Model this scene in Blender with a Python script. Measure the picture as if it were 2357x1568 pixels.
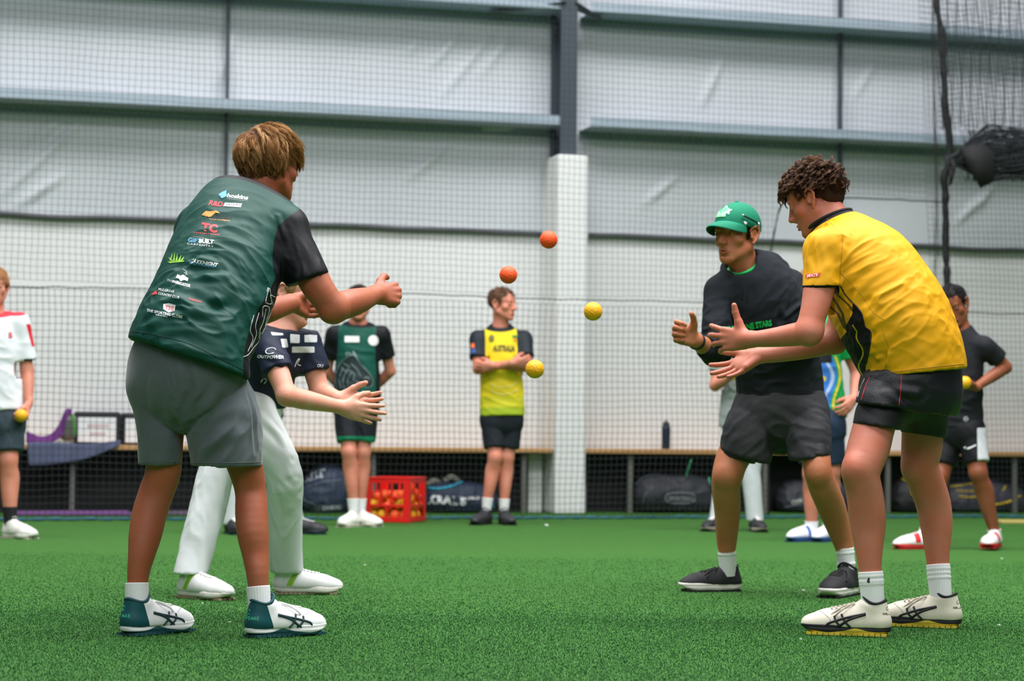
import bpy, bmesh, math, random, time
import numpy as np
from mathutils import Vector, Matrix
from mathutils.bvhtree import BVHTree

for _o in list(bpy.data.objects):
    bpy.data.objects.remove(_o)
COL = bpy.context.scene.collection
SC = bpy.context.scene
random.seed(7)
RNG = np.random.default_rng(7)

# ------------------------------------------------------------ camera
FW, FH = 2357.0, 1568.0
FPX = 4910.0                      # focal length in pixels of the full frame (75 mm lens)
CAM_H = 0.63
PITCH = math.atan(205.0 / FPX)
ROLL = 0.0100
cF = np.array([0, math.cos(PITCH), math.sin(PITCH)])
_R0 = np.array([1.0, 0, 0]); _U0 = np.array([0, -math.sin(PITCH), math.cos(PITCH)])
cR = math.cos(ROLL) * _R0 + math.sin(ROLL) * _U0
cU = -math.sin(ROLL) * _R0 + math.cos(ROLL) * _U0
cam_data = bpy.data.cameras.new('camera')
cam = bpy.data.objects.new('camera', cam_data)
COL.objects.link(cam)
cam_data.sensor_width = 36.0
cam_data.lens = FPX / FW * 36.0
cam_data.clip_start = 0.1
cam_data.clip_end = 200
cam.matrix_world = Matrix(((cR[0], cU[0], -cF[0], 0), (cR[1], cU[1], -cF[1], 0), (cR[2], cU[2], -cF[2], CAM_H), (0, 0, 0, 1)))
cam_data.dof.use_dof = True
cam_data.dof.focus_distance = 6.6
cam_data.dof.aperture_fstop = 4.0
SC.camera = cam

# ------------------------------------------------------------ light and exposure
SC.view_settings.view_transform = 'Standard'
SC.view_settings.look = 'None'
SC.view_settings.gamma = 1.0
SC.view_settings.use_curve_mapping = False
SC.view_settings.exposure = 0.12
world = bpy.data.worlds.new('hall_daylight')
SC.world = world
world.use_nodes = True
world.node_tree.nodes['Background'].inputs[0].default_value = (0.84, 0.90, 1.0, 1)
world.node_tree.nodes['Background'].inputs[1].default_value = 0.13

def area_light(name, loc, rot, sx, sy, power, col):
    d = bpy.data.lights.new(name, 'AREA')
    d.shape = 'RECTANGLE'; d.size = sx; d.size_y = sy; d.energy = power; d.color = col
    o = bpy.data.objects.new(name, d); COL.objects.link(o)
    o.location = loc; o.rotation_euler = rot
    return o
area_light('roof_skylight', (1.2, 6.3, 6.6), (0, 0, 0), 7.0, 2.5, 760, (1.0, 0.975, 1.0))
area_light('roof_skylight', (0.5, 10.8, 9.5), (0, 0, 0), 14.0, 4.0, 1700, (1.0, 0.975, 0.99))
area_light('roof_skylight', (0.0, -1.0, 6.0), (math.radians(28), 0, 0), 10.0, 4.0, 420, (1.0, 0.975, 1.0))
SC.cycles.max_bounces = 5
SC.cycles.diffuse_bounces = 3
SC.cycles.glossy_bounces = 2
SC.cycles.transmission_bounces = 2
SC.cycles.transparent_max_bounces = 6
SC.cycles.use_denoising = True
SC.cycles.caustics_reflective = False
SC.cycles.caustics_refractive = False

# ------------------------------------------------------------ pixel of the photograph -> point of the place
CP = np.array([0, 0, CAM_H])
def ray(px, py):
    return cF + cR * ((px - FW / 2) / FPX) - cU * ((py - FH / 2) / FPX)
def at(px, py, y):
    r = ray(px, py)
    return CP + r * (y / r[1])
def floor_at(px, py):
    r = ray(px, py)
    return CP + r * (-CAM_H / r[2])
def ppm(y):
    return FPX / y
# ------------------------------------------------------------ materials
def lin(c):
    c = np.array(c, float) / 255.0
    return tuple(float(v) for v in np.where(c <= 0.04045, c / 12.92, ((c + 0.055) / 1.055) ** 2.4))
class NT:
    def __init__(s, name):
        s.m = bpy.data.materials.new(name); s.m.use_nodes = True
        s.t = s.m.node_tree; s.n = s.t.nodes; s.b = s.n['Principled BSDF']
    def node(s, kind, **kw):
        n = s.n.new(kind)
        for k, v in kw.items():
            if hasattr(n, k): setattr(n, k, v)
            else: n.inputs[k].default_value = v
        return n
    def link(s, a, b): s.t.links.new(a, b)
    def noise(s, scale, detail=3.0, rough=0.55, vec=None, stretch=None, obj=True):
        n = s.node('ShaderNodeTexNoise'); n.inputs['Scale'].default_value = scale
        n.inputs['Detail'].default_value = detail; n.inputs['Roughness'].default_value = rough
        if vec is None:
            tc = s.node('ShaderNodeTexCoord'); vec = tc.outputs['Object']
        if stretch:
            mp = s.node('ShaderNodeMapping'); mp.inputs['Scale'].default_value = stretch
            s.link(vec, mp.inputs[0]); vec = mp.outputs[0]
        s.link(vec, n.inputs['Vector'])
        return n.outputs[0]
    def mix(s, fac, a, b, blend='MIX'):
        n = s.node('ShaderNodeMix', data_type='RGBA', blend_type=blend)
        for sock, v in ((n.inputs[0], fac), (n.inputs[6], a), (n.inputs[7], b)):
            if hasattr(v, 'links') or hasattr(v, 'is_linked'): s.link(v, sock)
            elif isinstance(v, (int, float)): sock.default_value = v
            else: sock.default_value = (*v, 1)
        return n.outputs[2]
    def ramp(s, fac, p0, p1, c0=(0, 0, 0), c1=(1, 1, 1)):
        n = s.node('ShaderNodeValToRGB'); e = n.color_ramp.elements
        e[0].position = p0; e[1].position = p1; e[0].color = (*c0, 1); e[1].color = (*c1, 1)
        s.link(fac, n.inputs[0]); return n.outputs[0]
    def attr(s, name, out='Fac'):
        n = s.node('ShaderNodeAttribute'); n.attribute_name = name
        return n.outputs[out]
    def bump(s, h, strength, dist):
        n = s.node('ShaderNodeBump'); n.inputs['Strength'].default_value = strength; n.inputs['Distance'].default_value = dist
        s.link(h, n.inputs['Height'])
        s.link(n.outputs[0], s.b.inputs['Normal'])
        return n
    def base(s, v):
        if hasattr(v, 'links') or hasattr(v, 'is_linked'): s.link(v, s.b.inputs['Base Color'])
        else: s.b.inputs['Base Color'].default_value = (*v, 1)

def mat(name, col, rough=0.6, var=0.12, vscale=18.0, bump=0.0, bscale=300.0, metal=0.0, spec=0.5, sheen=0.0, stretch=None):
    t = NT(name); c = np.array(lin(col))
    f = t.noise(vscale, 3.0, stretch=stretch)
    t.base(t.mix(f, tuple(c * (1 - var)), tuple(np.minimum(c * (1 + var), 1))))
    t.b.inputs['Roughness'].default_value = rough
    t.b.inputs['Metallic'].default_value = metal
    t.b.inputs['Specular IOR Level'].default_value = spec
    if sheen:
        t.b.inputs['Sheen Weight'].default_value = sheen
    if bump: t.bump(t.noise(bscale, 2.0, stretch=stretch), bump, 0.003)
    return t.m

def region_mat(name, cols, rough=0.62, var=0.07, bump=0.25, bscale=420.0, sheen=0.0, spec=0.22, soft=0.0006):
    """base colour plus regions: cols[0] base, cols[i] where the vertex attribute m<i> (a signed distance) is below 0"""
    t = NT(name)
    cur = tuple(lin(cols[0]))
    for i, c in enumerate(cols[1:], 1):
        a = t.attr('m%d' % i)
        mr = t.node('ShaderNodeMapRange'); mr.inputs[1].default_value = -soft; mr.inputs[2].default_value = soft
        mr.inputs[3].default_value = 1; mr.inputs[4].default_value = 0
        t.link(a, mr.inputs[0])
        cur = t.mix(mr.outputs[0], cur, tuple(lin(c)))
    f = t.noise(25.0, 3.0)
    g = t.ramp(f, 0.3, 0.7, (1 - var,) * 3, (1, 1, 1))
    t.base(t.mix(1.0, cur, g, 'MULTIPLY'))
    t.b.inputs['Roughness'].default_value = rough
    t.b.inputs['Specular IOR Level'].default_value = spec
    t.b.inputs['Sheen Weight'].default_value = sheen
    if bump: t.bump(t.noise(bscale, 2.0), bump, 0.002)
    return t.m

def skin_mat(name, col, red=(1.0, 0.62, 0.5)):
    t = NT(name); c = np.array(lin(col))
    f = t.ramp(t.noise(14.0, 3.0), 0.35, 0.68)
    fine = t.noise(260.0, 2.0)
    a = t.mix(f, tuple(c), tuple(c * np.array([1.0, 0.80, 0.72])))
    lips = t.attr('m1')
    mr = t.node('ShaderNodeMapRange'); mr.inputs[1].default_value = -0.0015; mr.inputs[2].default_value = 0.0015
    mr.inputs[3].default_value = 1; mr.inputs[4].default_value = 0
    t.link(lips, mr.inputs[0])
    m2 = t.node('ShaderNodeMath', operation='MULTIPLY'); m2.inputs[1].default_value = 0.75
    t.link(mr.outputs[0], m2.inputs[0])
    t.base(t.mix(m2.outputs[0], a, tuple(c * np.array([0.85, 0.42, 0.42]))))
    t.b.inputs['Roughness'].default_value = 0.52
    t.b.inputs['Specular IOR Level'].default_value = 0.38
    t.b.inputs['Subsurface Weight'].default_value = 0.0
    t.bump(fine, 0.12, 0.001)
    return t.m

# ------------------------------------------------------------ mesh from arrays
def link(ob, parent=None):
    COL.objects.link(ob)
    if parent is not None:
        ob.parent = parent
    return ob
def np_mesh(name, V, F, mtl=None, smooth=True, attrs=None, midx=None):
    """V (n,3); F (m,k) array or list of arrays with different k"""
    me = bpy.data.meshes.new(name)
    V = np.asarray(V, np.float32)
    Fs = [np.asarray(F)] if isinstance(F, np.ndarray) else [np.asarray(f) for f in F if len(f)]
    me.vertices.add(len(V)); me.vertices.foreach_set('co', V.ravel())
    nl = sum(f.size for f in Fs); nf = sum(len(f) for f in Fs)
    me.loops.add(nl); me.polygons.add(nf)
    me.loops.foreach_set('vertex_index', np.concatenate([f.ravel() for f in Fs]).astype(np.int32))
    tot = np.concatenate([np.full(len(f), f.shape[1]) for f in Fs]).astype(np.int32)
    st = np.concatenate([[0], np.cumsum(tot)[:-1]]).astype(np.int32)
    me.polygons.foreach_set('loop_start', st)
    me.polygons.foreach_set('use_smooth', np.full(nf, smooth))
    if midx is not None: me.polygons.foreach_set('material_index', np.asarray(midx, np.int32))
    for k, v in (attrs or {}).items():
        a = me.attributes.new(k, 'FLOAT', 'POINT'); a.data.foreach_set('value', np.asarray(v, np.float32))
    me.update(calc_edges=True)
    me.validate()
    if mtl is not None:
        for m in (mtl if isinstance(mtl, (list, tuple)) else [mtl]): me.materials.append(m)
    return me
def mesh_obj(name, V, F, mtl, parent=None, origin=None, **kw):
    V = np.asarray(V, float)
    o = bpy.data.objects.new(name, None)
    if origin is None: origin = np.zeros(3)
    me = np_mesh(name, V - np.asarray(origin), F, mtl, **kw)
    bpy.data.objects.remove(o)
    o = bpy.data.objects.new(name, me); link(o, parent)
    if parent is None: o.location = tuple(origin)
    else: o.location = tuple(np.asarray(origin) - world_of(parent))
    return o
def world_of(o):
    p = np.zeros(3)
    while o is not None:
        p = p + np.array(o.location); o = o.parent
    return p
def tag(o, label=None, cat=None, group=None, kind=None):
    if label: o['label'] = label
    if cat: o['category'] = cat
    if group: o['group'] = group
    if kind: o['kind'] = kind
    return o
def empty(name, loc):
    o = bpy.data.objects.new(name, None); COL.objects.link(o); o.location = tuple(loc)
    o.empty_display_size = 0.1
    return o

class MB:
    """collects geometry; build() makes ONE mesh object"""
    def __init__(s): s.V = []; s.F4 = []; s.F3 = []; s.n = 0
    def add(s, V, F4=None, F3=None):
        V = np.asarray(V, float).reshape(-1, 3)
        if F4 is not None and len(F4): s.F4.append(np.asarray(F4) + s.n)
        if F3 is not None and len(F3): s.F3.append(np.asarray(F3) + s.n)
        s.V.append(V); s.n += len(V)
    def box(s, c, h, R=None, taper=1.0):
        """centre, half sizes, columns of R are the axes"""
        R = np.eye(3) if R is None else np.asarray(R)
        q = np.array([[x, y, z] for z in (-1, 1) for y in (-1, 1) for x in (-1, 1)], float)
        q[4:, :2] *= taper
        V = (q * np.asarray(h)) @ R.T + np.asarray(c)
        F = [[0, 2, 3, 1], [4, 5, 7, 6], [0, 1, 5, 4], [2, 6, 7, 3], [0, 4, 6, 2], [1, 3, 7, 5]]
        s.add(V, F)
    def bbox(s, c, h, R=None, b=0.004):
        """box with chamfered edges"""
        R = np.eye(3) if R is None else np.asarray(R)
        h = np.asarray(h, float); b = min(b, h.min() * 0.9)
        V = []
        for sx in (-1, 1):
            for sy in (-1, 1):
                for sz in (-1, 1):
                    g = np.array([sx, sy, sz])
                    for k in range(3):
                        p = g * (h - b); p[k] = g[k] * h[k]; V.append(p)
        V = np.array(V)
        idx = lambda sx, sy, sz, k: ((sx > 0) * 4 + (sy > 0) * 2 + (sz > 0)) * 3 + k
        F4 = []; F3 = []
        sg = (-1, 1)
        for g in sg:
            F4.append([idx(g, -1, -1, 0), idx(g, 1, -1, 0), idx(g, 1, 1, 0), idx(g, -1, 1, 0)])
            F4.append([idx(-1, g, -1, 1), idx(1, g, -1, 1), idx(1, g, 1, 1), idx(-1, g, 1, 1)])
            F4.append([idx(-1, -1, g, 2), idx(1, -1, g, 2), idx(1, 1, g, 2), idx(-1, 1, g, 2)])
        for a in sg:
            for c2 in sg:
                F4.append([idx(a, c2, -1, 0), idx(a, c2, 1, 0), idx(a, c2, 1, 1), idx(a, c2, -1, 1)])
                F4.append([idx(a, -1, c2, 0), idx(a, 1, c2, 0), idx(a, 1, c2, 2), idx(a, -1, c2, 2)])
                F4.append([idx(-1, a, c2, 1), idx(1, a, c2, 1), idx(1, a, c2, 2), idx(-1, a, c2, 2)])
        for a in sg:
            for b2 in sg:
                for c2 in sg: F3.append([idx(a, b2, c2, k) for k in range(3)])
        s.add(V @ R.T + np.asarray(c), F4, F3)
    def tube(s, P, r, n=8, caps=True, flat=None):
        P = np.asarray(P, float); m = len(P)
        r = np.broadcast_to(np.asarray(r, float), (m,))
        T = np.gradient(P, axis=0); T /= np.linalg.norm(T, axis=1)[:, None] + 1e-12
        up = np.array([0, 0, 1.0]) if abs(T[0][2]) < 0.9 else np.array([1.0, 0, 0])
        N = np.zeros_like(P); a = np.cross(up, T[0]); a /= np.linalg.norm(a) + 1e-12
        for i in range(m):
            a = a - T[i] * a.dot(T[i]); a /= np.linalg.norm(a) + 1e-12; N[i] = a
        B = np.cross(T, N)
        th = np.linspace(0, 2 * np.pi, n, endpoint=False)
        V = P[:, None] + r[:, None, None] * (np.cos(th)[None, :, None] * N[:, None] + np.sin(th)[None, :, None] * B[:, None] * (flat or 1.0))
        i = np.arange(m - 1)[:, None] * n; j = np.arange(n)[None]; k = (j + 1) % n
        F = np.stack([i + j, i + k, i + n + k, i + n + j], -1).reshape(-1, 4)
        V = V.reshape(-1, 3); F3 = None
        if caps:
            c0 = len(V); V = np.vstack([V, P[0], P[-1]])
            jj = np.arange(n); kk = (jj + 1) % n
            F3 = np.vstack([np.stack([kk, jj, np.full(n, c0)], 1), np.stack([jj + (m - 1) * n, kk + (m - 1) * n, np.full(n, c0 + 1)], 1)])
        s.add(V, F, F3)
    def lathe(s, prof, c, n=24, R=None):
        prof = np.asarray(prof, float); R = np.eye(3) if R is None else np.asarray(R)
        th = np.linspace(0, 2 * np.pi, n, endpoint=False); m = len(prof)
        V = np.stack([prof[:, 0][:, None] * np.cos(th), prof[:, 0][:, None] * np.sin(th), np.broadcast_to(prof[:, 1][:, None], (m, n))], -1).reshape(-1, 3)
        i = np.arange(m - 1)[:, None] * n; j = np.arange(n)[None]; k = (j + 1) % n
        F = np.stack([i + j, i + k, i + n + k, i + n + j], -1).reshape(-1, 4)
        s.add(V @ R.T + np.asarray(c), F)
    def ball(s, c, r, nu=16, nv=10, R=None):
        th = np.linspace(0, np.pi, nv + 1)
        prof = np.stack([np.sin(th) + 1e-5, -np.cos(th)], 1)
        r = np.broadcast_to(np.asarray(r, float), (3,))
        R = np.eye(3) if R is None else np.asarray(R)
        s.lathe(prof, (0, 0, 0), nu)
        V = s.V[-1]; s.V[-1] = (V * r) @ R.T + np.asarray(c)
    def arrays(s):
        V = np.vstack(s.V)
        F = [np.vstack(s.F4)] if s.F4 else []
        if s.F3: F.append(np.vstack(s.F3))
        return V, F
    def build(s, name, mtl, parent=None, origin=None, smooth=False, **kw):
        V, F = s.arrays()
        return mesh_obj(name, V, F, mtl, parent, origin, smooth=smooth, **kw)

def vnoise(P, seed=0):
    """value noise of points (n,3), about -1..1"""
    P = np.asarray(P, float); i = np.floor(P).astype(np.int64); f = P - i; f = f * f * (3 - 2 * f)
    def h(a):
        x = (a[:, 0] * 73856093) ^ (a[:, 1] * 19349663) ^ (a[:, 2] * 83492791) ^ (seed * 2654435761)
        x = (x ^ (x >> 13)) * 1274126177 & 0x7fffffff
        return (x & 0xffff) / 32767.5 - 1
    r = 0
    for dx in (0, 1):
        for dy in (0, 1):
            for dz in (0, 1):
                w = (f[:, 0] if dx else 1 - f[:, 0]) * (f[:, 1] if dy else 1 - f[:, 1]) * (f[:, 2] if dz else 1 - f[:, 2])
                r = r + w * h(i + np.array([dx, dy, dz]))
    return r
def unit(v):
    v = np.asarray(v, float); return v / (np.linalg.norm(v) + 1e-12)
def frame(x=None, y=None, z=None):
    """orthonormal columns: the first given axis is kept"""
    if z is not None and x is not None:
        z = unit(z); x = unit(np.asarray(x) - z * np.dot(x, z)); y = np.cross(z, x)
    elif y is not None and z is not None:
        y = unit(y); z = unit(np.asarray(z) - y * np.dot(y, z)); x = np.cross(y, z)
    elif x is not None and y is not None:
        x = unit(x); y = unit(np.asarray(y) - x * np.dot(y, x)); z = np.cross(x, y)
    return np.stack([x, y, z], 1)
def spline(P, n):
    """Catmull-Rom through P, n points"""
    P = np.asarray(P, float); m = len(P)
    Q = np.vstack([2 * P[0] - P[1], P, 2 * P[-1] - P[-2]])
    t = np.linspace(0, m - 1, n); i = np.minimum(t.astype(int), m - 2); f = (t - i)[:, None]
    a, b, c, d = Q[i], Q[i + 1], Q[i + 2], Q[i + 3]
    return 0.5 * (2 * b + (c - a) * f + (2 * a - 5 * b + 4 * c - d) * f ** 2 + (3 * b - a - 3 * c + d) * f ** 3)
# ------------------------------------------------------------ the hall: wall, girts, column, bench, turf
WL = floor_at(0, 1178); WR = floor_at(FW, 1177)
wU = unit((WR - WL) * np.array([1, 1, 0])); wN = np.array([wU[1], -wU[0], 0.0])   # wN points back at the room
WB = np.stack([wU, -wN, [0, 0, 1.0]], 1)      # columns: along, into the wall, up
def on_wall(px, py, off=0.0):
    r = ray(px, py); o = WL + wN * off
    t = np.dot(o - CP, wN) / np.dot(r, wN)
    return CP + r * t
W0 = on_wall(1300, 1178); W0[2] = 0
def wp(u, d, z): return W0 + wU * u + wN * d + np.array([0, 0, z])     # d = distance out of the wall
def wu(px, py, off=0.0): return float(np.dot(on_wall(px, py, off) - W0, wU))
def wz(px, py, off=0.0): return float(on_wall(px, py, off)[2])

def wall_material(name, c0, c1, wr):
    t = NT(name)
    f = t.noise(0.9, 4.0)
    cur = t.mix(t.ramp(f, 0.3, 0.7), lin(c0), lin(c1))
    t.base(cur)
    t.b.inputs['Roughness'].default_value = wr
    # creases that run diagonally through the sheet, and the soft folds between girts
    w = t.noise(1.1, 3.0, 0.5, stretch=(1.0, 1.0, 0.5))
    t.bump(w, 0.35, 0.10)
    return t
foil = wall_material('silver_insulation_foil', (206, 212, 217), (195, 201, 206), 0.55)
foil.b.inputs['Specular IOR Level'].default_value = 0.4
panel = wall_material('white_wall_sheet', (226, 229, 228), (219, 222, 222), 0.7)
M_black = mat('black_rubber_kickboard', (20, 24, 26), 0.7, 0.2, 9.0, 0.2, 60)
M_steel = mat('galvanised_girt_steel', (150, 166, 178), 0.5, 0.12, 4.0)
M_dsteel = mat('blue_grey_column_steel', (58, 68, 78), 0.55, 0.12, 3.0)
M_white = mat('white_column_wrap', (230, 233, 232), 0.65, 0.03, 5.0, 0.3, 12)
M_wood = mat('varnished_pine_bench', (186, 143, 92), 0.5, 0.25, 6.0, stretch=(1, 14, 14))
M_post = mat('bench_post_grey', (96, 98, 92), 0.6, 0.15, 9.0)

Z_WRAP = (wz(1240, 533) + wz(1380, 541)) / 2
Z_G1 = wz(1240, 284, .355); Z_G2 = wz(1240, 17, .355)
UL, UR = wu(-900, 600), wu(FW + 1000, 600)
m = MB(); m.box(wp((UL + UR) / 2, -0.03, (Z_WRAP) / 2), ((UR - UL) / 2, 0.03, Z_WRAP / 2), WB)
tag(m.build('wall_lower', panel.m), kind='structure')
# foil sheet: a real surface with diagonal creases
nu, nv = 460, 130
uu = np.linspace(UL, UR, nu); zz = np.linspace(Z_WRAP - 0.03, 6.2, nv)
U, Z = np.meshgrid(uu, zz, indexing='ij')
D = 0.02 + 0.012 * vnoise(np.stack([U * 1.2, Z * 1.5, U * 0], -1).reshape(-1, 3), 3).reshape(U.shape)
D += 0.02 * np.abs(np.sin((Z - Z_G1) / (Z_G2 - Z_G1) * np.pi)) ** 2
def crease(u0, z0, u1, z1, h, w):
    a = np.array([u0, z0]); b = np.array([u1, z1]); ab = b - a
    t = np.clip(((U - a[0]) * ab[0] + (Z - a[1]) * ab[1]) / ab.dot(ab), 0, 1)
    d = np.hypot(U - a[0] - t * ab[0], Z - a[1] - t * ab[1])
    return h * np.exp(-(d / w) ** 2) * np.sin(np.pi * np.clip(t * 0.9 + 0.05, 0, 1))
_cr = [(0, 455, 195, 270), (20, 400, 150, 262), (40, 475, 150, 400), (215, 20, 250, 60), (935, 415, 1035, 330), (1010, 230, 1140, 60),
       (985, 160, 1060, 70), (1100, 180, 1180, 70), (2190, 520, 2290, 420), (2240, 490, 2270, 440), (500, 200, 540, 60), (930, 130, 960, 90),
       (1480, 470, 1560, 400), (1960, 230, 2010, 140), (1100, 300, 1200, 290), (60, 330, 130, 280), (1610, 250, 1660, 130)]
for k, (x0, y0, x1, y1) in enumerate(_cr):
    D += crease(wu(x0, y0), wz(x0, y0), wu(x1, y1), wz(x1, y1), 0.028 if k % 2 else 0.042, 0.020)
PW = W0 + U[..., None] * wU + D[..., None] * wN + Z[..., None] * np.array([0, 0, 1.0])
ii = (np.arange(nu - 1)[:, None] * nv + np.arange(nv - 1)[None]).ravel()
tag(mesh_obj('wall_upper', PW.reshape(-1, 3), np.stack([ii, ii + nv, ii + nv + 1, ii + 1], 1), foil.m), kind='structure')
# lower edge of the foil: a dark sagging batten
m = MB()
for (a, b) in ((UL, wu(1246, 530)), (wu(1352, 530), UR)):
    n = 60; q = np.linspace(a, b, n)
    zz_ = Z_WRAP - 0.012 + 0.008 * vnoise(np.stack([q * 2.3, q * 0, q * 0], 1), 5)
    m.tube(np.stack([wp(x, 0.035, z) for x, z in zip(q, zz_)]), 0.021, 6)
tag(m.build('trim_foil_edge', mat('dark_edge_batten', (74, 80, 82), 0.6, 0.3, 12.0), smooth=True), kind='structure')

# girts: Z section, web 0.2 m deep, lit outer flange
def girt(z, ua, ub):
    m = MB()
    uc, hu = (ua + ub) / 2, (ub - ua) / 2
    m.box(wp(uc, 0.19, z), (hu, 0.165, 0.002), WB)
    m.box(wp(uc, 0.355, z + 0.034), (hu, 0.002, 0.036), WB)
    m.box(wp(uc, 0.345, z + 0.068), (hu, 0.012, 0.002), WB)
    m.box(wp(uc, 0.027, z - 0.028), (hu, 0.004, 0.028), WB)
    m.box(wp(uc, 0.037, z - 0.054), (hu, 0.012, 0.002), WB)
    return m
uc0, uc1 = wu(1268, 300), wu(1330, 300)
for z in (Z_G1, Z_G2, Z_G2 + (Z_G2 - Z_G1)):
    for seg in ((UL, uc0), (uc1, UR)):
        tag(girt(z, *seg).build('girt', M_steel), 'galvanised steel girt running along the foil wall', 'girt', 'horizontal girts of the hall wall', 'structure')
for px, ys in ((519, 5), (1922, 50)):
    for (za, zb) in ((Z_WRAP, Z_G1), (Z_G1, Z_G2), (Z_G2, Z_G2 + 1.0)):
        if za == Z_WRAP and px == 519: za = Z_G1 - 0.62
        m = MB(); m.box(wp(wu(px, 200), 0.10, (za + zb) / 2), (0.012, 0.02, (zb - za) / 2), WB)
        tag(m.build('trim_bridging_bar', M_dsteel), kind='structure')

ZB = wz(1450, 1034, 0.42)
# column: I section above, white boxed casing below
zc = wz(1300, 356, 0.45)
cd = 0.46
ucl, ucr = wu(1281, 700, cd), wu(1351, 700, cd)
m = MB(); um = (ucl + ucr) / 2; hw = (ucr - ucl) / 2
m.bbox(wp(um, cd / 2, zc / 2), (hw, cd / 2, zc / 2), WB, 0.01)
tag(m.build('trim_column_casing', M_white), kind='structure')
m = MB(); a, b = wu(1217, 1100, 0.2), wu(1248, 1100, 0.2)
m.bbox(wp((a + b) / 2, 0.1, ZB / 2 - .02), ((b - a) / 2, 0.1, ZB / 2 - .02), WB, 0.005)
tag(m.build('trim_pier', M_white), kind='structure')
m = MB(); ua, ub = wu(1290, 200, cd - 0.1), wu(1328, 200, cd - 0.1); uf = (ua + ub) / 2; hf = (ub - ua) / 2
m.box(wp(uf, cd - 0.1, (zc + 6.2) / 2), (hf, 0.008, (6.2 - zc) / 2 + 0.05), WB)
m.box(wp(uf, (cd - 0.1) / 2 + 0.05, (zc + 6.2) / 2), (0.006, (cd - 0.2) / 2, (6.2 - zc) / 2 + 0.05), WB)
m.box(wp(uf, 0.1, (zc + 6.2) / 2), (hf, 0.008, (6.2 - zc) / 2 + 0.05), WB)
tag(m.build('trim_steel_column', M_dsteel), kind='structure')
for sgn, px in ((-1, 1130), (1, 1385)):
    P = [wp(uf + 0.02 * sgn, cd - 0.14, Z_G2 + 0.05), wp(wu(px, 30, 0.22), 0.2, Z_G2 - 0.03)]
    m = MB(); m.tube(np.array([P[0], (P[0] * 0.5 + P[1] * 0.5), P[1]]), [.085, .06, .035], 4, flat=0.3)
    tag(m.build('fly_brace', M_dsteel), 'dark steel fly brace from the %s of the column to the upper girt' % ('left side' if sgn < 0 else 'right side'), 'brace')

# bench along the wall
ZB = wz(1450, 1034, 0.42)
def bench(a, b, label, posts):
    o = empty('bench', wp((a + b) / 2, 0.2, 0))
    m = MB(); m.bbox(wp((a + b) / 2, 0.215, ZB - 0.018), ((b - a) / 2, 0.205, 0.018), WB, 0.004)
    m.build('bench_top', M_wood, o, origin=wp((a + b) / 2, 0.2, 0))
    for u in posts:
        m = MB(); m.bbox(wp(u, 0.36, (ZB - 0.036) / 2), (0.018, 0.018, (ZB - 0.036) / 2), WB, 0.003)
        m.build('leg', M_post, o, origin=wp(u, 0.36, 0))
    tag(o, label, 'bench')
bench(UL, ucl - 0.005, 'long pine wall bench left of the white column', [wu(x, 1110, 0.36) for x in (-100, 166, 500, 858, 1205)])
bench(ucr + 0.005, UR, 'long pine wall bench right of the white column', [wu(x, 1110, 0.36) for x in (1450, 1760, 2043, 2335)])
m = MB()
for (a, b) in ((UL, wu(1217, 1100, 0.03)), (wu(1352, 1100, 0.03), UR)):
    m.box(wp((a + b) / 2, 0.02, ZB / 2 - 0.02), ((b - a) / 2, 0.02, ZB / 2 - 0.02), WB)
tag(m.build('baseboard_black', M_black), kind='structure')

# turf floor
t = NT('green_turf_carpet')
gA, gB = lin((84, 144, 58)), lin((67, 123, 49))
n1 = t.noise(1.1, 4.0); n2 = t.noise(260.0, 3.0, 0.7); n3 = t.noise(14.0, 4.0, 0.6)
c = t.mix(t.ramp(n1, 0.35, 0.65), gA, tuple(np.array(gA) * 0.90))
c = t.mix(t.ramp(n3, 0.35, 0.7), c, tuple(np.array(gB) * 1.05))
c = t.mix(t.ramp(n2, 0.42, 0.60), tuple(np.array(gB) * 0.55), c)
t.base(c); t.b.inputs['Roughness'].default_value = 0.85; t.b.inputs['Specular IOR Level'].default_value = 0.2
t.bump(n2, 0.8, 0.01)
m = MB(); c0 = wp(0, 0, 0)
P = [wp(UL - 3, 0, 0), wp(UR + 3, 0, 0), np.array([9.0, -3.0, 0]), np.array([-9.0, -3.0, 0])]
m.add(np.array(P), [[0, 3, 2, 1]])
fl = m.build('floor', t.m); tag(fl, kind='structure')

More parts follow.
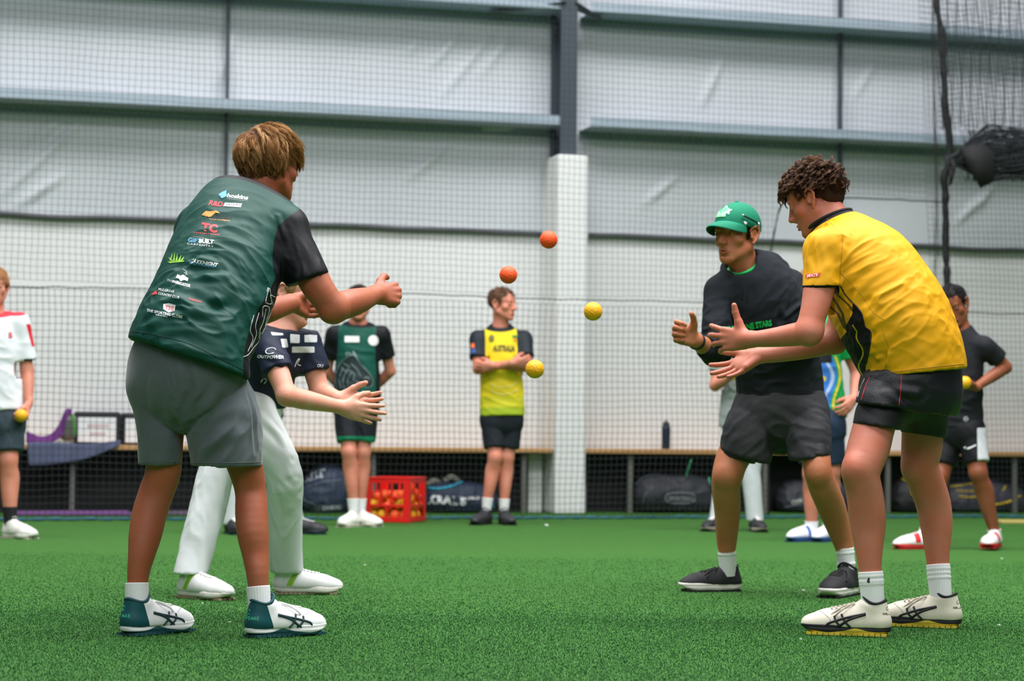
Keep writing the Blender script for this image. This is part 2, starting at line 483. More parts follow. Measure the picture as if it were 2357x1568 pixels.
def turf_fibres():
    """short curled fibres of the turf: denser near the camera"""
    Vs = []; Cs = []
    for (y0, y1, dens, h, w) in ((5.0, 7.0, 24000, 0.0075, 0.0017), (7.0, 10.5, 9000, 0.0060, 0.0024)):
        a = (y1 - y0) * 0.5 * (y0 + y1) * (FW / FPX) * 1.08
        n = int(a * dens)
        y = RNG.uniform(y0, y1, n)
        if y0 > 6: y = y0 + (y1 - y0) * RNG.uniform(0, 1, n) ** 1.7
        y = y + RNG.normal(0, .14, n); x = RNG.uniform(-0.5, 0.5, n) * y * (FW / FPX) * 1.08
        th = RNG.uniform(0, np.pi, n); ph = RNG.uniform(0, 2 * np.pi, n)
        hh = h * RNG.uniform(0.55, 1.15, n); ln = hh * RNG.uniform(0.2, 1.2, n)
        b = np.stack([x, y, np.full(n, -0.001)], 1)
        s = np.stack([np.cos(th), np.sin(th), np.zeros(n)], 1) * (w / 2)
        lean = np.stack([np.cos(ph) * ln, np.sin(ph) * ln, np.zeros(n)], 1)
        mid = b + lean * 0.35 + np.stack([0 * hh, 0 * hh, hh * 0.75], 1)
        tip = b + lean * 1.25 + np.stack([0 * hh, 0 * hh, hh * RNG.uniform(0.5, 1.0, n)], 1)
        Vs.append(np.stack([b - s, b + s, mid + s, mid - s, tip], 1).reshape(-1, 3))
        Cs.append(np.repeat(RNG.uniform(0, 1, n), 5))
    V = np.vstack(Vs); n = len(V) // 5; i = np.arange(n) * 5
    t = NT('turf_fibre_plastic')
    cr = t.node('ShaderNodeValToRGB'); e = cr.color_ramp.elements
    e[0].position = 0; e[0].color = (*lin((22, 66, 28)), 1); e[1].position = 1; e[1].color = (*lin((92, 160, 84)), 1)
    x = e.new(0.55); x.color = (*lin((42, 104, 42)), 1)
    t.link(t.attr('shade'), cr.inputs[0]); t.base(cr.outputs[0])
    t.b.inputs['Roughness'].default_value = 0.55; t.b.inputs['Specular IOR Level'].default_value = 0.3
    o = mesh_obj('turf_fibres', V, [np.stack([i, i + 1, i + 2, i + 3], 1), np.stack([i + 3, i + 2, i + 4], 1)], t.m, fl, smooth=False, attrs={'shade': np.concatenate(Cs)})
    tag(o, kind='stuff')
turf_fibres()
# ------------------------------------------------------------ the cricket net hanging in front of the wall
NL = floor_at(0, 1200); NR = floor_at(FW, 1192)
nU = unit(NR - NL); nN = np.array([nU[1], -nU[0], 0.0])
def on_net(px, py, off=0.0):
    r = ray(px, py); o = NL + nN * off
    return CP + r * (np.dot(o - CP, nN) / np.dot(r, nN))
def net_uz(px, py):
    p = on_net(px, py); return float(np.dot(p - NL, nU)), float(p[2])
def npt(u, z, d=0.0):
    u = np.asarray(u, float); z = np.asarray(z, float); d = np.broadcast_to(np.asarray(d, float), u.shape)
    return NL + u[..., None] * nU + d[..., None] * nN + z[..., None] * np.array([0, 0, 1.0])
M_twine = mat('black_net_twine', (38, 43, 46), 0.8, 0.2, 30.0)
M_rope = mat('black_net_rope', (20, 22, 23), 0.8, 0.3, 40.0)
M_hem = mat('blue_net_hem_rope', (38, 92, 104), 0.8, 0.4, 14.0)

def mesh_net(name, u0, u1, z0, z1, pu, pz, r, seed, keep, parent, knot=None, amp=0.010, shear=0.0):
    nu = int((u1 - u0) / pu) + 1; nz = int((z1 - z0) / pz) + 1
    u = u0 + np.arange(nu) * pu; z = z0 + np.arange(nz) * pz
    U, Z = np.meshgrid(u, z, indexing='ij')
    q = np.stack([U, Z, U * 0], -1).reshape(-1, 3)
    du = amp * (vnoise(q * 1.7, seed) + 0.4 * vnoise(q * 6, seed + 1)).reshape(U.shape)
    dz = amp * (vnoise(q * 1.3, seed + 2) + 0.4 * vnoise(q * 5, seed + 3)).reshape(U.shape)
    dd = 0.03 * vnoise(q * np.array([2.2, 0.5, 1]), seed + 4).reshape(U.shape)
    U2, Z2 = U + du + shear * (Z - z0), Z + dz
    P = npt(U2, Z2, dd)
    ok = keep(U2, Z2)
    V = []; F = []; n = 0
    ax = nU; az = np.array([0, 0, 1.0])
    def strands(A, B, side):
        nonlocal n
        # square prism between the two node lists
        o1, o2 = side * r, nN * r
        c = np.stack([A - o1, A + o2, A + o1, A - o2, B - o1, B + o2, B + o1, B - o2], 1)
        k = np.arange(len(A)) * 8 + n
        for a, b in ((0, 1), (1, 2), (2, 3), (3, 0)):
            F.append(np.stack([k + a, k + b, k + b + 4, k + a + 4], 1))
        V.append(c.reshape(-1, 3)); n += len(A) * 8
    mv = ok[:, 1:] & ok[:, :-1]
    strands(P[:, :-1][mv], P[:, 1:][mv], ax)
    mh = ok[1:] & ok[:-1]
    strands(P[:-1][mh], P[1:][mh], az)
    K = P[ok]; s = knot or r * 2.1
    c = np.stack([K - ax * s, K + az * s, K + ax * s, K - az * s, K + nN * s, K - nN * s], 1)
    k = np.arange(len(K)) * 6 + n; V.append(c.reshape(-1, 3))
    T = []
    for a, b in ((0, 1), (1, 2), (2, 3), (3, 0)):
        T.append(np.stack([k + b, k + a, k + 4], 1)); T.append(np.stack([k + a, k + b, k + 5], 1))
    return mesh_obj(name, np.vstack(V), [np.vstack(F), np.vstack(T)], M_twine, parent, smooth=False)

uN0, _ = net_uz(-500, 700); uN1, _ = net_uz(FW + 600, 700)
uP, _ = net_uz(2166, 500)                # the gathered black edge
uO0, _ = net_uz(1771, 700); uO1, _ = net_uz(2146, 700)
_, zO = net_uz(1960, 458); _, zR = net_uz(1000, 678)
uc, zc_ = net_uz(1800, 480)
def opening(U, Z):
    left = uO0 + 0.10 * np.clip((Z - zR) / (zO - zR), 0, 1) ** 2
    return (U > left) & (U < uO1 + 0.02) & (Z < zO)
net = empty('cricket_net', (NL + NR) / 2 * np.array([1, 1, 0]))
net_o = world_of(net)
mesh_net('net_mesh_upper', uN0, uP, zR + 0.02, 4.5, 0.0415, 0.0455, 0.0012, 11, lambda U, Z: ~opening(U, Z), net, knot=0.0042)
mesh_net('net_mesh_lower', uN0, uP, 0.02, zR, 0.0415, 0.0455, 0.0016, 21, lambda U, Z: ~opening(U, Z), net, knot=0.0056)
mesh_net('net_mesh_side', uP, uN1, 0.02, 4.5, 0.0415, 0.0455, 0.0015, 31, lambda U, Z: Z > -1, net, knot=0.0046, shear=-0.05)
def rope(name, pts, r, parent=net, n=90, jit=0.004, mt=None, seed=1, beads=True):
    P = spline(np.array(pts), n)
    P = P + nU * (jit * vnoise(P * 9, seed))[:, None] + np.array([0, 0, 1.0]) * (jit * vnoise(P * 9, seed + 5))[:, None]
    rr = r * (1 + (0.35 * np.sin(np.arange(n) * 2.1) if beads else 0.3 * vnoise(P * 20, seed)))
    m = MB(); m.tube(P, rr, 6)
    return m.build(name, mt or M_rope, parent, smooth=True)
rope('rib_rope', [npt(*net_uz(x, y), 0.01) for x, y in ((-150, 655), (20, 660), (300, 663), (600, 668), (900, 675), (1200, 687), (1500, 693), (1771, 701))], 0.0045, n=500)
rope('rib_rope', [npt(*net_uz(x, y), 0.01) for x, y in ((2170, 716), (2250, 721), (2500, 728))], 0.0045, n=120, seed=7)
rope('opening_rope', [npt(*net_uz(x, y), 0.01) for x, y in ((1840, 452), (1960, 456), (2060, 460), (2166, 466))], 0.006, n=110, seed=3)
rope('opening_rope', [npt(*net_uz(x, y), 0.01) for x, y in ((1840, 452), (1812, 462), (1795, 480), (1782, 530), (1771, 600), (1768, 700), (1768, 1195))], 0.006, n=130, seed=4, beads=False)
for dx in (0, 5):
    rope('edge_cord', [npt(*net_uz(x + dx, y), 0.02) for x, y in ((2141, -60), (2144, 200), (2148, 340), (2150, 420), (2149, 560), (2146, 700), (2148, 1190))], 0.004, n=120, seed=5 + dx, beads=False)
rope('gathered_edge', [npt(*net_uz(x, y), 0.05) for x, y in ((2146, -60), (2150, 30), (2160, 80), (2163, 150), (2168, 240), (2178, 320), (2176, 370), (2166, 410), (2168, 480), (2168, 560), (2171, 650), (2170, 760), (2170, 1190))],
     0.027, n=300, seed=8, jit=0.012, beads=False)
rope('hem_rope', [npt(u, 0.012, 0.01) for u in np.linspace(uN0, uN1, 30)], 0.011, mt=M_hem, n=300, seed=9)
tag(net, 'black square-mesh cricket net hanging in front of the long white wall', 'net')

# second net pulled up and bundled at the top right
bun = empty('bundled_net', npt(*net_uz(2270, 360), 0.3))
NB = 0.35
def nb(px, py, d=0.0): return on_net(px, py, NB + d)
def pleat_net():
    m = MB(); rg = np.random.default_rng(5)
    ux, uy = 30, 26
    xs = np.linspace(2152, 2600, 74)
    for i, x in enumerate(xs):      # vertical strands with sag towards the gathered corner
        ys = np.linspace(-40, 300 + 14 * np.sin(i * 0.7), 14)
        P = [nb(x + (6 + 10 * (1 - (x - 2152) / 450)) * (y / 300) + 2.2 * math.sin(i * 1.9 + y * 0.03), y, 0.03 * math.sin(i * 0.55)) for y in ys]
        m.tube(np.array(P), 0.0022 if i % 4 else 0.004, 4, caps=False)
    for j, y in enumerate(np.linspace(-30, 290, 26)):
        P = [nb(x + 6 * y / 300, y - 0.03 * (x - 2280) + 2.5 * math.sin(x * 0.09 + j), 0.03 * math.sin((x - 2152) / 6.0 * 0.55)) for x in np.linspace(2152, 2600, 66)]
        m.tube(np.array(P), 0.0022, 4, caps=False)
    return m.build('hanging_mesh', M_twine, bun)
pleat_net()
def bundle():
    m = MB(); rg = np.random.default_rng(9)
    for i in range(150):
        t = rg.uniform(-1, 1); ph = rg.uniform(0, 6.28); dd = rg.uniform(-0.10, 0.10)
        P = []
        for s in np.linspace(0, 1, 24):
            x = 2178 + s * 430
            mid = 372 - 20 * min(s * 5, 1) + 4 * s
            half = 6 + 56 * min(1, (s * 4.5)) ** 1.2 * (1 + .12 * math.sin(s * 11))
            y = mid + t * half + 5 * math.sin(ph + s * 14) * min(1, s * 3)
            P.append(nb(x, y, dd * min(1, s * 4) + 0.02 * math.sin(ph + s * 9)))
        m.tube(np.array(P), rg.uniform(0.0022, 0.0045), 4, caps=False)
    for i in range(190):            # slanting ties through the bundle
        x0 = rg.uniform(2215, 2600); a = rg.uniform(-28, 28)
        P = [nb(x0 + a * s + 4 * math.sin(s * 9 + i), 300 + 118 * s, 0.10 * math.sin(s * 3.1) * rg.uniform(0.5, 1)) for s in np.linspace(0, 1, 8)]
        m.tube(np.array(P), 0.0022, 4, caps=False)
    return m.build('net_bundle', M_twine, bun)
bundle()
m = MB()      # the dark folded flap hanging from the bundle
pts = [(2212, 338), (2262, 330), (2290, 352), (2288, 418), (2256, 434), (2240, 402), (2222, 372)]
n = len(pts); A = [nb(x, y, 0.10) for x, y in pts]; B = [nb(x, y, 0.02) for x, y in pts]
cA = nb(2252, 375, 0.14); cB = nb(2252, 375, 0.0)
k = np.arange(n); kk = (k + 1) % n
m.add(np.array(A + B + [cA, cB]), np.stack([k, kk, kk + n, k + n], 1), np.vstack([np.stack([kk, k, k * 0 + 2 * n], 1), np.stack([k + n, kk + n, k * 0 + 2 * n + 1], 1)]))
m.build('folded_flap', M_rope, bun, smooth=True)
m = MB()
for d in ((0, 0), (14, 8), (8, 26)):
    m.tube(np.array([nb(2176 + d[0], 360 + d[1], 0.05), nb(2182 + d[0], 378 + d[1], 0.08), nb(2180 + d[0] * .7, 420 + d[1] * .3, 0.05)]), [0.02, 0.016, 0.006], 6)
m.build('knot', M_rope, bun, smooth=True)
tag(bun, 'black side net pulled up and bundled beside the gathered net edge', 'net')
# ------------------------------------------------------------ bodies and cloth: distance fields turned into one smooth surface
class Fld:
    """a list of rounded shapes blended into one surface"""
    def __init__(s): s.ops = []
    def cone(s, a, b, ra, rb, k=0.015, n=None, f=1.0, mode='add'):
        """rounded cone a->b; stretched by f along n"""
        s.ops.append(('cone', np.asarray(a, float), np.asarray(b, float), float(ra), float(rb), k, None if n is None else unit(n), f, mode)); return s
    def ell(s, c, r, R=None, k=0.015, mode='add'):
        s.ops.append(('ell', np.asarray(c, float), np.broadcast_to(np.asarray(r, float), (3,)).copy(), np.eye(3) if R is None else np.asarray(R, float), k, mode)); return s
    def box(s, c, h, R=None, rad=0.005, k=0.01, mode='add'):
        s.ops.append(('box', np.asarray(c, float), np.asarray(h, float), np.eye(3) if R is None else np.asarray(R, float), rad, k, mode)); return s
    def plane(s, p, n, k=0.004, mode='cut'):
        """cut everything on the side n points to"""
        s.ops.append(('plane', np.asarray(p, float), unit(n), k, mode)); return s
    def chain(s, pts, n=None, k=0.02):
        """pts: (pos, radius, f) list; consecutive rounded cones"""
        Q = np.array([[*p, r, f] for p, r, f in pts])
        if len(Q) > 2: Q = spline(Q, (len(Q) - 1) * 3 + 1)
        for i in range(len(Q) - 1):
            a, b = Q[i], Q[i + 1]
            s.cone(a[:3], b[:3], a[3], b[3], k if i == 0 else .0006, n, (a[4] + b[4]) / 2)
        return s
    def ext(s, *others):
        for o in others: s.ops += o.ops
        return s
    @staticmethod
    def _d(op, X):
        """distance of points X (...,3)"""
        if op[0] == 'cone':
            _, a, b, ra, rb, k, n, f, mode = op
            if n is not None and f != 1.0:
                mid = (a + b) / 2
                q = lambda P: P - ((P - mid) @ n)[..., None] * n * (1 - 1 / f)
                X = q(X); a = q(a); b = q(b)
            ba = b - a; l2 = float(ba @ ba) + 1e-12
            rr = ra - rb; a2 = l2 - rr * rr
            if a2 <= 0:
                c, r = (a, ra) if ra > rb else (b, rb)
                return np.linalg.norm(X - c, axis=-1) - r
            pa = X - a; y = pa @ ba; z = y - l2
            w = pa * l2 - y[..., None] * ba
            x2 = np.einsum('...i,...i', w, w) ; y2 = y * y * l2; z2 = z * z * l2
            kk = np.sign(rr) * rr * rr * x2; il2 = 1.0 / l2
            d = (np.sqrt(x2 * a2 * il2) + y * rr) * il2 - ra
            c1 = np.sign(z) * a2 * z2 > kk
            c2 = np.sign(y) * a2 * y2 < kk
            d = np.where(c2, np.sqrt(x2 + y2) * il2 - ra, d)
            d = np.where(c1, np.sqrt(x2 + z2) * il2 - rb, d)
            if n is not None and f < 1.0: d = d * (0.5 + 0.5 * f)
            return d
        if op[0] == 'ell':
            _, c, r, R, k, mode = op
            P = (X - c) @ R
            k0 = np.linalg.norm(P / r, axis=-1); k1 = np.linalg.norm(P / (r * r), axis=-1)
            return k0 * (k0 - 1) / (k1 + 1e-9)
        if op[0] == 'box':
            _, c, h, R, rad, k, mode = op
            q = np.abs((X - c) @ R) - (h - rad)
            return np.linalg.norm(np.maximum(q, 0), axis=-1) + np.minimum(q.max(-1), 0) - rad
        if op[0] == 'plane':
            _, p, n, k, mode = op
            return -((X - p) @ n)
    @staticmethod
    def _bb(op):
        if op[0] == 'cone':
            _, a, b, ra, rb, k, n, f, mode = op
            r = max(ra, rb) * max(1.0, f) ; e = np.zeros(3)
            if n is not None and f > 1: e = np.abs(n) * np.abs((b - a) @ n) * (f - 1) / 2
            return np.minimum(a - ra * max(1, f), b - rb * max(1, f)) - e, np.maximum(a + ra * max(1, f), b + rb * max(1, f)) + e, k
        if op[0] == 'ell':
            _, c, r, R, k, mode = op
            e = np.sqrt(((R * r) ** 2).sum(1)); return c - e, c + e, k
        if op[0] == 'box':
            _, c, h, R, rad, k, mode = op
            e = np.abs(R) @ h; return c - e, c + e, k
        return None
    def bounds(s):
        bb = [s._bb(o) for o in s.ops if o[-1] == 'add']
        return np.min([b[0] for b in bb], 0), np.max([b[1] for b in bb], 0)
    @staticmethod
    def _apply(D, d, op):
        mode = op[-1]
        k = op[5] if op[0] == 'cone' else op[4] if op[0] == 'ell' else op[5] if op[0] == 'box' else op[3]
        if mode == 'add':
            h = np.maximum(k - np.abs(D - d), 0) / k
            return np.minimum(D, d) - h * h * k * 0.25
        if mode == 'sub': d = -d
        elif mode == 'and': pass
        elif mode == 'cut': d = -d
        h = np.maximum(k - np.abs(D - d), 0) / k
        return np.maximum(D, d) + h * h * k * 0.25
    def at(s, X):
        X = np.asarray(X, float); D = np.full(X.shape[:-1], 0.5)
        for op in s.ops: D = s._apply(D, s._d(op, X), op)
        return D
    def mesh(s, h, lo=None, hi=None, pad=3):
        if lo is None: lo, hi = s.bounds()
        lo = np.asarray(lo, float) - pad * h - 0.01; hi = np.asarray(hi, float) + pad * h + 0.01
        n = np.ceil((hi - lo) / h).astype(int) + 1
        ax = [(lo[i] + np.arange(n[i]) * h) for i in range(3)]
        D = np.full(n, 0.05, np.float32)
        for op in s.ops:
            bb = s._bb(op)
            if bb is None or op[-1] == 'and':
                sl = (slice(0, n[0]), slice(0, n[1]), slice(0, n[2]))
            else:
                m = bb[2] + 2.5 * h
                i0 = np.clip(np.floor((bb[0] - m - lo) / h).astype(int), 0, n - 1)
                i1 = np.clip(np.ceil((bb[1] + m - lo) / h).astype(int) + 1, 1, n)
                if (i1 <= i0).any(): continue
                sl = tuple(slice(a, b) for a, b in zip(i0, i1))
            G = np.stack(np.meshgrid(ax[0][sl[0]], ax[1][sl[1]], ax[2][sl[2]], indexing='ij'), -1)
            D[sl] = s._apply(D[sl], s._d(op, G), op)
        return surface_nets(D, lo, h)

def surface_nets(D, lo, h):
    S = D < 0
    nx, ny, nz = D.shape
    c = [S[i:nx - 1 + i, j:ny - 1 + j, k:nz - 1 + k] for i in (0, 1) for j in (0, 1) for k in (0, 1)]
    cnt = sum(x.astype(np.int8) for x in c)
    act = np.argwhere((cnt > 0) & (cnt < 8))
    if not len(act): return np.zeros((0, 3)), np.zeros((0, 4), int)
    off = np.array([[i, j, k] for i in (0, 1) for j in (0, 1) for k in (0, 1)])
    g = act[:, None] + off[None]
    v = D[g[..., 0], g[..., 1], g[..., 2]]
    acc = np.zeros((len(act), 3)); num = np.zeros(len(act))
    for a in range(8):
        for b in range(a + 1, 8):
            if np.abs(off[a] - off[b]).sum() != 1: continue
            va, vb = v[:, a], v[:, b]; m = (va < 0) != (vb < 0)
            t = np.where(m, va / np.where(m, va - vb, 1), 0)
            acc += np.where(m[:, None], off[a] + (off[b] - off[a]) * t[:, None], 0); num += m
    V = (act + acc / num[:, None]) * h + lo
    idx = np.full((nx - 1, ny - 1, nz - 1), -1, np.int32)
    idx[act[:, 0], act[:, 1], act[:, 2]] = np.arange(len(act))
    F = []
    for ax_ in range(3):
        sh = [slice(None)] * 3; s1 = list(sh); s0 = list(sh)
        s0[ax_] = slice(0, -1); s1[ax_] = slice(1, None)
        A = S[tuple(s0)]; B = S[tuple(s1)]
        e = np.argwhere(A != B)
        u, w = [i for i in range(3) if i != ax_]
        ok = (e[:, u] > 0) & (e[:, w] > 0) & (e[:, u] < D.shape[u] - 1) & (e[:, w] < D.shape[w] - 1)
        e = e[ok]
        q = []
        for du, dw in ((0, 0), (1, 0), (1, 1), (0, 1)):
            p = e.copy(); p[:, u] -= du; p[:, w] -= dw
            q.append(idx[p[:, 0], p[:, 1], p[:, 2]])
        q = np.stack(q, 1)
        ins = S[e[:, 0], e[:, 1], e[:, 2]]
        flip = ins if ax_ != 1 else ~ins
        q[~flip] = q[~flip][:, ::-1]
        F.append(q)
    F = np.vstack(F); F = F[(F >= 0).all(1)]
    return V, F

def vnormals(V, F):
    n = np.cross(V[F[:, 2]] - V[F[:, 0]], V[F[:, 3]] - V[F[:, 1]])
    N = np.zeros_like(V)
    for i in range(4): np.add.at(N, F[:, i], n)
    return N / (np.linalg.norm(N, axis=1)[:, None] + 1e-12)
def smooth_mesh(V, F, it=1, lam=0.5):
    n = len(V); E = np.vstack([F[:, [0, 1]], F[:, [1, 2]], F[:, [2, 3]], F[:, [3, 0]]])
    for _ in range(it):
        A = np.zeros_like(V); c = np.zeros(n)
        np.add.at(A, E[:, 0], V[E[:, 1]]); np.add.at(A, E[:, 1], V[E[:, 0]])
        np.add.at(c, E[:, 0], 1); np.add.at(c, E[:, 1], 1)
        V = V + lam * (A / np.maximum(c, 1)[:, None] - V)
    return V
def merge_levels(field, h, fine):
    """one surface with finer cells inside the given boxes: fine = [(lo, hi, h2)]"""
    V, F = field.mesh(h); Vs = [V]; Fs = []; n = 0
    keep = np.ones(len(F), bool)
    for lo, hi, h2 in fine:
        c = V[F].mean(1); keep &= ~((c > lo) & (c < hi)).all(1)
    Fs.append(F[keep]); n = len(V)
    for lo, hi, h2 in fine:
        lo = np.asarray(lo, float); hi = np.asarray(hi, float)
        v, f = field.mesh(h2, lo, hi, pad=0)
        c = v[f].mean(1); f = f[((c > lo - 0.5 * h) & (c < hi + 0.5 * h)).all(1)]
        Vs.append(v); Fs.append(f + n); n += len(v)
    V = np.vstack(Vs); F = np.vstack(Fs)
    used = np.zeros(len(V), bool); used[F] = True
    mp = np.cumsum(used) - 1
    return V[used], mp[F]

# ------------------------------------------------------------ cloth folds
def seg_dist(V, a, b):
    a = np.asarray(a, float); ab = np.asarray(b, float) - a
    t = np.clip(((V - a) @ ab) / (ab @ ab + 1e-12), 0, 1)
    return np.linalg.norm(V - a - t[:, None] * ab, axis=1), t
def fold(V, N, pts, w, h):
    """a soft ridge (h>0) or valley along a 3-D polyline, with an opposite shoulder beside it"""
    pts = [np.asarray(p, float) for p in pts]
    best = np.full(len(V), 9.0); tt = np.zeros(len(V)); m = len(pts) - 1
    for i in range(m):
        d, t = seg_dist(V, pts[i], pts[i + 1])
        s = d < best; best[s] = d[s]; tt[s] = (i + t[s]) / m
    q = best / w
    return V + N * (h * (np.exp(-q * q) - 0.45 * np.exp(-((q - 1.7) / 0.8) ** 2)) * np.sin(np.pi * (0.06 + 0.88 * tt)) ** 0.7)[:, None]
def crumple(V, N, amp, scale=9.0, stretch=None, seed=0):
    P = V * scale
    if stretch is not None:
        d, f = unit(stretch[0]), stretch[1]; P = P - (P @ d)[:, None] * d * (1 - 1 / f)
    a = vnoise(P, seed); b = vnoise(P * 2.3 + 7, seed + 1)
    r = (1 - np.abs(a) * 2) * 0.7 + b * 0.3
    return V + N * (amp * r)[:, None]

class Surf:
    """for laying print, piping and seams on a finished surface"""
    def __init__(s, V, F):
        s.bvh = BVHTree.FromPolygons([tuple(v) for v in V], [tuple(f) for f in F])
    def hit(s, o, d):
        r = s.bvh.ray_cast(Vector(o), Vector(d))
        return (None, None) if r[0] is None else (np.array(r[0]), np.array(r[1]))
    def px(s, x, y, off=0.0):
        d = unit(ray(x, y)); p, n = s.hit(CP, d)
        if p is None: return None
        if np.dot(n, d) > 0: n = -n
        return p + n * off
    def near(s, p):
        r = s.bvh.find_nearest(Vector(p)); return np.array(r[0]), np.array(r[1])
    def line(s, pts, off=0.001, step=3.0, closed=False):
        """pixel polyline laid on the surface"""
        pts = np.array(pts, float)
        if closed: pts = np.vstack([pts, pts[:1]])
        L = np.concatenate([[0], np.cumsum(np.hypot(*np.diff(pts, axis=0).T))])
        n = max(2, int(L[-1] / step) + 1); q = np.linspace(0, L[-1], n)
        xs = np.interp(q, L, pts[:, 0]); ys = np.interp(q, L, pts[:, 1])
        return [p for p in (s.px(x, y, off) for x, y in zip(xs, ys)) if p is not None]
def piping(surf, lines, r, name, mtl, parent, smooth_pts=True, n=5):
    m = MB(); any_ = False
    for pts in lines:
        if smooth_pts and len(pts) > 2: pts = spline(np.array([(*p, 0) for p in pts], float), len(pts) * 6)[:, :2]
        P = surf.line(pts, r * 0.3)
        # split where the surface jumps away
        run = []
        for p in P + [None]:
            if p is not None and (not run or np.linalg.norm(p - run[-1]) < 0.03): run.append(p)
            else:
                if len(run) > 2: m.tube(np.array(run), r, n); any_ = True
                run = [p] if p is not None else []
    return m.build(name, mtl, parent, smooth=True) if any_ else None
def patch(surf, poly, name, mtl, parent, off=0.0012, step=3.0, m=None):
    """a filled pixel polygon laid on the surface (fine grid so that it follows the cloth)"""
    poly = np.array(poly, float); own = m is None
    if own: m = MB()
    lo, hi = poly.min(0), poly.max(0)
    nx, ny = max(1, int((hi[0] - lo[0]) / step)), max(1, int((hi[1] - lo[1]) / step))
    bm = bmesh.new(); vs = [bm.verts.new((x, y, 0)) for x, y in poly]
    bm.faces.new(vs)
    bmesh.ops.triangulate(bm, faces=bm.faces[:])
    for i in range(1, nx):
        bmesh.ops.bisect_plane(bm, geom=bm.verts[:] + bm.edges[:] + bm.faces[:], plane_co=(lo[0] + (hi[0] - lo[0]) * i / nx, 0, 0), plane_no=(1, 0, 0))
    for i in range(1, ny):
        bmesh.ops.bisect_plane(bm, geom=bm.verts[:] + bm.edges[:] + bm.faces[:], plane_co=(0, lo[1] + (hi[1] - lo[1]) * i / ny, 0), plane_no=(0, 1, 0))
    _lay(bm, surf, off, m)
    if own and m.n: return m.build(name, mtl, parent, smooth=True)
def _lay(bm, surf, off, m):
    bmesh.ops.triangulate(bm, faces=bm.faces[:])
    bm.verts.ensure_lookup_table()
    P = [surf.px(v.co.x, v.co.y, off) for v in bm.verts]
    idx = {}; V = []
    for i, p in enumerate(P):
        if p is not None: idx[i] = len(V); V.append(p)
    F = []
    for f in bm.faces:
        k = [v.index for v in f.verts]
        if all(i in idx for i in k):
            q = [V[idx[i]] for i in k]
            if max(np.linalg.norm(q[0] - q[1]), np.linalg.norm(q[1] - q[2]), np.linalg.norm(q[0] - q[2])) < 0.05: F.append([idx[i] for i in k][::-1])
    bm.free()
    if V and F: m.add(np.array(V), None, F)
def text_px(surf, body, x, y, w, ang, name, mtl, parent, h=None, bold=0.0, shear=0.0, off=0.0009, m=None, spacing=1.0):
    """printed lettering: baseline starts at pixel (x, y), w pixels wide, turned by ang degrees (down is positive)"""
    cu = bpy.data.curves.new('lettering', 'FONT'); cu.body = body; cu.size = 1.0; cu.offset = bold; cu.shear = shear
    cu.resolution_u = 2; cu.space_character = spacing
    ob = bpy.data.objects.new('lettering', cu); COL.objects.link(ob)
    dg = bpy.context.evaluated_depsgraph_get(); me = bpy.data.meshes.new_from_object(ob.evaluated_get(dg))
    bpy.data.objects.remove(ob)
    bm = bmesh.new(); bm.from_mesh(me); bpy.data.meshes.remove(me)
    if not bm.verts: bm.free(); return
    x0 = min(v.co.x for v in bm.verts); x1 = max(v.co.x for v in bm.verts)
    s = w / (x1 - x0); sy = s if h is None else h / 0.7
    ca, sa = math.cos(math.radians(ang)), math.sin(math.radians(ang))
    ne = max(1, int(w / 7))
    for i in range(1, ne):
        bmesh.ops.bisect_plane(bm, geom=bm.verts[:] + bm.edges[:] + bm.faces[:], plane_co=(x0 + (x1 - x0) * i / ne, 0, 0), plane_no=(1, 0, 0))
    for v in bm.verts:
        a, b = (v.co.x - x0) * s, -v.co.y * sy
        v.co = (x + a * ca - b * sa, y + a * sa + b * ca, 0)
    own = m is None
    if own: m = MB()
    _lay(bm, surf, off, m)
    if own and m.n: return m.build(name, mtl, parent, smooth=False)
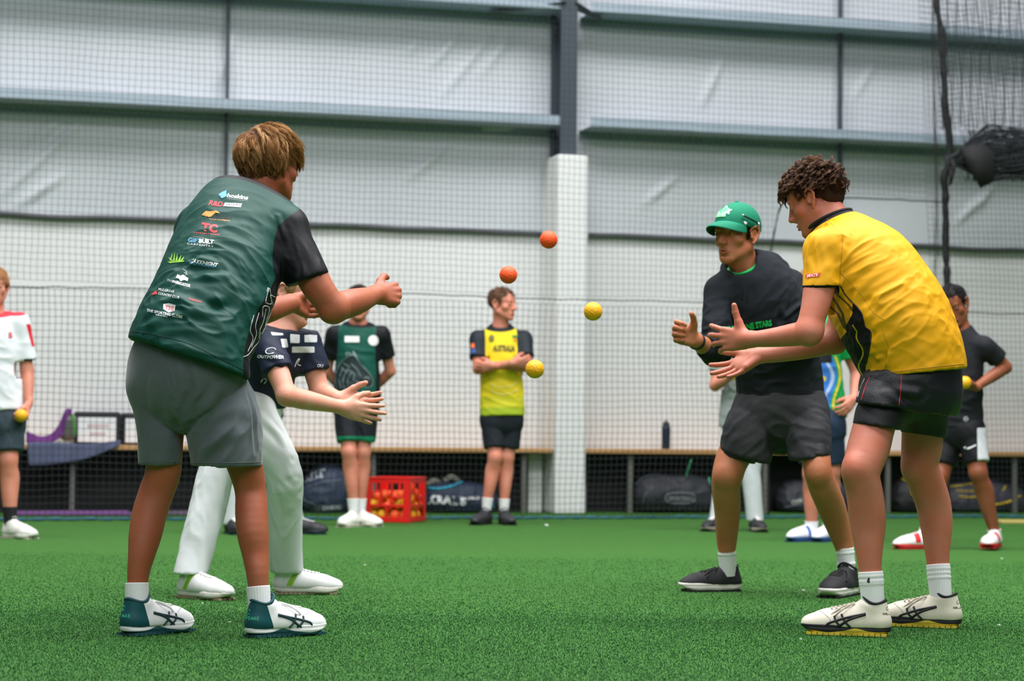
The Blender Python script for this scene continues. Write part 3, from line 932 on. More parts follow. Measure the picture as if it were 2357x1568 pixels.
# ------------------------------------------------------------ people: heads, hands, hair, shoes, socks
class Head:
    """c: midpoint between the ears, f: where the face points, up: crown direction (both in the place), s: size"""
    def __init__(s, c, f, up, size=1.0):
        s.c = np.asarray(c, float); s.f = unit(f); s.s = size
        s.R = frame(y=s.f, z=up)
    def w(s, x, y, z): return s.c + s.R @ (np.array([x, y, z]) * s.s)
    def local(s, V): return (np.asarray(V) - s.c) @ s.R / s.s
    def add(s, F, ears=True, face=True, fat=1.0):
        w, R, z = s.w, s.R, s.s
        e = lambda c, r, k=0.012, mode='add', RR=None: F.ell(w(*c), np.array(r) * z, R if RR is None else RR, k * z, mode)
        c = lambda a, b, ra, rb, k=0.012, mode='add': F.cone(w(*a), w(*b), ra * z, rb * z, k * z, mode=mode)
        e((0, -.006, .045), (.072, .092, .078), .02)
        e((0, .034, .045), (.060, .058, .055), .02)
        e((0, .034, -.014), (.056 * fat, .056, .066), .02)
        for q in (-1, 1):
            c((q * .052 * fat, .0, -.040), (q * .016, .070, -.082), .020, .017, .025)
            e((q * .043, .056, -.012), (.021 * fat, .021, .020), .02)
        e((0, .076, -.084), (.020, .018, .017), .015)
        e((0, .056, -.052), (.037, .040, .032), .02)
        if face:
            c((-.034, .078, .032), (.034, .078, .032), .0125, .0125, .012)
            for q in (-1, 1):
                e((q * .032, .097, .014), (.017, .015, .010), .012, 'sub')
                e((q * .031, .0775, .013), (.0150, .0138, .0128), .004)
                e((q * .031, .0945, .0125), (.0125, .0072, .0036), .002, 'sub')
            c((0, .080, .026), (0, .094, -.020), .0105, .0165, .010)
            c((0, .090, .026), (0, .111, -.013), .0078, .0095, .010)
            e((0, .1125, -.018), (.010, .0095, .0085), .006)
            for q in (-1, 1):
                e((q * .0125, .101, -.022), (.0072, .0105, .0068), .006)
                e((q * .0068, .107, -.0290), (.0030, .0045, .0022), .002, 'sub')
            for q in (-1, 1):
                c((q * .021, .0895, -.052), (q * .004, .1000, -.0485), .0032, .0046, .004)
                c((q * .020, .0890, -.0545), (q * .003, .0985, -.0605), .0032, .0056, .004)
            e((0, .1035, -.0535), (.0195, .0085, .0014), .003, 'sub')
            e((0, .094, -.071), (.016, .008, .005), .010, 'sub')
            e((0, .0815, -.0865), (.014, .0125, .012), .010)
        if ears:
            for q in (-1, 1):
                pts = [(.070, .012, .018), (.077, .006, .031), (.083, -.008, .036), (.087, -.021, .028), (.087, -.024, .012), (.083, -.018, -.004), (.078, -.009, -.018), (.0735, -.001, -.027)]
                P = [w(q * a, b, d) for a, b, d in pts]
                rr = [.004, .0042, .0044, .0046, .0044, .0042, .005, .0055]
                F.ell(w(q * .0745, -.006, .006), np.array((.0060, .0165, .026)) * z, R @ np.array(Matrix.Rotation(q * .35, 3, 'Z')), .004 * z)
                for i in range(7): F.cone(P[i], P[i + 1], rr[i] * z, rr[i + 1] * z, .003 * z)
                F.ell(w(q * .0830, -.003, .003), np.array((.0070, .0090, .0125)) * z, R, .004 * z, 'sub')
                F.cone(w(q * .071, .008, .008), w(q * .073, .008, -.006), .0045 * z, .0045 * z, .003 * z)
    def box(s, lo=(-.095, -.11, -.115), hi=(.095, .14, .135)):
        P = np.array([s.w(x, y, z) for x in (lo[0], hi[0]) for y in (lo[1], hi[1]) for z in (lo[2], hi[2])])
        return P.min(0), P.max(0)
    def lips(s, V):
        L = s.local(V); p = (L - np.array([0, .097, -.0545])) / np.array([.0215, .014, .0085])
        return (np.linalg.norm(p, axis=1) - 1) * .008
    def eyes(s, parent, iris=(70, 45, 30)):
        for q in (-1, 1):
            c = s.w(q * .031, .0785, .013); m = MB(); m.ball(c, .0122 * s.s, 20, 14)
            V, F = m.arrays()
            L = s.local(V); d = np.linalg.norm(L - np.array([q * .030, .0908, .0125]), axis=1)
            mesh_obj('eye', V, F, region_mat('eye_white_and_iris', [(225, 218, 212), iris], 0.15, 0.0, 0, 1, 0, 0.6) if not hasattr(Head, '_em') else Head._em,
                     parent, origin=c, attrs={'m1': d - .0062})
    def brows(s, parent, mtl, n=90):
        for q in (-1, 1):
            m = MB(); rg = np.random.default_rng(3)
            for i in range(n):
                t = rg.uniform(0, 1); x = q * (.014 + .034 * t); zz = .031 + .006 * math.sin(t * 2.6) + rg.uniform(-.0028, .0028) * (1.2 - t)
                y = .0945 - .020 * t * t
                a = s.w(x, y, zz); b = s.w(x + q * .007, y - .002 - .004 * t, zz + rg.uniform(-.001, .003))
                m.tube(np.array([a, (a + b) / 2 + s.f * .0006, b]), [.0006, .0005, .0001], 3, caps=False)
            m.build('eyebrow', mtl, parent)

def hand(F, W, d, p, right, curls, thumb=None, spread=(10, 3, -4, -11), s=1.0, size=1.0, forearm=None):
    """five separate fingers. W wrist centre, d along the hand, p the way the palm faces;
    curls: for index..little (a1, a2, a3) degrees; thumb: ((dd, ll, pp), bend) direction of the thumb in the hand's own axes"""
    d = unit(d); p = unit(np.asarray(p) - d * np.dot(p, d))
    l = np.cross(d, p) if right else -np.cross(d, p)
    q = lambda a, b, c: W + (d * a + l * b + p * c) * size
    kn = [(.090, .030, -.002), (.094, .010, -.004), (.089, -.011, -.003), (.079, -.030, 0)]
    rad = [.0101, .0104, .0098, .0088]; ln = [.073, .080, .074, .058]
    F.cone(q(-.012, 0, 0), q(.02, 0, 0), .021 * size, .022 * size, .012, n=l, f=1.25)
    for i, (k, r) in enumerate(zip(kn, rad)):
        F.cone(q(.012, k[1] * .45, 0), q(k[0] - .004, k[1], k[2]), .0135 * size, (r + .0018) * size, .010)
    F.ell(q(.045, .004, .004), np.array((.042, .032, .0125)) * size, np.stack([d, l, p], 1), .012)
    F.cone(q(.012, -.020, .006), q(.055, -.028, .006), .013 * size, .011 * size, .010)       # heel of the little finger
    T = thumb or ((.72, .62, .30), 20)
    td = unit(d * T[0][0] + l * T[0][1] + p * T[0][2])
    c0 = q(.016, .018, .006); c1 = c0 + td * .044 * size
    F.cone(c0, c1, .0170 * size, .0128 * size, .010)
    F.cone(q(.040, .020, .004), c1, .010 * size, .0095 * size, .012)
    # thumb bends towards the fingers
    ax = unit(np.cross(td, unit(d * .9 + p * .5 - l * .2)))
    def rot(v, a):
        a = math.radians(a); return v * math.cos(a) + np.cross(ax, v) * math.sin(a) + ax * np.dot(ax, v) * (1 - math.cos(a))
    t2 = rot(td, T[1]); c2 = c1 + t2 * .033 * size
    t3 = rot(t2, T[1] * (T[2] if len(T) > 2 else 1.0)); c3 = c2 + t3 * .024 * size
    F.cone(c1, c2, .0124 * size, .0114 * size, .004)
    F.cone(c2, c3, .0114 * size, .0092 * size, .003)
    tips = [c3]
    for i in range(4):
        a = math.radians(spread[i]); dd = unit(d * math.cos(a) + l * math.sin(a))
        P = q(*kn[i]); A = 0
        for j, fr in enumerate((.44, .31, .25)):
            A += math.radians(curls[i][j])
            v = dd * math.cos(A) + p * math.sin(A)
            Q = P + v * ln[i] * fr * size
            r0, r1 = rad[i] * (1 - .09 * j) * size, rad[i] * (1 - .09 * (j + 1)) * size
            F.cone(P, Q, r0, r1, .0030 if j == 0 else .0025)
            P = Q
        tips.append(P)
    P = np.array(tips + [q(-.01, 0, 0), q(.09, .04, 0), q(.08, -.045, 0), c1, c2, q(.045, 0, .03), q(.045, 0, -.02)])
    return P.min(0) - .016, P.max(0) + .016

def hair(head, parent, cols, guides, region, flow, length, lift=0.25, wave=(0.004, 3.0), child=16, spread=0.006, rad=0.00055, cap=(.0785, .1000, .088), capc=(0, -.008, .046),
         capcut=None, seed=1, segs=9, thick=0.010, clumpy=1.0, curl=0.0, name='hair', cap_noise=0.004, under=0.55, capcol=None, cap_h=0.004):
    """head of hair: a rough base mass plus several thousand tapering strands in locks"""
    rg = np.random.default_rng(seed)
    pts = []
    while len(pts) < guides:
        v = rg.normal(size=3); v /= np.linalg.norm(v)
        p = np.array([.073, .094, .080]) * v + np.array([0, -.006, .045])
        if region(p): pts.append(p)
    P = np.array(pts); G = len(P)
    N = (P - np.array([0, -.006, .045])) / np.array([.073, .094, .080]) ** 2; N /= np.linalg.norm(N, axis=1)[:, None]
    L = np.array([length(p) for p in P]) * rg.uniform(0.75, 1.2, G)
    D = np.array([flow(p) for p in P]) + rg.normal(size=(G, 3)) * .22
    D = D - N * (D * N).sum(1)[:, None]; D /= np.linalg.norm(D, axis=1)[:, None] + 1e-9
    ph = rg.uniform(0, 6.28, G); th = thick * rg.uniform(0.25, 1.15, G)
    G3 = [P.copy()]; cur = P.copy(); dr = D + N * lift; dr /= np.linalg.norm(dr, axis=1)[:, None]
    S = np.cross(N, D)
    C0 = np.array([0, -.006, .045]); RR = np.array([.073, .094, .080])
    for k in range(1, segs):
        t = k / (segs - 1)
        cur = cur + dr * (L / (segs - 1))[:, None]
        q = (cur - C0) / RR; rr = np.linalg.norm(q, axis=1)
        n = q / RR; n /= np.linalg.norm(n, axis=1)[:, None]
        tgt = 1 + (th * min(1, t * 2.5)) / .08
        low = cur[:, 2] < -0.005
        push = np.where((rr < tgt) & ~low, (tgt - rr) * .08, 0)
        cur = cur + n * push[:, None]
        # follow the head, fall a little
        fl = np.array([flow(p) for p in cur]); fl = fl - n * (fl * n).sum(1)[:, None] * 0.8; fl /= np.linalg.norm(fl, axis=1)[:, None] + 1e-9
        dr = dr * .55 + fl * .45 + np.array([0, 0, -.07]); dr /= np.linalg.norm(dr, axis=1)[:, None]
        w = wave[0] * np.sin(ph + t * wave[1] * 2) * (t ** .6)
        off = S * w[:, None]
        if curl: off = off + (S * np.cos(ph + t * 9)[:, None] + n * np.sin(ph + t * 9)[:, None]) * curl * t
        G3.append(cur + off)
    A = np.stack(G3, 1)                                     # G, S, 3
    co = rg.normal(size=(G, child, 3)) * spread
    t = np.linspace(0, 1, segs)[None, None, :, None]
    B = A[:, None] + co[:, :, None] * (1.0 - (0.72 * clumpy) * t) + rg.normal(size=(G, child, segs, 3)) * .0005
    # separate lengths
    K = G * child; B = B.reshape(K, segs, 3)
    W = head.c + (B * head.s) @ head.R.T
    T = np.gradient(W, axis=1); T /= np.linalg.norm(T, axis=2)[..., None] + 1e-9
    a = np.cross(T, np.array([0.3, 0.2, 0.93])); a /= np.linalg.norm(a, axis=2)[..., None] + 1e-9; b = np.cross(T, a)
    r = rad * head.s * (1.0 - 0.75 * np.linspace(0, 1, segs) ** 2)[None, :, None, None]
    ang = np.array([0, 2.094, 4.189])
    V = W[:, :, None] + r * (np.cos(ang)[None, None, :, None] * a[:, :, None] + np.sin(ang)[None, None, :, None] * b[:, :, None])
    V = V.reshape(-1, 3)
    base = np.arange(K)[:, None, None] * segs * 3 + np.arange(segs - 1)[None, :, None] * 3
    j = np.arange(3)[None, None]; k = (j + 1) % 3
    F = np.stack([base + j, base + k, base + 3 + k, base + 3 + j], -1).reshape(-1, 4)
    sh = np.clip(rg.uniform(0, 1, G)[:, None] * .55 + rg.uniform(0, 1, (G, child)) * .45, 0, 1).reshape(K, 1, 1) * np.ones((1, segs, 3))
    tip = np.broadcast_to(np.linspace(0, 1, segs)[None, :, None], (K, segs, 3))
    z = B[:, :, 2][..., None] * np.ones((1, 1, 3))
    sh = np.clip(sh * .75 + tip * .15 + np.clip((z - 0.02) / .12, -1, 1) * .16, 0, 1)
    tm = NT(name + '_strands')
    cr = tm.node('ShaderNodeValToRGB'); e = cr.color_ramp.elements
    e[0].position = 0.05; e[0].color = (*lin(cols[0]), 1); e[1].position = .95; e[1].color = (*lin(cols[2]), 1)
    x = e.new(.5); x.color = (*lin(cols[1]), 1)
    tm.link(tm.attr('shade'), cr.inputs[0]); tm.base(cr.outputs[0]); tm.b.inputs['Roughness'].default_value = .55; tm.b.inputs['Specular IOR Level'].default_value = .16
    # base mass
    Fd = Fld(); Fd.ell(head.w(*capc), np.array(cap) * head.s, head.R, .01)
    if capcut: capcut(Fd, head)
    cv, cf = Fd.mesh(cap_h)
    cn = vnormals(cv, cf); cv = cv + cn * (cap_noise * vnoise(head.local(cv) * np.array([90, 90, 45]), seed))[:, None]
    V2 = np.vstack([cv, V]); F2 = [np.vstack([cf, F + len(cv)])]
    shade = np.concatenate([np.full(len(cv), .12 if capcol is None else capcol), sh.ravel()])
    return mesh_obj(name, V2, F2, tm.m, parent, origin=head.c, attrs={'shade': shade})

def nape_cut(F, h, front=.075, side_z=.0, back_z=-.04, tilt=0.9):
    """trim the hair mass: hairline at the forehead, above the ears, at the nape"""
    F.plane(h.w(0, front, .055), h.R @ np.array([0, 1, -.75]))
    F.plane(h.w(0, 0, back_z), h.R @ np.array([0, .9, -1.0]))
    F.plane(h.w(0, -.03, back_z), h.R @ np.array([0, 0, -1.0]))

def sock(parent, a, b, ra, rb, mtl, name='sock', ribs=26, rings=(), n=104, flat=None, parent_origin=None):
    """ribbed tube from the shoe up: a bottom, b top"""
    a = np.asarray(a, float); b = np.asarray(b, float)
    T = unit(b - a); X = unit(np.cross(T, [0.1, 1, 0.05])); Y = np.cross(T, X); L = np.linalg.norm(b - a)
    m = 40; t = np.linspace(0, 1, m); th = np.linspace(0, 2 * np.pi, n, endpoint=False)
    r = ra + (rb - ra) * t
    for (c, w, h) in rings: r = r + h * np.exp(-((t - c) / w) ** 2)
    R = r[:, None] * (1 + 0.014 * np.sin(th * ribs)[None] * np.clip((1 - t) * 12, 0, 1)[:, None])
    V = (a + t[:, None] * (b - a))[:, None] + R[..., None] * (np.cos(th)[None, :, None] * X + np.sin(th)[None, :, None] * Y)
    V = np.concatenate([V, V[-1:] - (V[-1:] - b) * .10 , V[-1:] - (V[-1:] - b) * .12 - T * .015], 0); m += 2
    i = np.arange(m - 1)[:, None] * n; j = np.arange(n)[None]; k = (j + 1) % n
    F = np.stack([i + j, i + k, i + n + k, i + n + j], -1).reshape(-1, 4)
    return mesh_obj(name, V.reshape(-1, 3), F, mtl, parent, origin=a)

def shoe(parent, heel, toe_dir, up=(0, 0, 1), L=0.285, colours=None, sole_cols=((235, 236, 236), (30, 70, 75)), side=1, w=1.0, lace=(232, 234, 232), h=0.0035, sole_h=0.030, chunk=1.0,
         collar=(30, 34, 36), upper_mat=None, regions=None, split=0.011, wavy=True, toe_cap=None, tongue=True, lace_loops=True):
    """heel: point on the ground under the back of the heel; side=+1 when the outer edge lies to the right of toe_dir"""
    heel = np.asarray(heel, float); R = frame(y=toe_dir, z=up); s = L / .285
    w3 = lambda x, y, z: heel + R @ (np.array([x * side * w, y, z]) * s)
    U = R[:, 2]
    A = Fld()
    A.cone(w3(0, .042, .045), w3(0, .052, .092), .040 * s, .0385 * s, .02, n=R[:, 0], f=.97)
    A.cone(w3(0, .040, .030), w3(0, .12, .034), .036 * s, .035 * s, .02)
    A.cone(w3(0, .09, .070), w3(.002, .175, .046), .031 * s, .027 * s, .03)
    A.cone(w3(0, .11, .035), w3(.006, .200, .030), .038 * s, .041 * s, .03, n=U, f=.92)
    A.cone(w3(.006, .200, .028), w3(-.002, .246, .027), .043 * s, .035 * s, .03, n=U, f=.86)
    A.plane(w3(0, 0, sole_h * .72), -U, .002)
    A.plane(w3(0, 0, .102), R @ np.array([0, -.22, 1.0]), .004)
    A.cone(w3(0, .053, .070), w3(0, .050, .17), .0315 * s, .034 * s, .004, mode='sub')
    A.cone(w3(-.08, .058, .134), w3(.08, .058, .134), .034 * s, .034 * s, .012, mode='sub')
    V, F = A.mesh(h)
    V = smooth_mesh(V, F, 1)
    at_ = {}
    if regions is not None:
        Lc = (V - heel) @ R / s; Lc[:, 0] *= side
        for i, rg in enumerate(regions(Lc), 1): at_['m%d' % i] = rg * s
    o = mesh_obj('shoe', V, F, upper_mat, parent, origin=heel, attrs=at_)
    # sole
    B = Fld(); f = 1.0
    for (a, ra), (b, rb) in zip([((0, .038), .038), ((-.001, .12), .034), ((.006, .195), .046)], [((-.001, .12), .034), ((.006, .195), .046), ((-.002, .247), .037)]):
        B.cone(w3(*a, .015), w3(*b, .015), ra * s, rb * s, .03, n=U, f=2.2)
    B.plane(w3(0, 0, .0), -U, .006 * s)
    B.plane(w3(0, 0, sole_h), U, .006 * s)
    B.plane(w3(0, .245, .006), R @ np.array([0, .42, -1.0]), .01)
    B.plane(w3(0, .03, .002), R @ np.array([0, -.25, -1.0]), .01)
    SV, SF = B.mesh(h)
    Lc = (SV - heel) @ R / s; yy = Lc[:, 1]
    prof = split + (.010 * np.exp(-((yy - .105) / .028) ** 2) - .004 * np.exp(-((yy - .19) / .03) ** 2) if wavy else 0)
    SV = SV + (R @ np.stack([np.sign(Lc[:, 0]) * .0012 * np.sin((Lc[:, 2] - .01) * 420), 0 * yy, 0 * yy])).T * (np.abs(Lc[:, 0]) > .02)[:, None]
    so = mesh_obj('sole', SV, SF, region_mat('sole_rubber', sole_cols, .6, .05, .1, 300, 0, .4, soft=.0005), o, origin=heel, attrs={'m1': Lc[:, 2] - prof, 'm2': -(Lc[:, 2] - prof + .0)})
    # lugs
    m = MB(); rg = np.random.default_rng(2)
    for y in np.linspace(.02, .25, 14):
        hw = (.032 if y < .15 else .038) * w
        for x in (-hw, -hw * .35, hw * .35, hw):
            m.box(w3(x / w, y, .0010), np.array((.0085, .0076, .0040)) * s, R)
    m.build('lugs', mat('lug_rubber', sole_cols[1] if len(sole_cols) > 1 else sole_cols[0], .7, .05), o, origin=heel)
    surf = Surf(V, F)
    def top(x, y):
        p, n = surf.hit(w3(x, y, .16), -U); return None if p is None else p
    if lace is not None:
        m = MB(); r = .0027 * s
        rows = np.linspace(.112, .180, 6)
        for i, y in enumerate(rows):
            P = [top(x, y + .004 * math.cos(x * 60)) for x in np.linspace(-.017, .017, 7)]
            P = [p + U * .0015 for p in P if p is not None]
            if len(P) > 2: m.tube(np.array(P), r, 6)
            if i < len(rows) - 1:
                P = [top(-.016 + .032 * t_, y + (rows[1] - rows[0]) * t_) for t_ in np.linspace(0, 1, 7)]
                P = [p + U * .002 for p in P if p is not None]
                if len(P) > 2: m.tube(np.array(P), r, 6)
        if lace_loops:
            for q in (-1, 1):
                c = w3(0, .104, .088)
                P = spline(np.array([c, w3(.022 * q, .120, .093), w3(.040 * q, .150, .074), w3(.038 * q, .168, .058), w3(.024 * q, .152, .072), c + U * .001]), 26)
                m.tube(P, r, 6)
                P = spline(np.array([c, w3(.018 * q, .135, .090), w3(.030 * q, .175, .066), w3(.034 * q, .190, .050)]), 16)
                m.tube(P, r, 6)
        m.build('laces', mat('shoe_lace', lace, .8, .05), o, origin=heel, smooth=True)
    # seams of the upper: toe cap, eyestay, side panel
    m = MB(); dk = tuple(int(c * .62) for c in (176, 176, 170))
    for sx in (-1, 1):
        for poly in (((.020, .214), (.034, .200), (.043, .182)), ((.0, .222), (.012, .220), (.020, .214)), ((.020, .108), (.024, .150), (.016, .186))):
            Q = spline(np.array([(*p, 0) for p in poly]), 14)[:, :2]; P2 = [top(sx * x, y) for x, y in Q]; P2 = [p for p in P2 if p is not None]
            if len(P2) > 3: m.tube(np.array(P2), .0009 * s, 4)
    if m.n and tongue: m.build('upper_seams', mat('shoe_seam', (150, 150, 146) if lace != (30, 30, 32) else (40, 40, 44), .8, 0), o, origin=heel, smooth=True)
    if tongue:
        T = Fld(); T.cone(w3(0, .092, .078), w3(0, .078, .112), .016 * s, .014 * s, .004, n=R @ np.array([0, .85, .5]), f=.35)
        tv, tf = T.mesh(.003)
        mesh_obj('tongue', tv, tf, mat('shoe_tongue', collar, .8, .1), o, origin=heel)
    # padded collar line
    m = MB(); P = []
    for a in np.linspace(0, 2 * np.pi, 40):
        x, y = .0345 * math.sin(a), .053 - .0355 * math.cos(a)
        P.append(w3(x, y, .102 + .22 * y - .017 * math.sin(a) ** 2 + .001))
    P = np.array(P); m.tube(P, .0046 * s, 8)
    m.build('shoe_collar', mat('shoe_collar', collar, .8, .1), o, origin=heel, smooth=True)
    return o, surf, w3

def body_mesh(name, field, h, fine, mtl, origin, head=None, bumps=None):
    V, F = merge_levels(field, h, fine)
    at_ = {'m1': head.lips(V) if head is not None else np.ones(len(V))}
    o = mesh_obj(name, V, F, mtl, None, origin=origin, attrs=at_)
    N = vnormals(V, F); m = np.zeros(len(V), bool)          # one continuous shading where the cell size changes
    for lo, hi, h2 in fine:
        lo, hi = np.asarray(lo), np.asarray(hi); d = np.minimum(V - lo, hi - V).min(1); m |= np.abs(d) < 2.6 * h
    P = V[m]; e = 1.2 * h
    if len(P):
        g = np.stack([field.at(P + np.eye(3)[i] * e) - field.at(P - np.eye(3)[i] * e) for i in range(3)], 1)
        N[m] = g / (np.linalg.norm(g, axis=1)[:, None] + 1e-12)
    if len(o.data.vertices) == len(N): o.data.normals_split_custom_set_from_vertices([tuple(n) for n in N])
    return o, V, F
def wrinkle(V, N, c, rad, d, amp, scale, seed=0):
    """a patch of drag lines running along d"""
    d = unit(d); q = V + .02 * np.stack([vnoise(V * 9, seed + i) for i in range(3)], 1)
    P = q - (q @ d)[:, None] * d * .80
    n = vnoise(P * scale, seed) * .75 + vnoise(P * scale * 1.9, seed + 9) * .35
    r = 1 - np.abs(n) * 2.0; r = np.sign(r) * np.abs(r) ** 1.3
    m = np.exp(-(np.linalg.norm(V - c, axis=1) / rad) ** 2)
    return V + N * (amp * m * r)[:, None]
def cloth(name, field, h, mtl, parent, folds=(), crum=(0.002, 8.0, None), attrs=None, seed=3, sm=2, wr=()):
    V, F = field.mesh(h); V = smooth_mesh(V, F, sm)
    N = vnormals(V, F)
    if crum[0]: V = crumple(V, N, crum[0], crum[1], crum[2], seed)
    for k, (c, rad, d, a, sc) in enumerate(wr): V = wrinkle(V, N, c, rad, d, a, sc, seed + k)
    for pts, w, hh in folds: V = fold(V, N, pts, w * .7, hh * 1.45)
    o = mesh_obj(name, V, F, mtl, parent, origin=world_of(parent), attrs=attrs(V) if attrs else None)
    return o, V, F, Surf(V, F)
# ------------------------------------------------------------ the boy in the dark green printed shirt, seen from behind
M_skin_tan = skin_mat('tanned_skin', (160, 92, 64))
M_skin_pink = skin_mat('fair_skin', (206, 138, 116))
M_skin_fair = skin_mat('light_skin', (216, 158, 136))
M_skin_brown = skin_mat('brown_skin', (140, 84, 58))
M_sock = mat('white_sock_knit', (232, 234, 236), .85, .04, 40, .3, 500)
def kit(Y0):
    s = ppm(Y0)
    J = lambda x, y, d=0.0: at(x, y, Y0 + d)
    C = lambda x, y, r, d=0.0, f=1.0: (at(x, y, Y0 + d), r / ppm(Y0 + d), f)
    return J, C
def green_boy():
    Y0 = 6.45; J, C = kit(Y0)
    B = Fld()
    dn = np.array([0, 1.0, 0]); FW_ = unit([.5, .86, -.08])
    # legs
    B.chain([C(395, 860, 55, .03), C(380, 980, 45, .03), C(376, 1083, 41, .05), C(360, 1133, 40, .06), C(345, 1180, 40, .05), C(335, 1228, 38, .03), C(326, 1276, 31, .01), C(318, 1324, 25, 0), C(315, 1395, 20, -.01)], k=.02)
    B.chain([C(490, 870, 62, .03), C(540, 990, 52, .02), C(567, 1083, 40, .04), C(577, 1133, 36, .05), C(579, 1180, 37.5, .03), C(582, 1228, 36.5, .01), C(588, 1276, 30.5, 0), C(593, 1324, 25.5, -.02), C(597, 1400, 20, -.03)], k=.02)
    # torso under the shirt
    B.chain([C(430, 830, 92, .02, .75), C(452, 740, 92, .08, .75), C(495, 620, 98, .18, .75), C(535, 540, 88, .27, .75), C(570, 500, 50, .32, .9)], n=FW_, k=.04)
    hd = Head(J(618, 388, .36), (.62, .78, -.05), (.06, .05, 1), 1.0)
    B.chain([C(570, 490, 52, .30), C(596, 440, 43, .33), C(612, 412, 42, .35)], k=.02)
    hd.add(B)
    B.cone(J(596, 440, .34), hd.w(0, -.01, -.03), .055, .056, .02)
    B.cone(J(604, 450, .36), hd.w(0, .02, -.05), .048, .050, .02)
    # right arm (nearer)
    sh = J(668, 545, .20)
    B.chain([C(662, 550, 36, .21), C(697, 600, 38, .19), C(728, 655, 36.5, .18), C(752, 690, 33, .18), C(768, 712, 31, .19)], k=.015)
    B.chain([C(768, 712, 31, .19), C(800, 700, 33, .25), C(828, 692, 29, .31), C(850, 684, 23, .37), C(866, 678, 21, .41)], k=.02)
    B.cone(J(756, 722, .17), J(766, 716, .19), .024, .03, .02)
    W = J(866, 677, .41)
    fr = hand(B, W, (.72, .66, .06), (.05, .20, -1.0) if False else (-.55, .60, -.35), True,
              [(72, 85, 40), (76, 88, 40), (78, 88, 40), (80, 85, 40)], thumb=((.62, .72, .10), 12, 3.0), spread=(4, 1, -2, -5), size=1.0)
    # left arm, coming out from behind the body
    B.chain([C(450, 555, 36, .42), C(500, 650, 36, .44), C(556, 728, 32, .46)], k=.02)
    B.chain([C(556, 728, 32, .46), C(610, 716, 30, .52), C(645, 706, 25, .58), C(670, 699, 21.5, .62)], k=.02)
    fl = hand(B, J(672, 698, .63), (.50, .85, -.10), (.84, -.50, .20), False,
              [(48, 38, 22), (46, 38, 22), (44, 38, 22), (40, 38, 22)], thumb=((.75, .35, .50), 12), spread=(5, 1, -3, -8), size=1.0)
    P0 = floor_at(450, 1462); P0[1] = Y0
    o, V, F = body_mesh('person', B, .0055, [(*hd.box(), .0026), (*fr, .0024), (*fl, .0024)], M_skin_tan, P0, hd)
    tag(o, 'person in a dark green printed shirt and grey shorts, seen from behind', 'person')
    hd.eyes(o)
    # hair: light brown, tousled
    def region(p):
        if p[2] < -.02 - .02 * (p[1] < -.03): return p[1] < -.045 and p[2] > -.05
        if p[1] > .03 and p[2] < .06: return False
        if abs(p[0]) > .045 and p[2] < .045 and p[1] > -.035: return False
        return p[2] > -.02
    def flow(p):
        if p[2] > .105: return np.array([.7, .6 + p[1] * 8, 0])
        if p[1] > .0 and p[2] > .02: return np.array([p[0] * 4, 1.0, -.35 - (p[1] > .06) * .8])
        return np.array([p[0] * 3 + .25, -.25 + .5 * (abs(p[0]) > .04), -1.0])
    def length(p): return .078 if p[2] > .05 else .062 if p[2] > 0.02 else .068
    def cut(Fd, h):
        Fd.plane(h.w(0, .080, .055), h.R @ np.array([0, 1, -.45]))
        Fd.plane(h.w(0, .02, .008), h.R @ np.array([0, .85, -1.0]))
        Fd.ell(h.w(0, -.052, -.012), np.array((.056, .040, .052)), h.R, .02)
    hair(hd, o, [(66, 44, 25), (156, 108, 62), (222, 182, 126)], 560, region, flow, length, lift=.55, wave=(.007, 2.6), child=22, spread=.0048, thick=.022, cap=(.083, .104, .094), capcut=cut, seed=4, rad=.0006, cap_noise=.005, capcol=.16)
    # shirt
    S = Fld()
    S.chain([C(428, 885, 158, .0), C(430, 822, 153, .01), C(447, 770, 151, .05), C(481, 700, 149, .11), C(508, 630, 147, .18), C(528, 570, 140, .24), C(548, 520, 126, .29)], n=dn, k=.03)
    S.ops = [(a[0], a[1], a[2], a[3], a[4], a[5], FW_, .78, a[8]) for a in S.ops]
    S.cone(J(462, 525, .40), J(600, 480, .33), .080, .075, .04)
    S.cone(J(600, 480, .33), J(655, 520, .22), .072, .070, .04)
    S.cone(J(575, 470, .33), J(598, 448, .34), .070, .058, .03)
    SL = Fld()
    S.cone(J(662, 532, .21), J(712, 645, .18), .064, .058, .03)
    S.cone(J(664, 560, .20), J(706, 640, .18), .056, .060, .03)
    S.cone(J(445, 540, .44), J(500, 640, .50), .062, .058, .03)
    hem_n = unit(np.cross(J(570, 866, .0) - J(298, 770, .0), np.array([.1, 1.0, -.12]))); hem_n = hem_n if hem_n[2] < 0 else -hem_n
    S.plane(J(430, 824, .0), hem_n, .004)
    ex = unit(J(748, 629, .18) - J(676, 654, .18)); ez = unit(np.cross(ex, [.0, 1, .0])); ez = -ez if ez[2] < 0 else ez
    S.box(J(714, 642, .18) - ez * .05 + ex * .004, (.083, .12, .05), np.stack([ex, np.cross(ez, ex), ez], 1), .002, .003, mode='sub')
    nk = unit(J(612, 412, .35) - J(580, 480, .31)); S.plane(J(590, 455, .33), nk, .004)
    S.cone(J(580, 468, .33), J(606, 420, .35), .055, .064, .004, mode='sub')
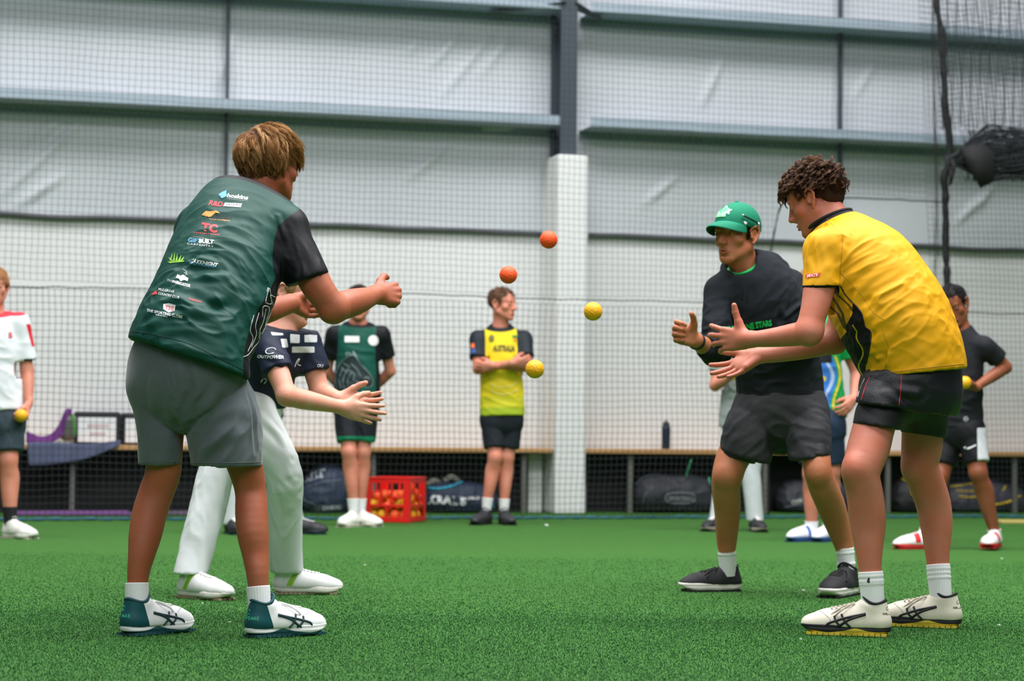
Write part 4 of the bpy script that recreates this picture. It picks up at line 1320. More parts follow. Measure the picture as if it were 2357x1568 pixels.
    def attrs(V):
        # black sleeve, black side panel, black collar
        a, b = J(640, 560, .15), J(712, 645, .18)
        ax = unit(J(700, 640, .18) - J(664, 530, .21))
        d1 = -((V - J(652, 545, .2)) @ unit(np.array([.86, -.35, -.30])))
        q = np.stack([(V - CP) @ cR / ((V - CP) @ cF) * FPX + FW / 2, FH / 2 - (V - CP) @ cU / ((V - CP) @ cF) * FPX], 1)
        # sleeve seam runs from the shoulder to the armpit
        seam = np.interp(q[:, 1], [430, 497, 520, 560, 600, 640, 670, 720, 780, 830, 880], [760, 668, 640, 629, 627, 634, 620, 590, 568, 560, 560])
        d1 = (seam - q[:, 0]) / 760
        e = np.linalg.norm(V - J(588, 452, .33), axis=1)
        d2 = np.where(q[:, 1] < 500, ((V - J(588, 456, .33)) @ -nk) - .017, 1.0)
        rest = ((V - J(430, 824)) @ -hem_n)
        d1 = np.where((q[:, 0] > 400) & (V[:, 1] < Y0 + .55), d1, 1.0)
        return {'m1': np.minimum(d1, d2)}
    X = lambda *p: [J(*a) for a in p]
    folds = [(X((352, 640, -.1), (430, 628, -.08), (520, 632, -.06)), .020, .008), (X((390, 600, -.05), (460, 596, -.02), (560, 640, 0), (600, 700, 0)), .022, .009),
             (X((420, 655, -.1), (520, 690, -.1), (560, 720, -.1)), .02, .008), (X((350, 690, -.1), (450, 720, -.1), (540, 700, -.08)), .022, -.007),
             (X((330, 745, -.1), (420, 740, -.1), (520, 790, -.1)), .025, .007), (X((600, 640, .05), (560, 760, 0), (520, 830, -.05)), .025, -.008),
             (X((560, 560, .1), (620, 600, .1), (640, 640, .1)), .015, .006), (X((480, 560, .05), (560, 590, .05), (620, 600, .1)), .03, -.005),
             (X((600, 480, .2), (640, 500, .15), (660, 560, .12)), .012, .004), (X((690, 540, .1), (700, 590, .1), (700, 635, .1)), .014, .006),
             (X((520, 450, .25), (600, 462, .25), (640, 478, .2)), .012, .004)]
    M = region_mat('green_shirt_knit', [(10, 66, 56), (12, 15, 19)], .55, .10, .07, 1500)
    wr = [(J(450, 690, -.1), .22, J(620, 740, 0) - J(400, 690, 0), .0075, 26), (J(560, 640, .0), .16, J(640, 720, .0) - J(520, 600, 0), .007, 30), (J(420, 770, -.1), .14, J(560, 800, 0) - J(400, 760, 0), .005, 24),
          (J(700, 590, .1), .10, J(712, 640, 0) - J(690, 560, 0), .005, 30), (J(520, 520, .1), .16, J(640, 540, 0) - J(500, 500, 0), .004, 22)]
    so, SV, SF, sf = cloth('shirt', S, .0045, M, o, folds, (.0015, 6.5, None), attrs, wr=wr)
    # shorts
    H = Fld()
    H.chain([C(424, 800, 118, .05), C(428, 855, 145, .04)], n=dn, k=.03)
    H.ops = [(a[0], a[1], a[2], a[3], a[4], a[5], FW_, .80, a[8]) for a in H.ops]
    H.plane(J(430, 770, .0), -hem_n, .01)
    H.chain([C(358, 890, 66, .03), C(362, 945, 53, .03), C(367, 1000, 50, .03), C(368, 1090, 49, .04)], k=.02)
    H.chain([C(490, 895, 78, .05), C(513, 965, 86, .03), C(524, 1100, 80, .03)], n=dn, k=.02)
    H.plane(J(370, 1062, .03), unit([-.28, .1, -1.0]), .003) if False else None
    def hemcut(V): return V
    H.plane(J(470, 1073, .02), (.0, 0, -1.0), .003)
    H.cone(J(370, 1050, .04), J(370, 1110, .04), .058, .062, .003, mode='sub')
    H.cone(J(522, 1048, .03), J(523, 1110, .03), .098, .102, .003, n=dn, f=1.0, mode='sub')
    hf = [(X((419, 960, -.1), (440, 900, -.12), (430, 840, -.12)), .02, -.006), (X((430, 1000, -.08), (470, 950, -.1), (500, 900, -.1)), .025, .008), (X((450, 1060, -.08), (500, 1000, -.1), (560, 960, -.1)), .025, .007),
          (X((400, 1040, -.05), (408, 980, -.05), (400, 900, -.1)), .02, -.005), (X((480, 1065, -.08), (540, 1010, -.1), (575, 960, -.1)), .02, -.006), (X((330, 1050, -.05), (345, 980, -.07), (350, 880, -.1)), .03, .005),
          (X((570, 880, -.02), (585, 950, -.03), (590, 1040, -.03)), .012, -.005), (X((383, 790, -.12), (385, 850, -.12), (400, 930, -.12)), .006, -.004)]
    M2 = mat('grey_marl_shorts', (76, 86, 90), .75, .22, 420, .25, 500, sheen=.3)
    ho, HV, HF, hs = cloth('shorts', H, .005, M2, o, hf, (.002, 7.0, (np.array([0, 0, 1]), 3.0)), wr=[(J(520, 1000, -.1), .16, J(600, 900, 0) - J(450, 1060, 0), .006, 22), (J(370, 1000, -.1), .14, J(400, 900, 0) - J(350, 1060, 0), .005, 24), (J(430, 900, -.1), .12, J(430, 800, 0) - J(430, 960, 0), .004, 24)])
    piping(hs, [[(322, 1064), (370, 1064), (416, 1063)], [(443, 1066), (520, 1066), (598, 1064)]], .0012, 'hem_stitching', M2, ho)
    piping(sf, [[(301, 762), (360, 772), (430, 790), (500, 822), (560, 852)]], .0011, 'hem_stitching', M, so)
    # socks and shoes
    sock(o, J(315, 1425, -.01), J(315, 1342, .0), .0335, .0355, M_sock)
    sock(o, J(600, 1432, -.03), J(594, 1350, -.02), .0335, .0355, M_sock)
    um = region_mat('shoe_white_and_teal', [(236, 238, 238), (24, 78, 84)], .5, .03, .1, 300)
    def reg(L):
        return [np.maximum(L[:, 1] - .062 + .35 * (L[:, 2] - .05), -1)]
    for (hx, hy, tx, ty, dy) in ((262, 1452, 388, 1437, .0), (556, 1464, 724, 1450, -.03)):
        hp = floor_at(hx + 8, hy); tp = floor_at(tx, ty)
        td = unit([.60, .80, 0]) if hx < 400 else unit([.77, .64, 0])
        hp = np.array([J(hx + (29 if hx < 400 else 15), 1450, dy)[0], Y0 + (-.01 - .042 if hx < 400 else -.03 - .034), 0.006])
        so_, ss, w3 = shoe(o, hp, td, L=.285, upper_mat=um, regions=reg, sole_cols=((236, 238, 238), (24, 78, 84)), side=1, collar=(20, 72, 76), lace=(236, 238, 236))
        M_st = mat('shoe_stripe_teal', (18, 52, 60), .5, .05)
        def side_px(pts): return pts
        m = MB()
        def lay(poly):
            P = []
            for y, z in spline(np.array([(a, b, 0) for a, b in poly], float), 18)[:, :2]:
                p, n = ss.hit(w3(.09, y, z), -w3(1, 0, 0) + w3(0, 0, 0)); 
                if p is not None: P.append(p)
            return P
        for poly, r in (([(.085, .064), (.12, .055), (.16, .046), (.19, .036), (.196, .024)], .0040), ([(.085, .062), (.125, .049), (.152, .030), (.165, .022)], .0040), ([(.148, .062), (.138, .040), (.122, .024)], .0034), ([(.172, .056), (.168, .040), (.150, .022)], .0034)):
            P = lay(poly)
            if len(P) > 3: m.tube(np.array(P), r, 6)
        if m.n: m.build('side_stripes', M_st, so_, smooth=True)
        m = MB(); M_mint = mat('mint_print', (60, 190, 140), .6, 0)
        text_px(ss, '-PEAKE', hx + (4 if hx < 400 else 6), (1421 if hx < 400 else 1427), 34, 2, 'heel_print', M_mint, so_)
        cx, cy = (281, 1401) if hx < 400 else (569, 1410)
        ring = [(cx + 6 * math.cos(a) + 2 * math.sin(a), cy - 8 * math.sin(a)) for a in np.linspace(0.3, 6.0, 16)]
        piping(ss, [ring], .0010, 'heel_emblem', M_mint, so_)
    # printing on the shirt
    Wt = mat('white_print', (235, 238, 238), .6, 0); Rd = mat('red_print', (226, 60, 66), .6, 0); Og = mat('orange_print', (236, 160, 80), .6, 0)
    Bl = mat('blue_print', (90, 160, 200), .6, 0); Dk = mat('dark_print', (22, 26, 30), .6, 0); Gy = mat('grey_print', (170, 176, 178), .6, 0); Lm = mat('lime_print', (140, 196, 60), .6, 0)
    T = lambda b, x, y, w, a, mt, **k: text_px(sf, b, x, y, w, a, 'printed_logo', mt, so, **k)
    T('hoskins', 522, 454, 49, 7, Wt, bold=.03, shear=.15, h=9)
    patch(sf, [(502, 449), (512, 442), (524, 438), (514, 447), (522, 452), (510, 458), (514, 451)], 'printed_logo', Bl, so)
    piping(sf, [[(523, 457), (545, 460), (570, 462)]], .0005, 'printed_logo', Wt, so)
    T('R&D', 480, 472, 33, 8, Rd, bold=.03, shear=.2, h=11)
    patch(sf, [(518, 467), (557, 469), (554, 478), (514, 475)], 'printed_logo', Wt, so)
    T('SAYERS', 520, 474, 32, 2, Dk, h=5, off=.0022)
    patch(sf, [(464, 496), (474, 486), (484, 487), (497, 485), (508, 492), (497, 490), (486, 499), (479, 500), (476, 491)], 'printed_logo', Og, so)
    T('PROFINISH', 484, 501, 49, 4, Dk, h=8, bold=.02); T('ROOF PLUMBING', 482, 506, 47, 5, Og, h=3)
    T('TC', 463, 530, 37, 9, Rd, bold=.06, h=17)
    T('CONSTRUCTIONS', 445, 537, 60, 5, Rd, h=3)
    T('GIFT', 433, 557, 30, 5, Bl, bold=.03, h=9); T('BUILT', 458, 559, 34, 5, Wt, bold=.05, h=9); T('CARPENTRY', 431, 563, 61, 6, Wt, h=4, spacing=1.2)
    piping(sf, [[(436, 548), (452, 546), (470, 549), (495, 555)]], .0006, 'printed_logo', Wt, so)
    g = MB()
    for x0, y0, x1, y1 in ((392, 600, 398, 583), (400, 601, 403, 581), (406, 602, 409, 583), (412, 601, 418, 586), (418, 600, 425, 590), (396, 601, 388, 592)):
        patch(sf, [(x0 - 2, y0), (x0 + 3, y0), (x1, y1)], 'printed_logo', Lm, so, m=g)
    patch(sf, [(386, 603), (425, 600), (424, 603), (392, 606)], 'x', Lm, so, m=g)
    if g.n: g.build('printed_logo', Lm, so)
    T('JAKKNIGHT', 440, 604, 62, 10, Wt, bold=.05, h=8, shear=.2); T('PHOTOGRAPHY', 436, 608, 60, 9, Bl, bold=.03, h=6)
    patch(sf, [(405, 640), (409, 632), (416, 636), (422, 633), (428, 638), (434, 641), (432, 648), (424, 645), (416, 648), (412, 642)], 'printed_logo', Wt, so)
    piping(sf, [[(421, 620), (429, 626), (427, 634), (421, 636)], [(424, 628), (433, 634)]], .0012, 'printed_logo', Gy, so)
    T('THE', 384, 647, 14, 16, Gy, h=5); T('FABRICATOR', 397, 651, 42, 15, Wt, bold=.03, h=6)
    patch(sf, [(348, 680), (360, 668), (362, 677)], 'printed_logo', Rd, so)
    T('MULGRAVE', 365, 669, 36, 9, Wt, h=6); T('COUNTRY CLUB', 364, 678, 49, 12, Wt, h=6)
    T('FINISHING', 434, 690, 30, 14, Rd, h=4)
    patch(sf, [(376, 700), (389, 698), (405, 703), (402, 716), (388, 720), (376, 712)], 'printed_logo', Wt, so)
    T('TSG', 380, 713, 20, 10, Rd, h=10, bold=.02, off=.0024)
    T('THE SPORTING GLOBE', 338, 717, 83, 11, Wt, h=6, bold=.02); T('BAR & GRILL', 359, 726, 28, 10, Wt, h=3)
    # zebra line art on the black side panel
    P = [[(612, 690), (620, 663), (624, 690), (624, 700), (612, 697), (612, 690)], [(630, 706), (622, 680), (634, 684), (642, 676)], [(604, 730), (606, 706), (620, 709), (616, 730), (608, 760)],
         [(626, 712), (616, 740), (602, 770)], [(596, 720), (588, 750), (590, 770), (578, 800)], [(600, 765), (596, 785), (584, 800), (572, 816), (560, 822)], [(584, 726), (576, 760), (582, 780), (570, 810)],
         [(612, 712), (606, 740), (598, 760), (596, 780)], [(614, 672), (617, 662), (619, 672)]]
    piping(sf, P, .0009, 'zebra_line_print', Wt, so)
    return o
t0 = time.time(); green_boy(); print('green', time.time() - t0)
# ------------------------------------------------------------ the boy in the yellow polo shirt, hands out to catch
def px_of(V):
    r = V - CP; z = r @ cF
    return np.stack([(r @ cR) / z * FPX + FW / 2, FH / 2 - (r @ cU) / z * FPX], 1)
def yellow_boy():
    Y0 = 6.65; J, C = kit(Y0); dn = np.array([0, 1.0, 0])
    B = Fld()
    B.chain([C(2040, 900, 52, .10), C(2014, 975, 48, .08), C(2000, 1028, 49, .05), C(1988, 1066, 45, .02), C(1983, 1096, 42, .01), C(1990, 1135, 42, .02), C(1996, 1184, 42.5, .03), C(1998, 1220, 39, .03), C(2000, 1260, 32, .02), C(2003, 1318, 25.5, .01), C(2009, 1385, 21, .0)], k=.02)
    B.ell(J(1966, 1080, -.01), (.034, .040, .042), k=.03)
    B.chain([C(2125, 900, 52, .28), C(2124, 985, 48, .30), C(2121, 1036, 46, .31), C(2118, 1070, 41, .31), C(2132, 1110, 41, .33), C(2148, 1160, 40, .35), C(2155, 1206, 37, .35), C(2157, 1252, 30.5, .34), C(2159, 1300, 25, .33), C(2164, 1372, 20, .32)], k=.02)
    B.ell(J(2102, 1080, .30), (.032, .038, .040), k=.03)
    B.chain([C(2100, 850, 78, .18, 1.1), C(2062, 740, 98, .20, 1.1), C(1998, 635, 90, .26, 1.1), C(1950, 575, 66, .30, 1.3)], n=dn, k=.04)
    hd = Head(J(1882, 464, .36), (-.80, .44, -.41), (-.37, .19, .90), .96)
    hd.add(B)
    B.cone(J(1945, 560, .30), hd.w(0, -.02, -.03), .058, .052, .03)
    B.cone(J(1925, 545, .28), hd.w(0, .02, -.05), .046, .046, .02)
    # near (left) arm
    B.chain([C(1905, 575, 38, .14), C(1890, 640, 38, .11), C(1878, 700, 33, .08), C(1866, 745, 30, .06), C(1862, 766, 28, .05)], k=.015)
    B.cone(J(1868, 778, .05), J(1876, 760, .06), .020, .026, .02)
    B.chain([C(1862, 766, 28, .05), C(1832, 770, 27, .08), C(1790, 776, 23, .12), C(1750, 780, 19.5, .16), C(1722, 781, 18, .19)], k=.02)
    fl = hand(B, J(1720, 781, .19), (-.84, .50, .02), (.50, .84, -.05), False,
              [(6, 30, 18), (12, 32, 20), (16, 34, 20), (26, 34, 20)], thumb=((.42, .86, -.10), -10, 1.0), spread=(17, 5, -7, -20), size=.97)
    # far (right) arm
    B.chain([C(1985, 590, 38, .42), C(1950, 700, 34, .42), C(1922, 782, 29, .41)], k=.02)
    B.cone(J(1926, 794, .41), J(1930, 776, .42), .02, .026, .02)
    B.chain([C(1922, 784, 29, .41), C(1880, 794, 28, .41), C(1830, 806, 24, .41), C(1780, 815, 20, .40), C(1745, 819, 18, .40)], k=.02)
    fr = hand(B, J(1743, 820, .40), (-.86, -.10, -.46), (-.34, -.72, .55), True,
              [(10, 8, 6), (8, 8, 6), (8, 10, 6), (12, 10, 6)], thumb=((.72, .62, .05), 4), spread=(16, 3, -3, -8), size=.95)
    P0 = floor_at(2080, 1455); P0[1] = Y0 + .15
    o, V, F = body_mesh('person', B, .0055, [(*hd.box(), .0026), (*fr, .0024), (*fl, .0024)], M_skin_pink2, P0, hd)
    tag(o, 'person in a yellow polo shirt and black shorts bending forward, hands out to catch', 'person')
    hd.eyes(o); 
    # short dark sides, long curly top
    def rs(p):
        if p[1] > .045: return False
        if p[1] > -.03 and p[2] < .030: return p[1] > .012 and p[2] > .024 and abs(p[0]) > .05
        return p[2] > -.035 and p[2] < .085
    fs = lambda p: np.array([0, -.55, -1.0])
    def cut(Fd, h):
        Fd.plane(h.w(0, .072, .055), h.R @ np.array([0, 1, -.6]))
        Fd.plane(h.w(0, .02, .022), h.R @ np.array([0, .95, -1.0]))
        Fd.ell(h.w(0, -.05, -.005), np.array((.060, .042, .045)) * h.s, h.R, .02)
    hair(hd, o, [(30, 20, 16), (62, 42, 32), (96, 66, 48)], 420, rs, fs, lambda p: .030 if p[1] < .0 else .012, lift=.6, wave=(.003, 2), child=20, spread=.0055, thick=.011, cap=(.0748, .0958, .0812), capcut=cut, seed=5, rad=.0006, cap_noise=.002, capcol=.22)
    rt = lambda p: p[2] > (.055 if p[1] > -.03 else .03) and not (p[1] > .06 and p[2] < .07)
    ft = lambda p: np.array([p[0] * 5, 1.0 if p[1] > -.03 else .2, -.1 - .45 * (p[1] > .085)])
    hair(hd, o, [(32, 23, 18), (80, 56, 42), (140, 102, 74)], 460, rt, ft, lambda p: .050 if p[1] > .03 else .040, lift=.85, wave=(.004, 4), child=20, spread=.0032, thick=.030, curl=.0050, segs=14, cap=(.066, .085, .055), capc=(0, .006, .088), seed=6, rad=.0006, cap_noise=.006, capcol=.15, clumpy=1.15)
    # polo shirt
    S = Fld()
    S.chain([C(2106, 900, 122, .17, 1.15), C(2104, 850, 118, .17, 1.15), C(2084, 790, 122, .18, 1.15), C(2056, 730, 127, .20, 1.15), C(2026, 680, 125, .23, 1.15), C(1992, 628, 118, .26, 1.2), C(1956, 582, 92, .30, 1.35)], n=dn, k=.03)
    S.cone(J(1952, 572, .30), J(1915, 518, .34), .095, .066, .04)
    S.cone(J(1938, 575, .20), J(1900, 575, .14), .075, .064, .04)
    S.cone(J(1990, 560, .40), J(1985, 600, .42), .070, .060, .04)
    S.cone(J(1902, 578, .14), J(1890, 665, .10), .064, .058, .03)
    S.cone(J(1985, 600, .42), J(1955, 680, .42), .058, .055, .03)
    e = J(1989, 871, .17); f2 = J(2224, 847, .17); hn = np.cross(f2 - e, np.array([0, 1.0, .0])); hn = unit(hn if hn[2] < 0 else -hn)
    S.plane(e, hn, .003)
    S.plane(J(1890, 660, .10), J(1880, 720, .09) - J(1891, 640, .11), .003) if False else None
    cutbox = Fld()
    ex = unit(J(1933, 655, .1) - J(1849, 665, .1)); ez = unit(np.cross(ex, [.05, 1, .1])); ez = -ez if ez[2] < 0 else ez
    S.box(J(1886, 661, .10) - ez * .05, (.058, .12, .05), np.stack([ex, np.cross(ez, ex), ez], 1), .002, .003, mode='sub')
    nk = unit(hd.w(0, -.03, -.02) - J(1955, 575, .31))
    S.plane(J(1912, 508, .34), nk, .004)
    S.cone(J(1935, 545, .32), hd.w(0, -.02, -.03), .050, .066, .004, mode='sub')
    bx = [(1880, 560), (1912, 600), (1932, 640), (1934, 658), (1947, 680), (1966, 700), (1984, 722), (1991, 751), (2004, 764), (2003, 795), (1994, 838), (1990, 900)]
    def attrs(V):
        q = px_of(V)
        seam = np.interp(q[:, 1], [b[1] for b in bx], [b[0] for b in bx])
        col = (V - J(1912, 508, .34)) @ -nk - .016
        inpan = (seam - q[:, 0]) / 738            # >0 in front of the seam
        front = (q[:, 1] > 655) & (V[:, 1] < Y0 + .5)
        black = np.where(front, np.maximum(-(inpan - .001), inpan - (q[:, 1] - 695) / 738 * .8), 1.0)
        w1 = np.ones(len(V))
        st = 1.0
        for k in (.030, .052, .078):
            d = np.abs(inpan - k - .010 * np.sin(q[:, 1] / 26.0 + k * 90)) - .0045
            st = np.minimum(st, np.where(front & (inpan > .012) & (q[:, 1] < 820), d, 1.0))
        gr = np.ones(len(V))
        hem = np.where((q[:, 0] < 1940) & (q[:, 1] > 600) & (q[:, 1] < 676) & (V[:, 1] < Y0 + .3), np.maximum(((657 - q[:, 1]) / 738), (q[:, 0] - 1932) / 738), 1.0)
        ye = np.where(front & (inpan > 0), np.abs(inpan - .035 + (q[:, 1] - 780) / 738 * .22 - .008 * np.sin(q[:, 1] / 11)) - .0022, 1.0)
        ye = np.where(q[:, 1] > 745, ye, 1.0)
        return {'m1': gr, 'm2': st, 'm3': np.minimum(np.minimum(np.minimum(col, w1), black), hem), 'm4': ye}
    M = region_mat('yellow_polo_knit', [(224, 162, 12), (150, 124, 18), (92, 78, 26), (16, 17, 20), (206, 176, 48)], .6, .06, .07, 1500)
    X = lambda *p: [J(*a) for a in p]
    folds = [(X((1948, 560, .1), (1985, 545, .15), (2010, 548, .2)), .014, .006), (X((1945, 600, .1), (1975, 575, .12), (1998, 562, .2)), .016, -.005), (X((1950, 640, .1), (2000, 600, .1), (2050, 575, .1)), .03, .006),
             (X((1985, 715, .05), (2030, 690, .05), (2080, 640, .1)), .018, .007), (X((2010, 720, .05), (2060, 700, .05), (2110, 655, .1)), .018, -.006),
             (X((2034, 742, .05), (2090, 700, .05), (2140, 690, .1)), .02, .006), (X((2000, 770, .05), (2040, 735, .05), (2068, 700, .08)), .015, .010), (X((2005, 790, .05), (2060, 770, .03), (2130, 770, .05)), .02, -.006),
             (X((2005, 812, .05), (2060, 800, .03), (2120, 830, .05)), .018, .006), (X((2000, 835, .05), (2050, 812, .03), (2080, 790, .05)), .012, .006), (X((2090, 740, .03), (2150, 760, .05), (2200, 800, .1)), .03, -.005),
             (X((1870, 540, .1), (1862, 590, .1), (1868, 640, .08)), .014, .004), (X((1930, 560, .12), (1934, 610, .1), (1932, 650, .1)), .010, -.006), (X((1890, 500, .25), (1925, 530, .2), (1938, 545, .15)), .012, .004)]
    wr = [(J(2040, 760, .1), .17, J(2120, 690, 0) - J(2000, 780, 0), .0085, 26), (J(2020, 690, .1), .14, J(2090, 620, 0) - J(1980, 710, 0), .007, 28), (J(2010, 820, .1), .10, J(2090, 800, 0) - J(2000, 812, 0), .007, 30), (J(2140, 780, .1), .16, J(2200, 800, 0) - J(2100, 760, 0), .004, 20),
          (J(1885, 600, .1), .10, J(1890, 650, 0) - J(1880, 560, 0), .004, 26), (J(1960, 570, .1), .10, J(2000, 555, 0) - J(1945, 600, 0), .006, 26)]
    so, SV, SF, sf = cloth('shirt', S, .0045, M, o, folds, (.0015, 6.0, None), attrs, wr=wr)
    dk = mat('black_piping', (30, 26, 20), .6, 0); yd = mat('yellow_seam', (166, 122, 14), .6, 0)
    piping(sf, [[(1902, 500), (1918, 520), (1938, 540), (1940, 545)], [(1934, 628), (1958, 652), (1985, 682), (2009, 718), (2034, 736)], [(2029, 755), (2040, 785), (2046, 800)], [(2042, 800), (2040, 830), (2040, 860)]], .0007, 'seam', yd, so)
    piping(sf, [[(x, y) for x, y in bx[3:11]]], .0022, 'panel_piping', mat('black_panel_piping', (14, 14, 16), .6, 0), so)
    piping(sf, [[(1939, 545), (1938, 580), (1934, 620), (1933, 655)]], .0010, 'seam', yd, so)
    piping(sf, [[(1886, 508), (1900, 496), (1920, 490), (1936, 489)]], .0010, 'collar_piping', dk, so)
    piping(sf, [[(1992, 862), (2060, 856), (2140, 846), (2219, 838)]], .0010, 'hem_stitching', yd, so)
    cN = J(1912, 508, .34) + nk * .004; X1 = unit(np.cross(nk, [0, 1, 0])); Y1 = np.cross(nk, X1); m = MB(); P = []
    for a in np.linspace(0, 2 * np.pi, 60):
        p, n_ = sf.near(cN + X1 * math.cos(a) * .085 + Y1 * math.sin(a) * .085); v = p - cN; v = v - nk * (v @ nk); P.append(cN + unit(v) * min(np.linalg.norm(v), .069) - nk * .004)
    m.tube(np.array(P), .0125, 8, flat=.55); m.build('polo_collar', mat('black_collar_knit', (18, 19, 22), .8, .1), so, smooth=True)
    rd = mat('red_label', (222, 74, 40), .6, 0); wt = mat('white_lettering', (240, 240, 235), .6, 0)
    patch(sf, [(1855, 631), (1889, 628), (1887, 637), (1854, 640)], 'sleeve_label', rd, so)
    text_px(sf, 'JECT', 1858, 638, 26, -4, 'label_lettering', wt, so, h=6, bold=.02, off=.0024)
    # black running shorts over tights
    H = Fld()
    H.chain([C(2106, 845, 104, .17, 1.1), C(2096, 900, 118, .17, 1.1)], n=dn, k=.03)
    H.plane(e - hn * .045, -hn, .01)
    H.chain([C(2056, 900, 62, .10), C(2032, 935, 62, .07), C(2020, 990, 62, .06)], k=.04)
    H.chain([C(2135, 880, 66, .26), C(2136, 930, 58, .28), C(2140, 990, 58, .29)], k=.04)
    a, b = J(1970, 925, .15), J(2200, 958, .15)
    hn2 = np.cross(b - a, np.array([0, 1.0, .05])); hn2 = unit(hn2 if hn2[2] < 0 else -hn2)
    H.plane((a + b) / 2, hn2, .003)
    M2 = mat('black_nylon_shorts', (17, 20, 26), .5, .2, 60, .3, 160, spec=.35)
    hf = [(X((2060, 900, 0), (2110, 905, 0), (2160, 890, .1)), .02, .006), (X((2140, 870, .05), (2146, 910, .05), (2150, 955, .1)), .015, -.006), (X((2040, 905, 0), (2080, 935, 0), (2130, 950, .1)), .018, .006)]
    ho, HV, HF, hs = cloth('shorts', H, .005, M2, o, hf, (.002, 9.0, None), wr=[(J(2080, 910, .1), .16, J(2180, 900, 0) - J(2050, 920, 0), .004, 24)])
    piping(hs, [[(2002, 868), (1992, 890), (1982, 922)], [(2075, 862), (2074, 890), (2069, 935)]], .0013, 'red_piping', mat('red_piping', (214, 40, 58), .6, 0), ho)
    piping(hs, [[(1990, 872), (1980, 895), (1974, 915)]], .0012, 'white_piping', wt, ho)
    K = Fld()
    K.chain([C(2040, 935, 56, .11), C(2024, 960, 57, .08), C(2008, 1040, 52, .05)], k=.02)
    K.chain([C(2128, 935, 55, .28), C(2127, 970, 54, .30), C(2126, 1040, 49, .31)], k=.02)
    K.cone(J(2062, 935, .14), J(2115, 935, .26), .062, .062, .05)
    K2 = [(J(1964, 970, .07), J(2062, 1001, .07))]
    a, b = K2[0]; n3 = np.cross(b - a, np.array([0, 1.0, 0])); n3 = unit(n3 if n3[2] < 0 else -n3)
    K.plane(J(2012, 986, .08), n3, .002) if False else K.plane(J(2060, 991, .2), unit(n3 * .45 + np.array([0, 0, -.55])), .002)
    cloth('undershorts', K, .005, mat('black_tights', (14, 16, 22), .6, .1, 80, .1, 300), o, (), (.0008, 10, None))
    # socks, shoes
    rings = ((.74, .02, .0022), (.80, .018, .0024), (.90, .02, .0016))
    sk = sock(o, J(2012, 1425, .0), J(2004, 1316, .01), .0335, .0385, M_sock, rings=rings)
    sock(o, J(2168, 1402, .31), J(2159, 1300, .33), .0335, .0385, M_sock, rings=((.70, .02, .0024), (.80, .018, .0020), (.9, .02, .0016)))
    um = region_mat('shoe_cream_upper', [(228, 222, 204)], .5, .08, .1, 300)
    bk = mat('shoe_stripe_black', (20, 20, 24), .5, 0)
    for k, (hx, d0, td, ex) in enumerate(((2052, -.015, (-.955, .28, 0), 0), (2214, .29, (-.93, .36, 0), 162))):
        hp = np.array([J(hx, 1450, d0)[0], Y0 + d0, .006])
        sh_, ss, w3 = shoe(o, hp, td, L=.285, upper_mat=um, sole_cols=((24, 25, 30), (214, 190, 60)), side=1, collar=(24, 24, 28), lace=(196, 186, 170), split=.010)
        m = MB()
        for poly, r in (([(.075, .066), (.12, .056), (.16, .044), (.188, .034), (.198, .022)], .0042), ([(.075, .064), (.122, .048), (.150, .030), (.162, .022)], .0042), ([(.150, .062), (.138, .040), (.122, .024)], .0036), ([(.172, .056), (.166, .040), (.150, .022)], .0036)):
            P = []
            for y, z in spline(np.array([(a_, b_, 0) for a_, b_ in poly], float), 18)[:, :2]:
                p, n = ss.hit(w3(-.09, y, z), w3(1, 0, 0) - w3(0, 0, 0))
                if p is not None: P.append(p)
            if len(P) > 3: m.tube(np.array(P), r, 6)
        if m.n: m.build('side_stripes', bk, sh_, smooth=True)
        text_px(ss, 'GEL-P', 2031 + ex, 1415 - (14 if ex else 0), 20, 2, 'heel_print', bk, sh_, h=4, bold=.03)
        ring = [(2043 + ex + 3 * math.cos(t) + 1.5 * math.sin(t), 1400 - (14 if ex else 0) - 5 * math.sin(t)) for t in np.linspace(.3, 6, 12)]
        piping(ss, [ring], .0008, 'heel_emblem', bk, sh_)
    sv = Surf(*[np.array([v.co for v in sk.data.vertices]) + world_of(sk), [tuple(p.vertices) for p in sk.data.polygons]])
    patch(sv, [(1996, 1339), (1999, 1329), (2002, 1331), (2003, 1338), (2001, 1341), (2000, 1336), (1998, 1341)], 'sock_emblem', bk, sk, off=.002)
    return o
M_skin_pink2 = skin_mat('rosy_skin', (188, 118, 96))
t0 = time.time(); yellow_boy(); print('yellow', time.time() - t0)
